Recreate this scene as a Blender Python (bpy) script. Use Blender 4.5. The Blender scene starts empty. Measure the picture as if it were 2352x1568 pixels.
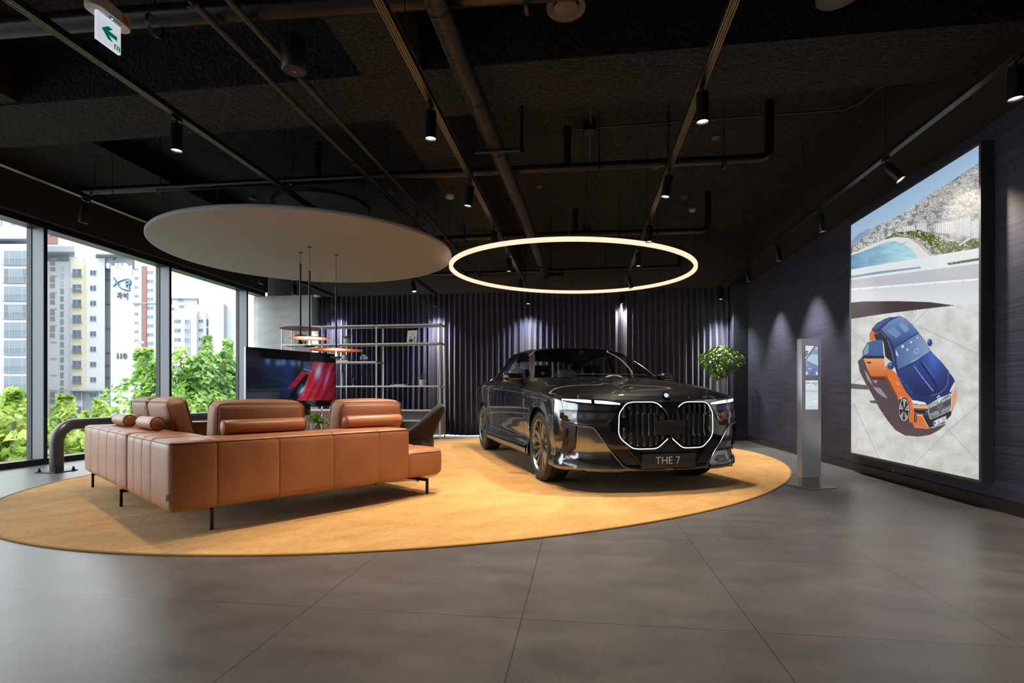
import bpy, bmesh, math, random
import numpy as np
from math import sin, cos, pi, radians, sqrt, atan2
from mathutils import Vector, Matrix, Euler
from mathutils.bvhtree import BVHTree

random.seed(7)
rng = np.random.RandomState(11)
sc = bpy.context.scene
COL = sc.collection

# ------------------------------------------------------------------ camera
F_PX, CX, HY, EYE = 1200.0, 1176.0, 905.0, 0.93
TH = math.atan((1335 - 1176) / F_PX)
cam_d = bpy.data.cameras.new('camera')
cam = bpy.data.objects.new('camera', cam_d)
COL.objects.link(cam)
cam.location = (0, 0, EYE)
cam.rotation_euler = (radians(90), 0, TH)
cam_d.sensor_width = 36.0
cam_d.lens = F_PX / 2352 * 36.0
cam_d.shift_y = (HY - 784) / 2352
cam_d.clip_start = 0.02
cam_d.clip_end = 600
sc.camera = cam

# ------------------------------------------------------------------ exposure, world, daylight
sc.view_settings.view_transform = 'Standard'
sc.view_settings.look = 'None'
sc.view_settings.exposure = 0.0
sc.view_settings.gamma = 1.0
sc.view_settings.use_curve_mapping = False
sc.cycles.max_bounces = 7
sc.cycles.diffuse_bounces = 3
sc.cycles.glossy_bounces = 4
sc.cycles.transmission_bounces = 4
sc.cycles.transparent_max_bounces = 12
sc.cycles.caustics_reflective = False
sc.cycles.caustics_refractive = False
sc.cycles.sample_clamp_indirect = 4.0
sc.cycles.use_denoising = True
sc.cycles.blur_glossy = 0.5

w = bpy.data.worlds.new('sky')
sc.world = w
w.use_nodes = True
nt = w.node_tree
nt.nodes.clear()
wo = nt.nodes.new('ShaderNodeOutputWorld')
bgn = nt.nodes.new('ShaderNodeBackground')
tc = nt.nodes.new('ShaderNodeTexCoord')
sx = nt.nodes.new('ShaderNodeSeparateXYZ')
rp = nt.nodes.new('ShaderNodeValToRGB')
rp.color_ramp.elements[0].position = 0.0
rp.color_ramp.elements[0].color = (0.80, 0.83, 0.88, 1)
rp.color_ramp.elements[1].position = 0.5
rp.color_ramp.elements[1].color = (0.90, 0.95, 1.0, 1)
nt.links.new(tc.outputs['Generated'], sx.inputs[0])
nt.links.new(sx.outputs['Z'], rp.inputs[0])
nt.links.new(rp.outputs[0], bgn.inputs['Color'])
bgn.inputs['Strength'].default_value = 5.0
nt.links.new(bgn.outputs[0], wo.inputs[0])

sun_d = bpy.data.lights.new('sun', 'SUN')
sun_d.energy = 1.0
sun_d.angle = radians(12)
sun_d.color = (1.0, 0.97, 0.92)
sun = bpy.data.objects.new('sun', sun_d)
COL.objects.link(sun)
# high, from behind this building's window side: lights the opposite facades and the tree crowns
sun.rotation_euler = Vector((-0.75, 0.55, -1.25)).to_track_quat('-Z', 'Y').to_euler()

# ------------------------------------------------------------------ helpers: pixels -> room
cTH, sTH = cos(TH), sin(TH)
def ray(px, py):
    xr = (px - CX) / F_PX
    return Vector((xr * cTH - sTH, cTH + xr * sTH, (HY - py) / F_PX))
def onz(px, py, z):
    r = ray(px, py); t = (z - EYE) / r.z
    return Vector((r.x * t, r.y * t, z))
def onx(px, py, X):
    r = ray(px, py); t = X / r.x
    return Vector((X, r.y * t, EYE + r.z * t))
def ony(px, py, Y):
    r = ray(px, py); t = Y / r.y
    return Vector((r.x * t, Y, EYE + r.z * t))
def ond(px, py, d):
    r = ray(px, py)
    return Vector((r.x * d, r.y * d, EYE + r.z * d))
def projv(P):
    P = np.asarray(P, float)
    d = -P[..., 0] * sTH + P[..., 1] * cTH
    u = P[..., 0] * cTH + P[..., 1] * sTH
    return CX + F_PX * u / d, HY - F_PX * (P[..., 2] - EYE) / d

# ------------------------------------------------------------------ helpers: materials
def srgb(r, g, b):
    f = lambda c: (c / 255 / 12.92) if c / 255 <= 0.04045 else ((c / 255 + 0.055) / 1.055) ** 2.4
    return (f(r), f(g), f(b), 1.0)

def mat(name, col=(0.5, 0.5, 0.5), rough=0.5, metal=0.0, emit=None, estr=0.0, coat=0.0, coat_rough=0.03,
        noise=None, bump=None, spec=0.5, trans=0.0, sheen=0.0, alpha=1.0, aniso=None):
    """noise=(scale, amount, detail, stretch xyz); bump=(scale, strength, distance, stretch xyz)"""
    m = bpy.data.materials.new(name)
    m.use_nodes = True
    n = m.node_tree.nodes
    l = m.node_tree.links
    b = n['Principled BSDF']
    c4 = (*col[:3], 1.0)
    b.inputs['Base Color'].default_value = c4
    b.inputs['Roughness'].default_value = rough
    b.inputs['Metallic'].default_value = metal
    b.inputs['Specular IOR Level'].default_value = spec
    b.inputs['Coat Weight'].default_value = coat
    b.inputs['Coat Roughness'].default_value = coat_rough
    b.inputs['Transmission Weight'].default_value = trans
    b.inputs['Sheen Weight'].default_value = sheen
    if emit is not None:
        b.inputs['Emission Color'].default_value = (*emit[:3], 1.0)
        b.inputs['Emission Strength'].default_value = estr
    tcn = None
    def tex(scale, detail, stretch):
        nonlocal tcn
        if tcn is None:
            tcn = n.new('ShaderNodeTexCoord')
        mp = n.new('ShaderNodeMapping')
        mp.inputs['Scale'].default_value = stretch
        l.new(tcn.outputs['Object'], mp.inputs['Vector'])
        t = n.new('ShaderNodeTexNoise')
        t.inputs['Scale'].default_value = scale
        t.inputs['Detail'].default_value = detail
        l.new(mp.outputs[0], t.inputs['Vector'])
        return t
    if noise:
        t = tex(noise[0], noise[2] if len(noise) > 2 else 4, noise[3] if len(noise) > 3 else (1, 1, 1))
        r = n.new('ShaderNodeValToRGB')
        a = noise[1]
        r.color_ramp.elements[0].position = 0.3
        r.color_ramp.elements[1].position = 0.7
        r.color_ramp.elements[0].color = (*[max(0, c * (1 - a)) for c in col[:3]], 1)
        r.color_ramp.elements[1].color = (*[min(1, c * (1 + a)) for c in col[:3]], 1)
        l.new(t.outputs['Fac'], r.inputs[0])
        l.new(r.outputs[0], b.inputs['Base Color'])
    if bump:
        t = tex(bump[0], 3, bump[3] if len(bump) > 3 else (1, 1, 1))
        bp = n.new('ShaderNodeBump')
        bp.inputs['Strength'].default_value = bump[1]
        bp.inputs['Distance'].default_value = bump[2]
        l.new(t.outputs['Fac'], bp.inputs['Height'])
        l.new(bp.outputs[0], b.inputs['Normal'])
    return m

def emission_mat(name, col, strength):
    m = bpy.data.materials.new(name)
    m.use_nodes = True
    n = m.node_tree.nodes
    n.clear()
    o = n.new('ShaderNodeOutputMaterial')
    e = n.new('ShaderNodeEmission')
    e.inputs[0].default_value = (*col[:3], 1)
    e.inputs[1].default_value = strength
    m.node_tree.links.new(e.outputs[0], o.inputs[0])
    return m

def glass_mat(name, tint=(0.95, 0.98, 0.98), rough=0.0, refl=1.0, ior=1.45):
    """thin sheet glass: clear (tinted) straight through, Fresnel mirror on top"""
    m = bpy.data.materials.new(name)
    m.use_nodes = True
    n = m.node_tree.nodes
    l = m.node_tree.links
    n.clear()
    o = n.new('ShaderNodeOutputMaterial')
    t = n.new('ShaderNodeBsdfTransparent')
    t.inputs[0].default_value = (*tint, 1)
    g = n.new('ShaderNodeBsdfGlossy')
    g.inputs['Roughness'].default_value = rough
    lw = n.new('ShaderNodeLayerWeight')
    lw.inputs[0].default_value = 0.5
    pw = n.new('ShaderNodeMath'); pw.operation = 'POWER'; pw.inputs[1].default_value = 5.0
    l.new(lw.outputs['Facing'], pw.inputs[0])
    f0 = ((ior - 1) / (ior + 1)) ** 2
    mu = n.new('ShaderNodeMath'); mu.operation = 'MULTIPLY_ADD'
    mu.inputs[1].default_value = (1 - f0) * refl
    mu.inputs[2].default_value = f0 * refl
    l.new(pw.outputs[0], mu.inputs[0])
    mx = n.new('ShaderNodeMixShader')
    l.new(mu.outputs[0], mx.inputs[0])
    l.new(t.outputs[0], mx.inputs[1])
    l.new(g.outputs[0], mx.inputs[2])
    l.new(mx.outputs[0], o.inputs[0])
    return m

def picture_mat(name, strength, rough=0.15, base=0.0):
    """colours of a printed / shown picture stored on the mesh, shining like a screen or a light box"""
    m = bpy.data.materials.new(name)
    m.use_nodes = True
    n = m.node_tree.nodes
    l = m.node_tree.links
    b = n['Principled BSDF']
    a = n.new('ShaderNodeAttribute')
    a.attribute_name = 'picture'
    b.inputs['Base Color'].default_value = (base, base, base, 1)
    b.inputs['Roughness'].default_value = rough
    if base > 0.5:
        l.new(a.outputs['Color'], b.inputs['Base Color'])
    else:
        l.new(a.outputs['Color'], b.inputs['Emission Color'])
        b.inputs['Emission Strength'].default_value = strength
    return m

# ------------------------------------------------------------------ helpers: meshes
def obj(name, bm, m, parent=None, smooth=True, angle=40, sub=0):
    me = bpy.data.meshes.new(name)
    bmesh.ops.recalc_face_normals(bm, faces=bm.faces)
    bm.to_mesh(me)
    bm.free()
    ms = m if isinstance(m, (list, tuple)) else [m]
    for x in ms:
        me.materials.append(x)
    if smooth:
        me.polygons.foreach_set('use_smooth', [True] * len(me.polygons))
        me.set_sharp_from_angle(angle=radians(angle))
    o = bpy.data.objects.new(name, me)
    COL.objects.link(o)
    if parent is not None:
        o.parent = parent
    if sub:
        s = o.modifiers.new('sub', 'SUBSURF')
        s.levels = s.render_levels = sub
    return o

def tag(o, label=None, cat=None, group=None, kind=None):
    if label: o['label'] = label
    if cat: o['category'] = cat
    if group: o['group'] = group
    if kind: o['kind'] = kind
    return o

def struct(name, bm, m, parent=None, **k):
    o = obj(name, bm, m, parent, **k)
    if parent is None: o['kind'] = 'structure'
    return o

def empty(name, loc=(0, 0, 0), rz=0.0, label=None, cat=None, group=None):
    o = bpy.data.objects.new(name, None)
    COL.objects.link(o)
    o.location = loc
    o.rotation_euler = (0, 0, rz)
    o.empty_display_size = 0.1
    return tag(o, label, cat, group)

def dup(root, loc=None, rz=None, label=None, group=None, parent=None):
    r = root.copy()
    COL.objects.link(r)
    if parent is not None: r.parent = parent
    if loc is not None: r.location = loc
    if rz is not None: r.rotation_euler = (0, 0, rz)
    if label: r['label'] = label
    if group: r['group'] = group
    for ch in list(root.children):
        c = ch.copy(); COL.objects.link(c); c.parent = r
        for g in ch.children:
            d = g.copy(); COL.objects.link(d); d.parent = c
    return r

def NB():
    return bmesh.new()

def box(bm, lo, hi, M=None, bev=0.0, seg=2, mi=0):
    lo = Vector(lo); hi = Vector(hi)
    c = (lo + hi) / 2; s = hi - lo
    r = bmesh.ops.create_cube(bm, size=1.0)
    vs = r['verts']
    bmesh.ops.scale(bm, vec=s, verts=vs)
    bmesh.ops.translate(bm, vec=c, verts=vs)
    fs = list({f for v in vs for f in v.link_faces})
    for f in fs: f.material_index = mi
    if bev > 0:
        es = list({e for v in vs for e in v.link_edges})
        rr = bmesh.ops.bevel(bm, geom=es, offset=min(bev, min(s) * 0.49), segments=seg, profile=0.5, affect='EDGES')
        vs = list({v for f in rr['faces'] for v in f.verts} | {v for v in vs if v.is_valid})
    if M is not None:
        bmesh.ops.transform(bm, matrix=M, verts=vs)
    return vs

def cyl(bm, p0, p1, r0, r1=None, n=16, caps=True, mi=0):
    p0 = Vector(p0); p1 = Vector(p1)
    if r1 is None: r1 = r0
    d = p1 - p0
    q = d.to_track_quat('Z', 'Y')
    a = []; b = []
    for i in range(n):
        t = 2 * pi * i / n
        v = Vector((cos(t), sin(t), 0))
        a.append(bm.verts.new(p0 + q @ (v * r0)))
        b.append(bm.verts.new(p1 + q @ (v * r1)))
    for i in range(n):
        f = bm.faces.new((a[i], a[(i + 1) % n], b[(i + 1) % n], b[i])); f.material_index = mi
    if caps:
        f = bm.faces.new(a[::-1]); f.material_index = mi
        f = bm.faces.new(b); f.material_index = mi
    return a + b

def tube(bm, pts, r, n=8, closed=False, caps=True, mi=0, flat=1.0):
    pts = [Vector(p) for p in pts]
    N = len(pts)
    rings = []
    up = None
    for i, p in enumerate(pts):
        if closed:
            t = pts[(i + 1) % N] - pts[i - 1]
        else:
            t = pts[min(i + 1, N - 1)] - pts[max(i - 1, 0)]
        if t.length < 1e-9: t = Vector((0, 0, 1))
        t.normalize()
        if up is None:
            up = Vector((0, 0, 1)) if abs(t.z) < 0.9 else Vector((1, 0, 0))
        s = t.cross(up)
        if s.length < 1e-6: s = t.cross(Vector((1, 0.3, 0)))
        s.normalize()
        u = s.cross(t); u.normalize()
        up = u
        rr = r[i] if isinstance(r, (list, tuple)) else r
        rings.append([bm.verts.new(p + s * (cos(2 * pi * k / n) * rr) + u * (sin(2 * pi * k / n) * rr * flat)) for k in range(n)])
    for i in range(N if closed else N - 1):
        A = rings[i]; B = rings[(i + 1) % N]
        for k in range(n):
            f = bm.faces.new((A[k], A[(k + 1) % n], B[(k + 1) % n], B[k])); f.material_index = mi
    if caps and not closed:
        f = bm.faces.new(rings[0][::-1]); f.material_index = mi
        f = bm.faces.new(rings[-1]); f.material_index = mi

def lathe(bm, prof, n=32, c=(0, 0, 0), M=None, mi=0, a0=0.0):
    """prof: (r, z) list, from bottom to top"""
    c = Vector(c)
    rings = []
    new = []
    for r, z in prof:
        if r < 1e-6:
            v = bm.verts.new(c + Vector((0, 0, z))); rings.append([v]); new.append(v)
        else:
            R = [bm.verts.new(c + Vector((r * cos(a0 + 2 * pi * k / n), r * sin(a0 + 2 * pi * k / n), z))) for k in range(n)]
            rings.append(R); new += R
    for A, B in zip(rings[:-1], rings[1:]):
        for k in range(n):
            a, b = A[k % len(A)], A[(k + 1) % len(A)]
            c_, d = B[(k + 1) % len(B)], B[k % len(B)]
            vs = []
            for v in (a, b, c_, d):
                if v not in vs: vs.append(v)
            if len(vs) > 2:
                f = bm.faces.new(vs); f.material_index = mi
    if M is not None:
        bmesh.ops.transform(bm, matrix=M, verts=new)
    return new

def prism(bm, poly, z0, z1, M=None, mi=0):
    a = [bm.verts.new((x, y, z0)) for x, y in poly]
    b = [bm.verts.new((x, y, z1)) for x, y in poly]
    n = len(poly)
    f = bm.faces.new(a[::-1]); f.material_index = mi
    f = bm.faces.new(b); f.material_index = mi
    for i in range(n):
        f = bm.faces.new((a[i], a[(i + 1) % n], b[(i + 1) % n], b[i])); f.material_index = mi
    if M is not None:
        bmesh.ops.transform(bm, matrix=M, verts=a + b)
    return a + b

def grid(bm, P, closed_u=False, mi=0, mask=None):
    """P: array [nu][nv] of 3D points"""
    nu, nv = len(P), len(P[0])
    V = [[bm.verts.new(P[i][j]) for j in range(nv)] for i in range(nu)]
    for i in range(nu if closed_u else nu - 1):
        for j in range(nv - 1):
            if mask is not None and not mask(i, j): continue
            f = bm.faces.new((V[i][j], V[(i + 1) % nu][j], V[(i + 1) % nu][j + 1], V[i][j + 1]))
            f.material_index = mi
    return V

def shell(o, t, offset=-1.0):
    s = o.modifiers.new('thickness', 'SOLIDIFY')
    s.thickness = t
    s.offset = offset
    return o

def bar(bm, p0, p1, w, h, mi=0):
    """rectangular bar from p0 to p1, w across (horizontal), h along up"""
    p0 = Vector(p0); p1 = Vector(p1)
    t = (p1 - p0).normalized()
    up = Vector((0, 0, 1)) if abs(t.z) < 0.95 else Vector((1, 0, 0))
    s = t.cross(up).normalized(); u = s.cross(t).normalized()
    V = []
    for p in (p0, p1):
        for a, b in ((-1, -1), (1, -1), (1, 1), (-1, 1)):
            V.append(bm.verts.new(p + s * (a * w / 2) + u * (b * h / 2)))
    for f in ((0, 1, 2, 3), (7, 6, 5, 4), (0, 4, 5, 1), (1, 5, 6, 2), (2, 6, 7, 3), (3, 7, 4, 0)):
        ff = bm.faces.new([V[i] for i in f]); ff.material_index = mi

def text_mesh(txt, size, extrude=0.002, spacing=1.0, offset=0.0, narrow=1.0, align='CENTER'):
    """letters as a bmesh in the local xy plane"""
    cu = bpy.data.curves.new('txt', 'FONT')
    cu.body = txt
    cu.size = size
    cu.extrude = extrude
    cu.offset = offset
    cu.align_x = align
    cu.align_y = 'CENTER'
    cu.space_character = spacing
    cu.resolution_u = 3
    o = bpy.data.objects.new('txt', cu)
    COL.objects.link(o)
    dg = bpy.context.evaluated_depsgraph_get()
    dg.update()
    me = bpy.data.meshes.new_from_object(o.evaluated_get(dg))
    bm = bmesh.new()
    bm.from_mesh(me)
    bpy.data.objects.remove(o)
    bpy.data.curves.remove(cu)
    bpy.data.meshes.remove(me)
    if narrow != 1.0:
        bmesh.ops.scale(bm, vec=(narrow, 1, 1), verts=bm.verts)
    return bm

def basis(origin, xa, ya):
    """matrix whose x,y axes are xa, ya"""
    xa = Vector(xa).normalized(); ya = Vector(ya).normalized()
    za = xa.cross(ya).normalized(); ya = za.cross(xa)
    M = Matrix((xa, ya, za)).transposed().to_4x4()
    M.translation = Vector(origin)
    return M

def picture(name, P, C, m, parent=None):
    """a flat picture: grid P [nu,nv,3] with sRGB colours C [nu,nv,3] (0..255)"""
    nu, nv, _ = P.shape
    me = bpy.data.meshes.new(name)
    me.vertices.add(nu * nv)
    me.vertices.foreach_set('co', P.reshape(-1).astype(np.float32))
    idx = np.arange(nu * nv).reshape(nu, nv)
    q = np.stack([idx[:-1, :-1], idx[1:, :-1], idx[1:, 1:], idx[:-1, 1:]], -1).reshape(-1, 4)
    me.loops.add(q.size)
    me.loops.foreach_set('vertex_index', q.reshape(-1).astype(np.int32))
    me.polygons.add(len(q))
    me.polygons.foreach_set('loop_start', (np.arange(len(q)) * 4).astype(np.int32))
    me.update(calc_edges=True)
    me.validate()
    c = np.clip(C.reshape(-1, 3) / 255.0, 0, 1)
    lin = np.where(c <= 0.04045, c / 12.92, ((c + 0.055) / 1.055) ** 2.4)
    a = me.color_attributes.new('picture', 'FLOAT_COLOR', 'POINT')
    a.data.foreach_set('color', np.c_[lin, np.ones(len(lin))].astype(np.float32).reshape(-1))
    me.materials.append(m)
    o = bpy.data.objects.new(name, me)
    COL.objects.link(o)
    if parent is not None: o.parent = parent
    return o

def inpoly(X, Y, poly):
    r = np.zeros(X.shape, bool)
    n = len(poly)
    for i in range(n):
        x0, y0 = poly[i]; x1, y1 = poly[(i + 1) % n]
        if y0 == y1: continue
        c = ((y0 > Y) != (y1 > Y)) & (X < (x1 - x0) * (Y - y0) / (y1 - y0) + x0)
        r ^= c
    return r
def nearline(X, Y, pts, w):
    r = np.zeros(X.shape, bool)
    for (x0, y0), (x1, y1) in zip(pts[:-1], pts[1:]):
        dx, dy = x1 - x0, y1 - y0
        t = np.clip(((X - x0) * dx + (Y - y0) * dy) / max(1e-9, dx * dx + dy * dy), 0, 1)
        r |= (X - x0 - t * dx) ** 2 + (Y - y0 - t * dy) ** 2 < (w / 2) ** 2
    return r
def vnoise(X, Y, sx, sy, seed=0):
    """smooth value noise 0..1"""
    R = np.random.RandomState(seed).rand(128, 128)
    u = X / sx; v = Y / sy
    i = np.floor(u).astype(int); j = np.floor(v).astype(int)
    fu = u - i; fv = v - j
    fu = fu * fu * (3 - 2 * fu); fv = fv * fv * (3 - 2 * fv)
    g = lambda a, b: R[a % 128, b % 128]
    return (g(i, j) * (1 - fu) + g(i + 1, j) * fu) * (1 - fv) + (g(i, j + 1) * (1 - fu) + g(i + 1, j + 1) * fu) * fv

# ------------------------------------------------------------------ shared materials
M_black = mat('black_satin', (0.012, 0.012, 0.014), 0.4)
M_blackmet = mat('black_powder_coat', (0.02, 0.02, 0.022), 0.38, 0.3)
M_steel = mat('brushed_steel', (0.45, 0.45, 0.46), 0.3, 1.0, bump=(300, 0.05, 0.002, (1, 1, 0.02)))
M_chrome = mat('bright_trim', (0.75, 0.75, 0.76), 0.12, 1.0)
M_white = mat('white_paint', (0.75, 0.75, 0.74), 0.5)
M_leaf = mat('leaf_green', (0.10, 0.26, 0.035), 0.45, noise=(6, 0.6, 2), spec=0.4)
M_lamp = emission_mat('lamp_glow', (1.0, 0.80, 0.62), 14.0)
# =====================================================================================
# ROOM SHELL
# =====================================================================================
XW, XE, YN, YS = -7.15, 3.30, 11.30, -5.0      # window wall, poster wall, curtain wall, wall behind the camera
JX0, JY0 = -0.245, 2.15
ZC, ZS = 4.12, 3.14                            # slab, soffit line

def floor_material():
    m = mat('porcelain_tile', (0.13, 0.12, 0.115), 0.38, spec=.75)
    n = m.node_tree.nodes; l = m.node_tree.links
    b = n['Principled BSDF']
    tcn = n.new('ShaderNodeTexCoord')
    def N(scale, det, st=(1, 1, 1), rough=0.5):
        mp = n.new('ShaderNodeMapping'); mp.inputs['Scale'].default_value = st
        l.new(tcn.outputs['Object'], mp.inputs[0])
        t = n.new('ShaderNodeTexNoise'); t.inputs['Scale'].default_value = scale; t.inputs['Detail'].default_value = det
        t.inputs['Roughness'].default_value = rough
        l.new(mp.outputs[0], t.inputs['Vector'])
        return t
    big = N(2.6, 9, (1, 1.8, 1), 0.68)
    r = n.new('ShaderNodeValToRGB')
    r.color_ramp.elements[0].position = 0.3; r.color_ramp.elements[1].position = 0.72
    r.color_ramp.elements[0].color = (0.070, 0.067, 0.068, 1)
    r.color_ramp.elements[1].color = (0.125, 0.117, 0.115, 1)
    l.new(big.outputs['Fac'], r.inputs[0])
    # pale and dark grit in the porcelain
    sp = N(150, 2)
    rs = n.new('ShaderNodeValToRGB')
    rs.color_ramp.elements[0].position = 0.68; rs.color_ramp.elements[1].position = 0.73
    rs.color_ramp.elements[0].color = (0, 0, 0, 1); rs.color_ramp.elements[1].color = (1, 1, 1, 1)
    l.new(sp.outputs['Fac'], rs.inputs[0])
    mx = n.new('ShaderNodeMix'); mx.data_type = 'RGBA'
    l.new(rs.outputs[0], mx.inputs['Factor'])
    l.new(r.outputs[0], mx.inputs[6]); mx.inputs[7].default_value = (0.32, 0.30, 0.28, 1)
    sp2 = N(60, 1, (1, 1, 1)); 
    rs2 = n.new('ShaderNodeValToRGB')
    rs2.color_ramp.elements[0].position = 0.22; rs2.color_ramp.elements[1].position = 0.26
    rs2.color_ramp.elements[0].color = (0, 0, 0, 1); rs2.color_ramp.elements[1].color = (0, 0, 0, 1)
    l.new(sp2.outputs['Fac'], rs2.inputs[0])
    mx1 = n.new('ShaderNodeMix'); mx1.data_type = 'RGBA'
    l.new(rs2.outputs[0], mx1.inputs['Factor'])
    l.new(mx.outputs[2], mx1.inputs[6]); mx1.inputs[7].default_value = (0.04, 0.035, 0.035, 1)
    # joints of the slabs
    sep = n.new('ShaderNodeSeparateXYZ'); l.new(tcn.outputs['Object'], sep.inputs[0])
    def joint(ax, off, step):
        a = n.new('ShaderNodeMath'); a.operation = 'ADD'; a.inputs[1].default_value = -off
        l.new(sep.outputs[ax], a.inputs[0])
        p = n.new('ShaderNodeMath'); p.operation = 'PINGPONG'; p.inputs[1].default_value = step / 2
        l.new(a.outputs[0], p.inputs[0])
        c = n.new('ShaderNodeMath'); c.operation = 'LESS_THAN'; c.inputs[1].default_value = 0.0022
        l.new(p.outputs[0], c.inputs[0])
        return c
    jx = joint("X", JX0, 0.93); jy = joint("Y", JY0, 0.93)
    mxj = n.new('ShaderNodeMath'); mxj.operation = 'MAXIMUM'
    l.new(jx.outputs[0], mxj.inputs[0]); l.new(jy.outputs[0], mxj.inputs[1])
    mx2 = n.new('ShaderNodeMix'); mx2.data_type = 'RGBA'
    l.new(mxj.outputs[0], mx2.inputs['Factor'])
    l.new(mx1.outputs[2], mx2.inputs[6]); mx2.inputs[7].default_value = (0.035, 0.032, 0.032, 1)
    l.new(mx2.outputs[2], b.inputs['Base Color'])
    rr = n.new('ShaderNodeMapRange')
    rr.inputs[3].default_value = 0.27; rr.inputs[4].default_value = 0.42
    l.new(big.outputs['Fac'], rr.inputs[0]); l.new(rr.outputs[0], b.inputs['Roughness'])
    bp = n.new('ShaderNodeBump'); bp.inputs['Strength'].default_value = 0.12; bp.inputs['Distance'].default_value = 0.004
    l.new(N(28, 4).outputs['Fac'], bp.inputs['Height']); l.new(bp.outputs[0], b.inputs['Normal'])
    return m
M_floor = floor_material()
M_ceil = mat('sprayed_ceiling', (0.020, 0.0205, 0.0225), 0.9, noise=(38, 0.95, 4), bump=(28, 1.0, 0.07))
M_fascia = mat('dark_paint', (0.030, 0.031, 0.033), 0.55)
M_fascia_e = mat('dark_brown_paint', (0.036, 0.032, 0.028), 0.6)
M_navy = mat('navy_grasscloth', (0.036, 0.038, 0.064), 0.55, noise=(30, 0.55, 6, (0.04, 0.04, 2.2)), bump=(60, 0.35, 0.003, (0.03, 0.03, 2.5)))
M_conc = mat('pale_concrete', (0.58, 0.59, 0.60), 0.7, noise=(3, 0.12, 6, (1, 1, 2.5)))
M_back = mat('grey_wall', (0.48, 0.47, 0.46), 0.7)
M_alu = mat('grey_aluminium', (0.17, 0.18, 0.195), 0.42, 0.35)
M_frameblk = mat('black_window_frame', (0.012, 0.013, 0.015), 0.4)
M_glass = glass_mat('window_glass', (0.97, 0.99, 0.985), refl=0.8)
M_skirt = mat('bronze_skirting', (0.06, 0.05, 0.045), 0.35, 0.6)

bm = NB(); box(bm, (XW - .4, YS - .3, -.25), (XE + .3, YN + .6, 0)); struct('floor', bm, M_floor, smooth=False)
bm = NB(); box(bm, (XW - .4, YS - .3, ZC), (XE + .3, YN + .6, ZC + .3)); struct('ceiling', bm, M_ceil, smooth=False)
bm = NB()
box(bm, (XW, 4.18, 3.6), (XE, 4.9, ZC + .05)); struct('trim_1', bm, M_ceil, smooth=False)
bm = NB()
box(bm, (-1.82, YS, 3.602), (-1.3, YN, ZC + .05)); struct('trim_2', bm, M_ceil, smooth=False)
bm = NB()
box(bm, (XW, YS, 3.62), (-5.14, 4.7, ZC + .05)); box(bm, (XW, 4.7, 3.86), (-5.64, YN, ZC + .05)); struct('trim_3', bm, M_ceil, smooth=False)
# far bulkhead over the curtain; the ring's glow on it is put into a lighter colour
bm = NB(); box(bm, (XW, 11.16, ZS), (XE, YN + .3, ZC + .05)); struct('wall_back_upper', bm, mat('bulkhead_lit_paint', (.060, .056, .053), .6), smooth=False)
bm = NB(); box(bm, (XW, YN + .25, 0), (XE, YN + .5, ZC)); struct('wall_back', bm, M_back, smooth=False)
bm = NB(); box(bm, (XW - .3, YS - .2, 0), (XE + .2, YS, ZC)); struct('wall_front', bm, M_back, smooth=False)
# east wall: navy panels to 3.14 m, dark paint over
bm = NB()
seams = [-5, -3.4, -1.8, -.2, 1.3, 2.8, 4.3, 5.8, 7.27, 8.26, 9.29, 10.27, YN + .3]
for a, b in zip(seams[:-1], seams[1:]):
    box(bm, (XE, a + .0015, 0.10), (XE + .03, b - .0015, ZS - .004))
struct('wall_right', bm, M_navy, smooth=False)
bm = NB(); box(bm, (XE + .02, YS - .2, 0), (XE + .25, YN + .5, ZS)); box(bm, (XE, YS, ZS), (XE + .25, YN, ZC + .05)); struct('wall_right_upper', bm, M_fascia_e, smooth=False)
bm = NB(); box(bm, (XE - .012, YS, 0), (XE + .02, 10.95, .095)); box(bm, (3.0, 10.93, 0), (XE, 10.95, .095)); struct('baseboard_right', bm, M_skirt, smooth=False)
bm = NB(); box(bm, (3.02, 10.95, 0), (XE + .01, YN + .3, ZS)); struct('trim_4', bm, M_navy, smooth=False)
# pale concrete column at the window end of the curtain wall
xa = ony(645, 700, 10.95).x; xb = ony(716, 700, 10.95).x
bm = NB(); box(bm, (XW - .2, 10.95, 0), (xb, YN + .3, ZS)); struct('trim_5', bm, M_conc, smooth=False)
# window wall: fascia, sill, mullions
XG, XI = -7.25, -7.06
bm = NB(); box(bm, (XG - .25, YS, 3.215), (-7.0, 10.95, ZC + .05)); struct('wall_left', bm, M_fascia, smooth=False)
bm = NB(); box(bm, (-7.008, YS, 3.212), (-6.996, 10.95, 3.222)); struct('trim_6', bm, M_alu, smooth=False)
MY = [onx(104, 700, XI).y, onx(391, 700, XI).y, onx(568, 750, XI).y]
step = (MY[2] - MY[0]) / 2
edges = [MY[0] - step * k for k in range(5, 0, -1)] + MY + [10.95]
m_i = 0
for i, (a, b) in enumerate(zip(edges[:-1], edges[1:])):
    bm = NB()
    box(bm, (XG - .03, a, 0.0), (XI, b, .075)); box(bm, (XG - .03, a, 3.13), (XI, b, 3.22))
    win = struct('window_%d' % (i + 1), bm, M_frameblk, smooth=False)
    bm = NB(); box(bm, (XG - .01, a + .02, .07), (XG, b - .02, 3.14)); obj('pane', bm, M_glass, win, smooth=False)
    if i < len(edges) - 2:
        bm = NB(); box(bm, (XG, b - .022, .075), (XI - .004, b + .018, 3.13)); obj('mullion', bm, M_alu, win, smooth=False)
        bm = NB(); box(bm, (XI - .006, b - .024, .0), (XI + .006, b + .024, 3.2)); box(bm, (XG - .06, b - .03, .0), (XG + .012, b + .026, 3.2)); obj('mullion_cap', bm, M_frameblk, win, smooth=False)
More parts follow.
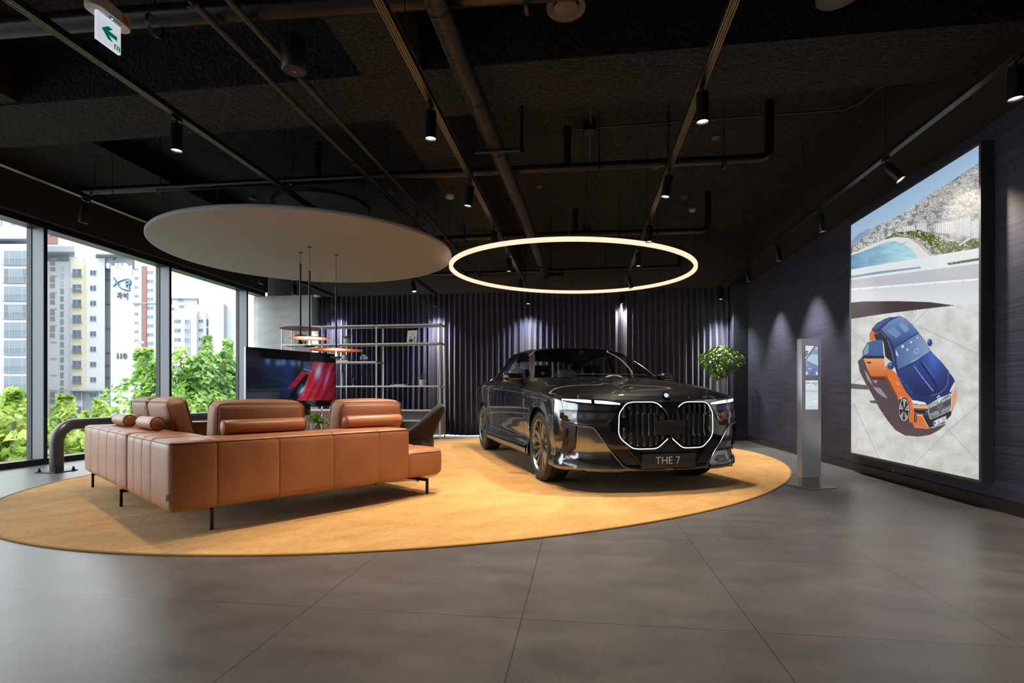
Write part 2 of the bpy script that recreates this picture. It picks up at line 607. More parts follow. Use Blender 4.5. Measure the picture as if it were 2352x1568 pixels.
# ---------------------------------------------------------------- curtain
def curtain():
    m = mat('navy_velvet_curtain', (0.032, 0.032, 0.082), 0.42, sheen=0.45, spec=0.3, bump=(500, 0.15, 0.001, (1, 1, .3)))
    x0, x1 = xb + .02, 3.01
    pitch = 0.118
    n = int((x1 - x0) / pitch)
    cols = []
    K = 14
    for i in range(n * K + 1):
        u = i / K
        x = x0 + (x1 - x0) * i / (n * K)
        k = int(u)
        rnd = random.Random(k * 7 + 3)
        amp = .045 + .018 * rnd.random()
        ph = (u - k)
        wob = .012 * sin(u * .9) + .008 * sin(u * 2.3)
        col = []
        for j in range(9):
            z = .035 + (ZS + .02 - .035) * j / 8
            t = 1 - j / 8
            a = amp * (.75 + .35 * t)
            s = sin(2 * pi * ph + .25 * sin(u * 1.7) * t)
            y = 11.245 + a * (abs(s) ** .8) * (1 if s > 0 else -1) + wob * t
            xx = x + .012 * sin(u * 1.3) * t + .014 * sin(4 * pi * ph)
            zz = z + (0.01 * sin(u * .6) if j == 0 else 0)
            col.append((xx, y, zz))
        cols.append(col)
    bm = NB(); grid(bm, cols)
    o = obj('curtain', bm, m, angle=180)
    shell(o, .004)
    tag(o, 'long dark navy pleated curtain hanging across the whole back wall', 'curtain')
    # light cove behind the curtain hem on the floor
    bm = NB(); box(bm, (x0, 11.40, .0), (x1, 11.43, .03))
    e = obj('floor_light_strip', bm, emission_mat('cool_strip', (.85, .9, 1), 3.0), smooth=False)
    tag(e, 'thin white light strip on the floor behind the curtain hem', 'light strip')
curtain()

# ---------------------------------------------------------------- rug
def rug():
    m = mat('golden_rug_pile', (0.60, 0.34, 0.10), 0.95, sheen=0.3, spec=0.1)
    n = m.node_tree.nodes; l = m.node_tree.links; b = n['Principled BSDF']
    tcn = n.new('ShaderNodeTexCoord')
    def N(sc_, det, st=(1, 1, 1)):
        mp = n.new('ShaderNodeMapping'); mp.inputs['Scale'].default_value = st
        l.new(tcn.outputs['Object'], mp.inputs[0])
        t = n.new('ShaderNodeTexNoise'); t.inputs['Scale'].default_value = sc_; t.inputs['Detail'].default_value = det
        l.new(mp.outputs[0], t.inputs['Vector']); return t
    r = n.new('ShaderNodeValToRGB')
    r.color_ramp.elements[0].position = .28; r.color_ramp.elements[1].position = .74
    r.color_ramp.elements[0].color = (0.46, 0.22, 0.045, 1)
    r.color_ramp.elements[1].color = (0.70, 0.42, 0.14, 1)
    a = N(2.6, 9, (1, 1.8, 1)); a2 = N(38, 4); ma = n.new('ShaderNodeMath'); ma.operation = 'MULTIPLY_ADD'; ma.inputs[1].default_value = .55; l.new(a2.outputs['Fac'], ma.inputs[0]); mb = n.new('ShaderNodeMath'); mb.operation = 'SUBTRACT'; mb.inputs[1].default_value = .275; l.new(a.outputs['Fac'], mb.inputs[0]); l.new(mb.outputs[0], ma.inputs[2]); l.new(ma.outputs[0], r.inputs[0]); 
    a.inputs['Roughness'].default_value = .68
    l.new(r.outputs[0], b.inputs['Base Color'])
    bp = n.new('ShaderNodeBump'); bp.inputs['Strength'].default_value = .9; bp.inputs['Distance'].default_value = .012
    mxb = n.new('ShaderNodeMath'); mxb.operation = 'ADD'
    f1 = N(130, 3); f2 = N(7, 4)
    l.new(f1.outputs['Fac'], mxb.inputs[0]); l.new(f2.outputs['Fac'], mxb.inputs[1])
    l.new(mxb.outputs[0], bp.inputs['Height']); l.new(bp.outputs[0], b.inputs['Normal'])
    rx, ry = 4.765, 3.597
    ang = atan2(-.735, -.678)
    c = Vector((-1.426, 6.988, 0))
    bm = NB()
    N_ = 160
    prof = [(-.0, .0), (-.0, .006), (-.010, .010), (-.03, .011)]
    rings = []
    for off, z in prof:
        rings.append([bm.verts.new((( rx + off) * cos(2 * pi * k / N_), (ry + off) * sin(2 * pi * k / N_), z)) for k in range(N_)])
    for A, B in zip(rings[:-1], rings[1:]):
        for k in range(N_): bm.faces.new((A[k], A[(k + 1) % N_], B[(k + 1) % N_], B[k]))
    bm.faces.new(rings[-1]); bm.faces.new(rings[0][::-1])
    root = obj('rug', bm, m, angle=30)
    root.location = c; root.rotation_euler = (0, 0, ang)
    tag(root, 'huge golden yellow oval rug with darker piped edge', 'rug')
    bm = NB()
    tube(bm, [((rx + .004) * cos(2 * pi * k / 200), (ry + .004) * sin(2 * pi * k / 200), .006) for k in range(200)], .0075, n=8, closed=True)
    obj('edge_binding', bm, mat('rug_binding', (0.36, 0.19, 0.035), .8), root)
rug()

# ---------------------------------------------------------------- guard rail at the window
def guard_rail():
    m = mat('grey_painted_steel', (0.085, 0.09, 0.095), .35, .5)
    p = onz(130, 1083, 0)
    X = p.x; y0 = p.y; y1 = 9.2; r = .068; zt = .56; R = .22
    pts = [(X, y0, .01), (X, y0, .15), (X, y0, zt - R)]
    for k in range(1, 9):
        a = pi / 2 * k / 8
        pts.append((X, y0 + R - R * cos(a), zt - R + R * sin(a)))
    for k in range(0, 9):
        a = pi / 2 * k / 8
        pts.append((X, y1 - R + R * sin(a), zt - R + R * cos(a)))
    pts.append((X, y1, .01))
    root = empty('guard_rail', (X, y0, 0), 0, 'low grey steel tube guard rail bolted to the floor along the windows', 'railing')
    sh = lambda q: (q[0] - X, q[1] - y0, q[2])
    bm = NB(); tube(bm, [sh(q) for q in pts], r, n=24); obj('tube', bm, m, root, angle=60)
    for yy in (0, y1 - y0):
        bm = NB(); box(bm, (-.14, yy - .14, 0), (.14, yy + .14, .012)); 
        pl = obj('base_plate', bm, M_blackmet, root, smooth=False)
        for a in (-1, 1):
            for b_ in (-1, 1):
                bm = NB(); cyl(bm, (a * .11, yy + b_ * .11, .012), (a * .11, yy + b_ * .11, .032), .018, n=6); cyl(bm, (a * .11, yy + b_ * .11, .03), (a * .11, yy + b_ * .11, .055), .011, .007, n=10)
                obj('bolt', bm, M_blackmet, pl, smooth=False)
guard_rail()
# =====================================================================================
# CEILING: tracks, spotlights, pipes, ring, disc, pendants, sign
# =====================================================================================
ZT = 3.10
M_track = mat('track_black', (0.025, 0.024, 0.023), .35, .4)
M_trackal = mat('track_channel', (0.22, 0.21, 0.20), .3, .9)
M_pipe = mat('dark_pipe', (0.012, 0.012, 0.013), .35, .2)
M_conduit = mat('grey_conduit', (0.045, 0.042, 0.042), .42, .4)
M_wrap = mat('wrapped_duct', (0.030, 0.027, 0.026), .33, .4, bump=(18, .7, .02, (.4, 3, .4)))
M_lens = emission_mat('spot_lens', (1.0, 0.9, 0.78), 9.0)
M_head = mat('spot_head_black', (0.016, 0.018, 0.02), .32, .4)

def track(X, y0, y1, label, rods):
    y0 = -4.6
    t = empty('light_track', (X, y0, ZT), 0, label, 'light track', 'ceiling light tracks')
    L = y1 - y0
    bm = NB(); box(bm, (-.026, 0, 0), (.026, L, .040)); obj('rail', bm, M_track, t, smooth=False)
    for s in (-.025, -.009, .003, .019):
        bm = NB(); box(bm, (s, 0, -.005), (s + .006, L, .001)); obj('channel', bm, M_trackal, t, smooth=False)
    for y in rods:
        zt = ZC - ZT
        if 4.18 < y < 4.9: zt = 3.6 - ZT
        if X < -5.14 and y < 4.7: zt = 3.62 - ZT
        bm = NB(); cyl(bm, (0, y - y0, .03), (0, y - y0, zt), .004, n=6); obj('rod', bm, M_track, t)
track(-3.13, -2.2, 11.1, 'black ceiling track ending above the shelf, running behind the white disc', [1.2, 3.1, 5.2, 7.2, 9.3, 10.6])
track(-5.44, -2.2, 11.1, 'black ceiling track nearest the windows', [1.5, 3.4, 5.45, 7.4, 9.3, 10.4])
track(-1.11, -2.2, 10.95, 'black ceiling track over the left side of the glowing ring', [1.5, 3.2, 5.3, 7.0, 8.8, 10.5])
track(.84, -2.2, 11.1, 'black ceiling track over the right side of the glowing ring', [1.5, 3.3, 5.2, 6.9, 8.8, 10.6])
track(2.77, -2.2, 10.95, 'black ceiling track nearest the illuminated poster', [1.7, 3.1, 5.2, 7.0, 8.8, 10.6])

def spot_proto():
    t = empty('track_spotlight', (0, 0, 0))
    bm = NB(); box(bm, (-.014, -.045, -.03), (.014, .045, -.002), bev=.004); cyl(bm, (0, 0, -.028), (0, 0, -.07), .009, n=10)
    obj('adapter', bm, M_head, t)
    bm = NB()
    lathe(bm, [(.0, -.005), (.041, -.005), (.043, -.01), (.043, -.205), (.0395, -.207), (.037, -.200), (.037, -.185), (0, -.185)], n=28)
    h = obj('head', bm, M_head, t)
    h.location = (0, 0, -.065)
    bm = NB(); lathe(bm, [(0, -.1925), (.036, -.1925), (.036, -.190), (0, -.190)], n=24); obj('lens', bm, M_lens, h)
    return t
SP = spot_proto()
SP_used = [False]
def spot(X, Y, tilt, label, power, size=62, color=(1, .84, .68), blend=.75, soft=.05):
    """tilt: (rx, ry) of the head in degrees"""
    if not SP_used[0]:
        t = SP; SP_used[0] = True
    else:
        t = dup(SP)
    t.location = (X, Y, ZT - .002)
    tag(t, label, 'spotlight', 'track spotlights')
    h = [c for c in t.children if c.name.startswith('head')][0]
    h.rotation_euler = (radians(tilt[0]), radians(tilt[1]), 0)
    if power > 0:
        ld = bpy.data.lights.new('spot_beam', 'SPOT')
        ld.energy = power; ld.color = color
        ld.spot_size = radians(size); ld.spot_blend = blend; ld.shadow_soft_size = soft
        lo = bpy.data.objects.new('spot_beam', ld); COL.objects.link(lo)
        lo.parent = h; lo.location = (0, 0, -.215)
    return t
def Yof(px, py): return onz(px, py, 3.05).y
WARM = (1, .83, .66); NEUT = (1, .90, .80); COOL = (.95, .96, 1.0)
KP = 1.0
# (track X, Y or pixel of the head's top, tilt, label, watts, cone)
A = [
 (-3.13, Yof(380, 283), (0, 0), 'black spotlight left of the big white disc, on the track above the sofa end', 150, 70),
 (-3.13, Yof(943, 645), (-12, -14), 'tilted black spotlight under the right edge of the white disc', 140, 60),
 (-3.13, Yof(995, 680), (0, 0), 'black spotlight at the track end above the open shelf', 170, 110),
 (-1.11, Yof(997, 250), (0, 0), 'largest black spotlight on the track left of the wrapped duct', 230, 84),
 (-1.11, Yof(1081, 423), (0, 8), 'second black spotlight from the camera on the track left of the duct', 260, 84),
 (-1.11, Yof(1138, 527), (0, 0), 'unlit black spotlight just above the left rim of the glowing ring', 200, 84),
 (-1.11, Yof(1181, 590), (0, 0), 'black spotlight seen inside the left part of the glowing ring', 200, 84),
 (-1.11, Yof(1202, 640), (0, 0), 'small black spotlight low inside the glowing ring on the left', 170, 100),
 (-1.11, Yof(1224, 674), (-6, 0), 'black spotlight below the glowing ring at the left track end', 170, 120),
 (.84, Yof(1605, 208), (0, 0), 'largest black spotlight on the track right of the duct', 150, 84),
 (.84, Yof(1535, 400), (0, 10), 'black spotlight tilted right, halfway along the track right of the duct', 240, 84),
 (.84, Yof(1487, 515), (0, 0), 'black spotlight just above the right rim of the glowing ring', 180, 84),
 (.84, Yof(1465, 577), (0, 0), 'black spotlight seen inside the right part of the glowing ring', 180, 84),
 (.84, Yof(1448, 635), (0, -18), 'tilted small black spotlight low inside the glowing ring on the right', 170, 100),
 (.84, Yof(1438, 674), (-6, 0), 'black spotlight below the glowing ring at the right track end', 170, 120),
 (2.77, Yof(2307, 150), (0, 0), 'large black spotlight above the near edge of the illuminated poster', 30, 60),
 (2.77, Yof(2027, 375), (-20, -28), 'tilted black spotlight above the far edge of the illuminated poster', 60, 60),
 (2.77, Yof(1867, 490), (0, -9), 'black spotlight above the steel info pillar', 170, 70),
 (2.77, Yof(1773, 565), (0, -10), 'black spotlight on the poster-side track, second behind the info pillar', 200, 70),
 (2.77, Yof(1708, 617), (0, -10), 'black spotlight on the poster-side track near the curtain corner', 200, 70),
 (2.77, Yof(1660, 662), (-4, 0), 'black spotlight at the far end of the poster-side track above the tree', 240, 90),
 (-5.44, Yof(208, 465), (0, 12), 'unlit black spotlight in front of the left window', 0, 60),
 (-5.44, Yof(582, 624), (-8, 12), 'small unlit black spotlight under the left rim of the white disc', 0, 60),
 (-5.44, Yof(688, 650), (0, 0), 'black spotlight behind the pendant rods near the concrete column', 180, 60),
 (-5.44, Yof(775, 686), (0, 0), 'black spotlight at the window-side track end in front of the curtain', 170, 110),
]
for X, Y, ti, lb, pw, sz in A:
    spot(X, Y, ti, lb, pw * KP, sz, COOL if (Y > 10 or X > 2.5) else (WARM if X < 0 else NEUT))
# lamps of the same tracks above and behind the camera (outside the picture, they light the foreground; the rearmost row is added to brighten the front wall)
for X, Y, pw, c in ((-1.11, 2.2, 55, WARM), (.84, 1.9, 65, WARM), (2.77, 2.3, 22, NEUT), (-3.13, 1.2, 12, NEUT), (-1.11, -.4, 80, WARM), (.84, -.6, 80, WARM), (-3.13, -1.0, 50, WARM), (-3.13, -3.8, 130, NEUT), (-1.11, -3.8, 130, NEUT), (.84, -3.8, 130, NEUT)):
    tr_ = {-3.13: 'track above the sofa end', -1.11: 'track over the ring\'s left side', .84: 'track over the ring\'s right side', 2.77: 'track beside the poster'}[X]
    ps_ = 'just ahead of the camera' if Y > 0 else ('just behind the camera' if Y > -2 else 'by the front wall')
    spot(X, Y, (0, 0), 'black spotlight %s on the %s' % (ps_, tr_), pw * KP, 72, c)

# ---------------------------------------------------------------- pipes and ducts
def pipe(name, pts, r, m, label, cat, hang=(), group=None, n=14, extra=None):
    root = empty(name, pts[0], 0, label, cat, group)
    o0 = Vector(pts[0])
    bm = NB(); tube(bm, [Vector(p) - o0 for p in pts], r, n=n); obj('tube', bm, m, root, angle=50)
    for h in hang:
        x, y, z = h
        zt = ZC
        if 4.18 < y < 4.9: zt = 3.6
        bm = NB(); cyl(bm, Vector((x, y, z)) - o0, Vector((x, y, zt + .01)) - o0, .005, n=6)
        lathe(bm, [(r + .003, -.012), (r + .008, -.012), (r + .008, .012), (r + .003, .012)], n=16, c=Vector((0, 0, 0)), M=Matrix.Translation(Vector((x, y, z - r)) - o0) @ Matrix.Rotation(pi / 2, 4, 'X' if abs(pts[1][1] - pts[0][1]) > abs(pts[1][0] - pts[0][0]) else 'Y'))
        obj('hanger', bm, M_pipe, root)
    if extra: extra(root, o0)
    return root
def bend(p, d0, d1, R, n=6):
    """points of a rounded corner at p, arriving along d0 and leaving along d1"""
    p = Vector(p); d0 = Vector(d0).normalized(); d1 = Vector(d1).normalized()
    out = []
    for k in range(n + 1):
        t = k / n
        out.append(p - d0 * R * (1 - t) ** 2 + d1 * R * t ** 2)
    return out
# two long slim conduits over the sofa
pipe('conduit', [(-2.47, -2, 3.42), (-2.44, 4.2, 3.42), (-2.39, 7.6, 3.42), (-2.39, 10.9, 3.42)], .024, M_conduit, 'slim grey pipe left of its twin, running over the white disc', 'pipe', [(-2.446, 3.0, 3.42), (-2.424, 5.3, 3.42), (-2.393, 7.4, 3.42), (-2.39, 9.3, 3.42)], 'twin ceiling pipes',
     extra=lambda r, o: [obj('coupling', (lambda b: (tube(b, [Vector((-2.44 + .0147 * (y - 4.2), y, 3.42)) - o, Vector((-2.44 + .0147 * (y - 4.2), y + .12, 3.42)) - o], .029, n=14), b)[1])(NB()), M_conduit, r) for y in (4.2, 6.4)])
pipe('conduit', [(-2.26, -2, 3.42), (-2.19, 4.2, 3.42), (-2.135, 7.6, 3.42), (-2.125, 10.9, 3.42)], .024, M_conduit, 'slim grey pipe right of its twin, passing the hanging speaker', 'pipe', [(-2.206, 2.9, 3.42), (-2.167, 5.6, 3.42), (-2.135, 7.6, 3.42), (-2.13, 9.4, 3.42)], 'twin ceiling pipes',
     extra=lambda r, o: [obj('coupling', (lambda b: (tube(b, [Vector((-2.19 + .0162 * (y - 4.2), y, 3.42)) - o, Vector((-2.19 + .0162 * (y - 4.2), y + .12, 3.42)) - o], .029, n=14), b)[1])(NB()), M_conduit, r) for y in (4.25, 6.5)])
# the wrapped duct
def duct_extra(r, o):
    for y, z in ((4.82, 3.3), (9.4, 3.3)):
        bm = NB()
        x0, x1 = -1.02, -.53
        box(bm, Vector((x0, y - .02, 3.19)) - o, Vector((x1, y + .02, 3.215)) - o)
        for x in (x0, x1 - .03):
            box(bm, Vector((x, y - .02, 3.19)) - o, Vector((x + .03, y + .02, 3.598 if y < 4.9 else ZC - .003)) - o)
        obj('bracket', bm, M_blackmet, r, smooth=False)
    for y in (3.1, 4.1, 5.0, 6.0, 7.1, 8.3):
        bm = NB(); xd = float(np.interp(y, [-2, 3.5, 4.8, 7, 10.5], [-.92, -.86, -.82, -.75, -.72])); tube(bm, [Vector((xd, y, 3.3)) - o, Vector((xd, y + .02, 3.3)) - o], .079, n=20); obj('band', bm, M_pipe, r)
pipe('wrapped_duct', [(-.92, -2, 3.3), (-.86, 3.5, 3.3), (-.82, 4.8, 3.3), (-.75, 7.0, 3.3)] + bend((-.72, 10.55, 3.3), (0, 1, 0), (1, 0, 0), .14) + [(-.35, 10.55, 3.3)], .076, M_wrap, 'thick foil-wrapped duct between the two middle light tracks', 'duct', n=22, extra=duct_extra)
# cross pipes
def riser(xs, y, z, h, r):
    def f(root, o):
        for x in xs:
            bm = NB(); cyl(bm, Vector((x, y, z)) - o, Vector((x, y, z + h)) - o, r, n=16); lathe(bm, [(r, 0), (r + .006, .01), (r + .006, .05), (r, .06)], n=16, c=Vector((x, y, z + h - .06)) - o)
            obj('riser', bm, M_pipe, root, angle=50)
    return f
x1 = onz(1765, 365, 3.5).x
pipe('drain_pipe', [(-6.30, 5.85, 3.5), (-2, 5.92, 3.5), (1.2, 5.98, 3.5)] + bend((x1, 6.0, 3.5), (1, 0, 0), (0, 0, 1), .11) + [(x1, 6.0, ZC - .02)], .046, M_pipe, 'long black cross pipe above the white disc with an upturned right end', 'pipe',
     [(-6.1, 5.86, 3.5), (-5.2, 5.88, 3.5), (-3.45, 5.9, 3.5), (-.15 + .35, 5.96, 3.5), (.95, 5.97, 3.5), (1.55, 5.98, 3.5)], 'black cross pipes', extra=riser([onz(710, 400, 3.5).x, onz(1303, 380, 3.5).x], 5.94, 3.5, .45, .042))
x2 = onz(1628, 527, 3.5).x
pipe('drain_pipe', [(-2.6, 8.4, 3.5), (0, 8.45, 3.5)] + bend((x2, 8.55, 3.5), (1, 0, 0), (0, 0, 1), .11) + [(x2, 8.55, ZC - .02)], .046, M_pipe, 'black cross pipe just above the glowing ring with an upturned right end', 'pipe',
     [(-1.9, 8.42, 3.5), (-.9, 8.43, 3.5), (.6, 8.48, 3.5), (1.2, 8.5, 3.5)], 'black cross pipes', extra=riser([onz(1322, 535, 3.5).x], 8.46, 3.5, .40, .042))
x3 = onz(1562, 612, 3.5).x
pipe('drain_pipe', [(-3.3, 10.9, 3.5), (0, 10.9, 3.5)] + bend((x3, 10.9, 3.5), (1, 0, 0), (0, 0, 1), .11) + [(x3, 10.9, 3.9)], .040, M_pipe, 'farthest black cross pipe, seen through the glowing ring', 'pipe',
     [(-1.5, 10.9, 3.5), (.5, 10.9, 3.5)], 'black cross pipes')
# big horizontal main close to the camera, top left
pipe('main_pipe', [(-7.0, 3.12, 3.53), (-3.28, 3.22, 3.53), (-.9, 3.33, 3.53), (3.2, 3.5, 3.53)], .068, M_pipe, 'thick black pipe crossing the top left corner behind the exit sign', 'pipe', [(-4.8, 3.18, 3.53), (-2.9, 3.235, 3.53), (-.35, 3.355, 3.53)], n=18)
# thin electrical conduits on the slab
pipe('wire_conduit', [(.10, 4.95, 4.05), (.11, 7.0, 4.05), (.12, 11.0, 4.05)], .014, M_conduit, 'thin conduit running to the back above the glowing ring', 'conduit',
     extra=lambda r, o: [obj('junction_box', (lambda b: (cyl(b, Vector((.10, y, 3.98)) - o, Vector((.10, y, 4.11)) - o, .075, n=8), b)[1])(NB()), M_blackmet, r, smooth=False) for y in (6.15, 10.0)])
q0, q1, q2 = onz(1325, 296, 4.05), onz(1938, 252, 4.05), onz(2010, 205, 4.05)
pipe('wire_conduit', [q0, q0.lerp(q1, .5), q1, (q1 + q2) / 2 + Vector((.05, .05, 0)), q2, (3.29, q2.y - .3, 4.05)], .012, M_conduit, 'thin conduit crossing the ceiling towards the poster wall', 'conduit')

# ---------------------------------------------------------------- ceiling fittings
def vent(px, py, z, r, label):
    p = onz(px, py, z)
    t = empty('ceiling_diffuser', p, 0, label, 'air diffuser', 'round ceiling diffusers')
    bm = NB(); lathe(bm, [(r * .62, .02), (r, 0), (r * 1.02, .02), (r * .95, .06), (r * .7, .09), (r * .7, (4.12 if not (4.18 < p.y < 4.9) else 3.6) - z)], n=36)
    obj('collar', bm, mat('diffuser_grey', (.10, .098, .095), .5), t)
    bm = NB(); lathe(bm, [(0, -.012), (r * .5, -.010), (r * .62, 0), (r * .62, .01), (0, .012)], n=32)
    obj('dish', bm, mat('diffuser_dish', (.12, .115, .11), .5), t)
vent(1300, 20, 3.72, .14, 'round grey air diffuser at the top edge, right of the wrapped duct')
vent(1926, -8, 3.72, .14, 'round grey air diffuser cut by the top edge towards the poster wall')
for (px, py, lb, wht) in ((1645, 315, 'flat round detector above the upturned end of the long pipe', 0), (1506, 385, 'flat round detector above the right light track', 0), (902, 442, 'flat round detector above the right rim of the white disc', 0),
                     (1237, 428, 'flat round detector right of the wrapped duct', 0), (1590, 483, 'white round detector with a wire above the ring', 1), (1033, 452, 'small white round detector left of the middle track', 1), (580, 455, 'flat round detector above the left part of the white disc', 0), (1573, 452, 'dark round detector near the white one', 0)):
    zc = ZC if not onz(px, py, 3.6).x < -1.3 or onz(px, py, 3.6).x < -1.82 else 3.6
    p = onz(px, py, zc - .02)
    bm = NB(); lathe(bm, [(0, -.03), (.035, -.028), (.055, -.012), (.058, .03), (0, .03)], n=24)
    o = obj('smoke_detector', bm, mat('detector', (.6, .6, .6) if wht else (.10, .09, .085), .5))
    o.location = p; tag(o, lb, 'detector', 'ceiling detectors')
# hanging speaker
p = onz(676, 165, 2.98)
t = empty('pendant_speaker', p, 0, 'black cylindrical speaker hanging from the ceiling by the two slim pipes', 'speaker')
bm = NB(); lathe(bm, [(.070, .0), (.078, .01), (.078, .17), (.060, .215), (0, .22)], n=32); obj('body', bm, M_black, t)
bm = NB(); lathe(bm, [(0, .004), (.071, .004), (.071, 0.012), (0, .012)], n=32); g = obj('grille', bm, mat('speaker_grille', (.022, .022, .022), .7), t)
bm = NB(); box(bm, (-.012, -.003, -.0), (.012, .003, .003), M=Matrix.Rotation(.6, 4, 'Z')); obj('badge', bm, M_chrome, t, smooth=False)
bm = NB(); cyl(bm, (0, 0, .21), (0, 0, ZC - 2.983), .003, n=6); obj('cable', bm, M_chrome, t)
# dome camera on the soffit by the column
p = onz(728, 678, ZS)
t = empty('security_camera', p, 0, 'small white dome camera under the dark bulkhead beside the column', 'security camera')
pz = 0
bm = NB(); lathe(bm, [(.045, -.05), (.075, -.03), (.078, .0), (0, .0)], n=28); obj('housing', bm, M_white, t)
bm = NB(); lathe(bm, [(0, -.095), (.03, -.085), (.045, -.055), (.045, -.045), (0, -.045)], n=24); obj('dome', bm, mat('smoked_dome', (.01, .01, .012), .05, coat=1), t)

# ---------------------------------------------------------------- big disc
def disc():
    cx, cy, z, a, b = -3.846, 7.054, 2.93, 2.018, 1.889
    t = empty('ceiling_disc', (cx, cy, z), 0, 'huge light grey round acoustic disc hanging above the sofa', 'ceiling disc')
    m = mat('acoustic_grey', (.40, .415, .435), .85, noise=(400, .08, 2), bump=(500, .15, .001))
    N_ = 160
    bm = NB(); rings = []
    for o, zz in ((-.02, 0), (-.006, .002), (0, .008), (0, .040), (-.006, .046), (-.02, .048)):
        rings.append([bm.verts.new(((a + o) * cos(2 * pi * k / N_), (b + o) * sin(2 * pi * k / N_), zz)) for k in range(N_)])
    for A_, B_ in zip(rings[:-1], rings[1:]):
        for k in range(N_): bm.faces.new((A_[k], A_[(k + 1) % N_], B_[(k + 1) % N_], B_[k]))
    bm.faces.new(rings[0][::-1]); bm.faces.new(rings[-1])
    obj('panel', bm, m, t, angle=50)
    for k in range(6):
        an = 2 * pi * k / 6 + .3
        x, y = a * .8 * cos(an), b * .8 * sin(an)
        zt = (3.6 if -1.82 < cx + x < -1.3 else (3.86 if cx + x < -5.64 else ZC)) - z
        bm = NB(); cyl(bm, (x, y, .045), (x, y, zt), .003, n=6); obj('wire', bm, M_trackal, t)
    # smaller round panel above it
    p = Vector((-3.36, 6.45, 3.36))
    t2 = empty('round_ceiling_panel', p, 0, 'smaller dark-rimmed round panel hanging above the big grey disc', 'ceiling disc')
    bm = NB(); lathe(bm, [(0, 0), (.60, 0), (.60, .03), (0, .03)], n=64); obj('panel', bm, mat('panel_grey', (.42, .42, .42), .45), t2)
    bm = NB(); lathe(bm, [(.598, -.006), (.612, -.006), (.612, .036), (.598, .036)], n=64); obj('rim', bm, M_black, t2)
    for k in range(3):
        bm = NB(); cyl(bm, (.4 * cos(k * 2.1), .4 * sin(k * 2.1), .03), (.4 * cos(k * 2.1), .4 * sin(k * 2.1), ZC - p.z), .003, n=6); obj('wire', bm, M_trackal, t2)
disc()

# ---------------------------------------------------------------- ring light
def ring():
    s = .95
    cx, cy, z, a, b = -.126 * s, 8.542 * s, EYE + 2.0 * s, 1.992 * s, 1.707 * s
    ang = atan2(-.480, -.877)
    t = empty('ring_light', (cx, cy, z), ang, 'large glowing warm ring lamp hanging above the car', 'ring light')
    N_ = 200
    pr = [(-.022, -.025), (.022, -.025), (.027, -.020), (.027, .020), (.022, .025), (-.022, .025), (-.027, .020), (-.027, -.020)]
    bm = NB(); R = []
    for k in range(N_):
        c_, s_ = cos(2 * pi * k / N_), sin(2 * pi * k / N_)
        R.append([bm.verts.new(((a + o) * c_, (b + o) * s_, zz)) for o, zz in pr])
    for k in range(N_):
        for i in range(8): bm.faces.new((R[k][i], R[k][(i + 1) % 8], R[(k + 1) % N_][(i + 1) % 8], R[(k + 1) % N_][i]))
    obj('diffuser', bm, emission_mat('ring_glow', (1.0, .64, .43), 1.45), t)
    for px, py in ((1047, 596), (1101, 645), (1306, 549), (1320, 671), (1533, 652), (1591, 585)):
        # angle on the ring nearest to the pixel
        best = min(range(360), key=lambda k: (lambda q: (q[0] - px) ** 2 + (q[1] - py) ** 2)(projv(np.array([cx + a * cos(radians(k)) * cos(ang) - b * sin(radians(k)) * sin(ang), cy + a * cos(radians(k)) * sin(ang) + b * sin(radians(k)) * cos(ang), z]))))
        x, y = a * cos(radians(best)), b * sin(radians(best))
        bm = NB(); cyl(bm, (x, y, .02), (x, y, ZC - z - .002), .0025, n=6); obj('wire', bm, M_trackal, t)
        bm = NB(); cyl(bm, (x, y, .024), (x, y, .05), .010, n=10); obj('cable_grip', bm, M_trackal, t)
ring()

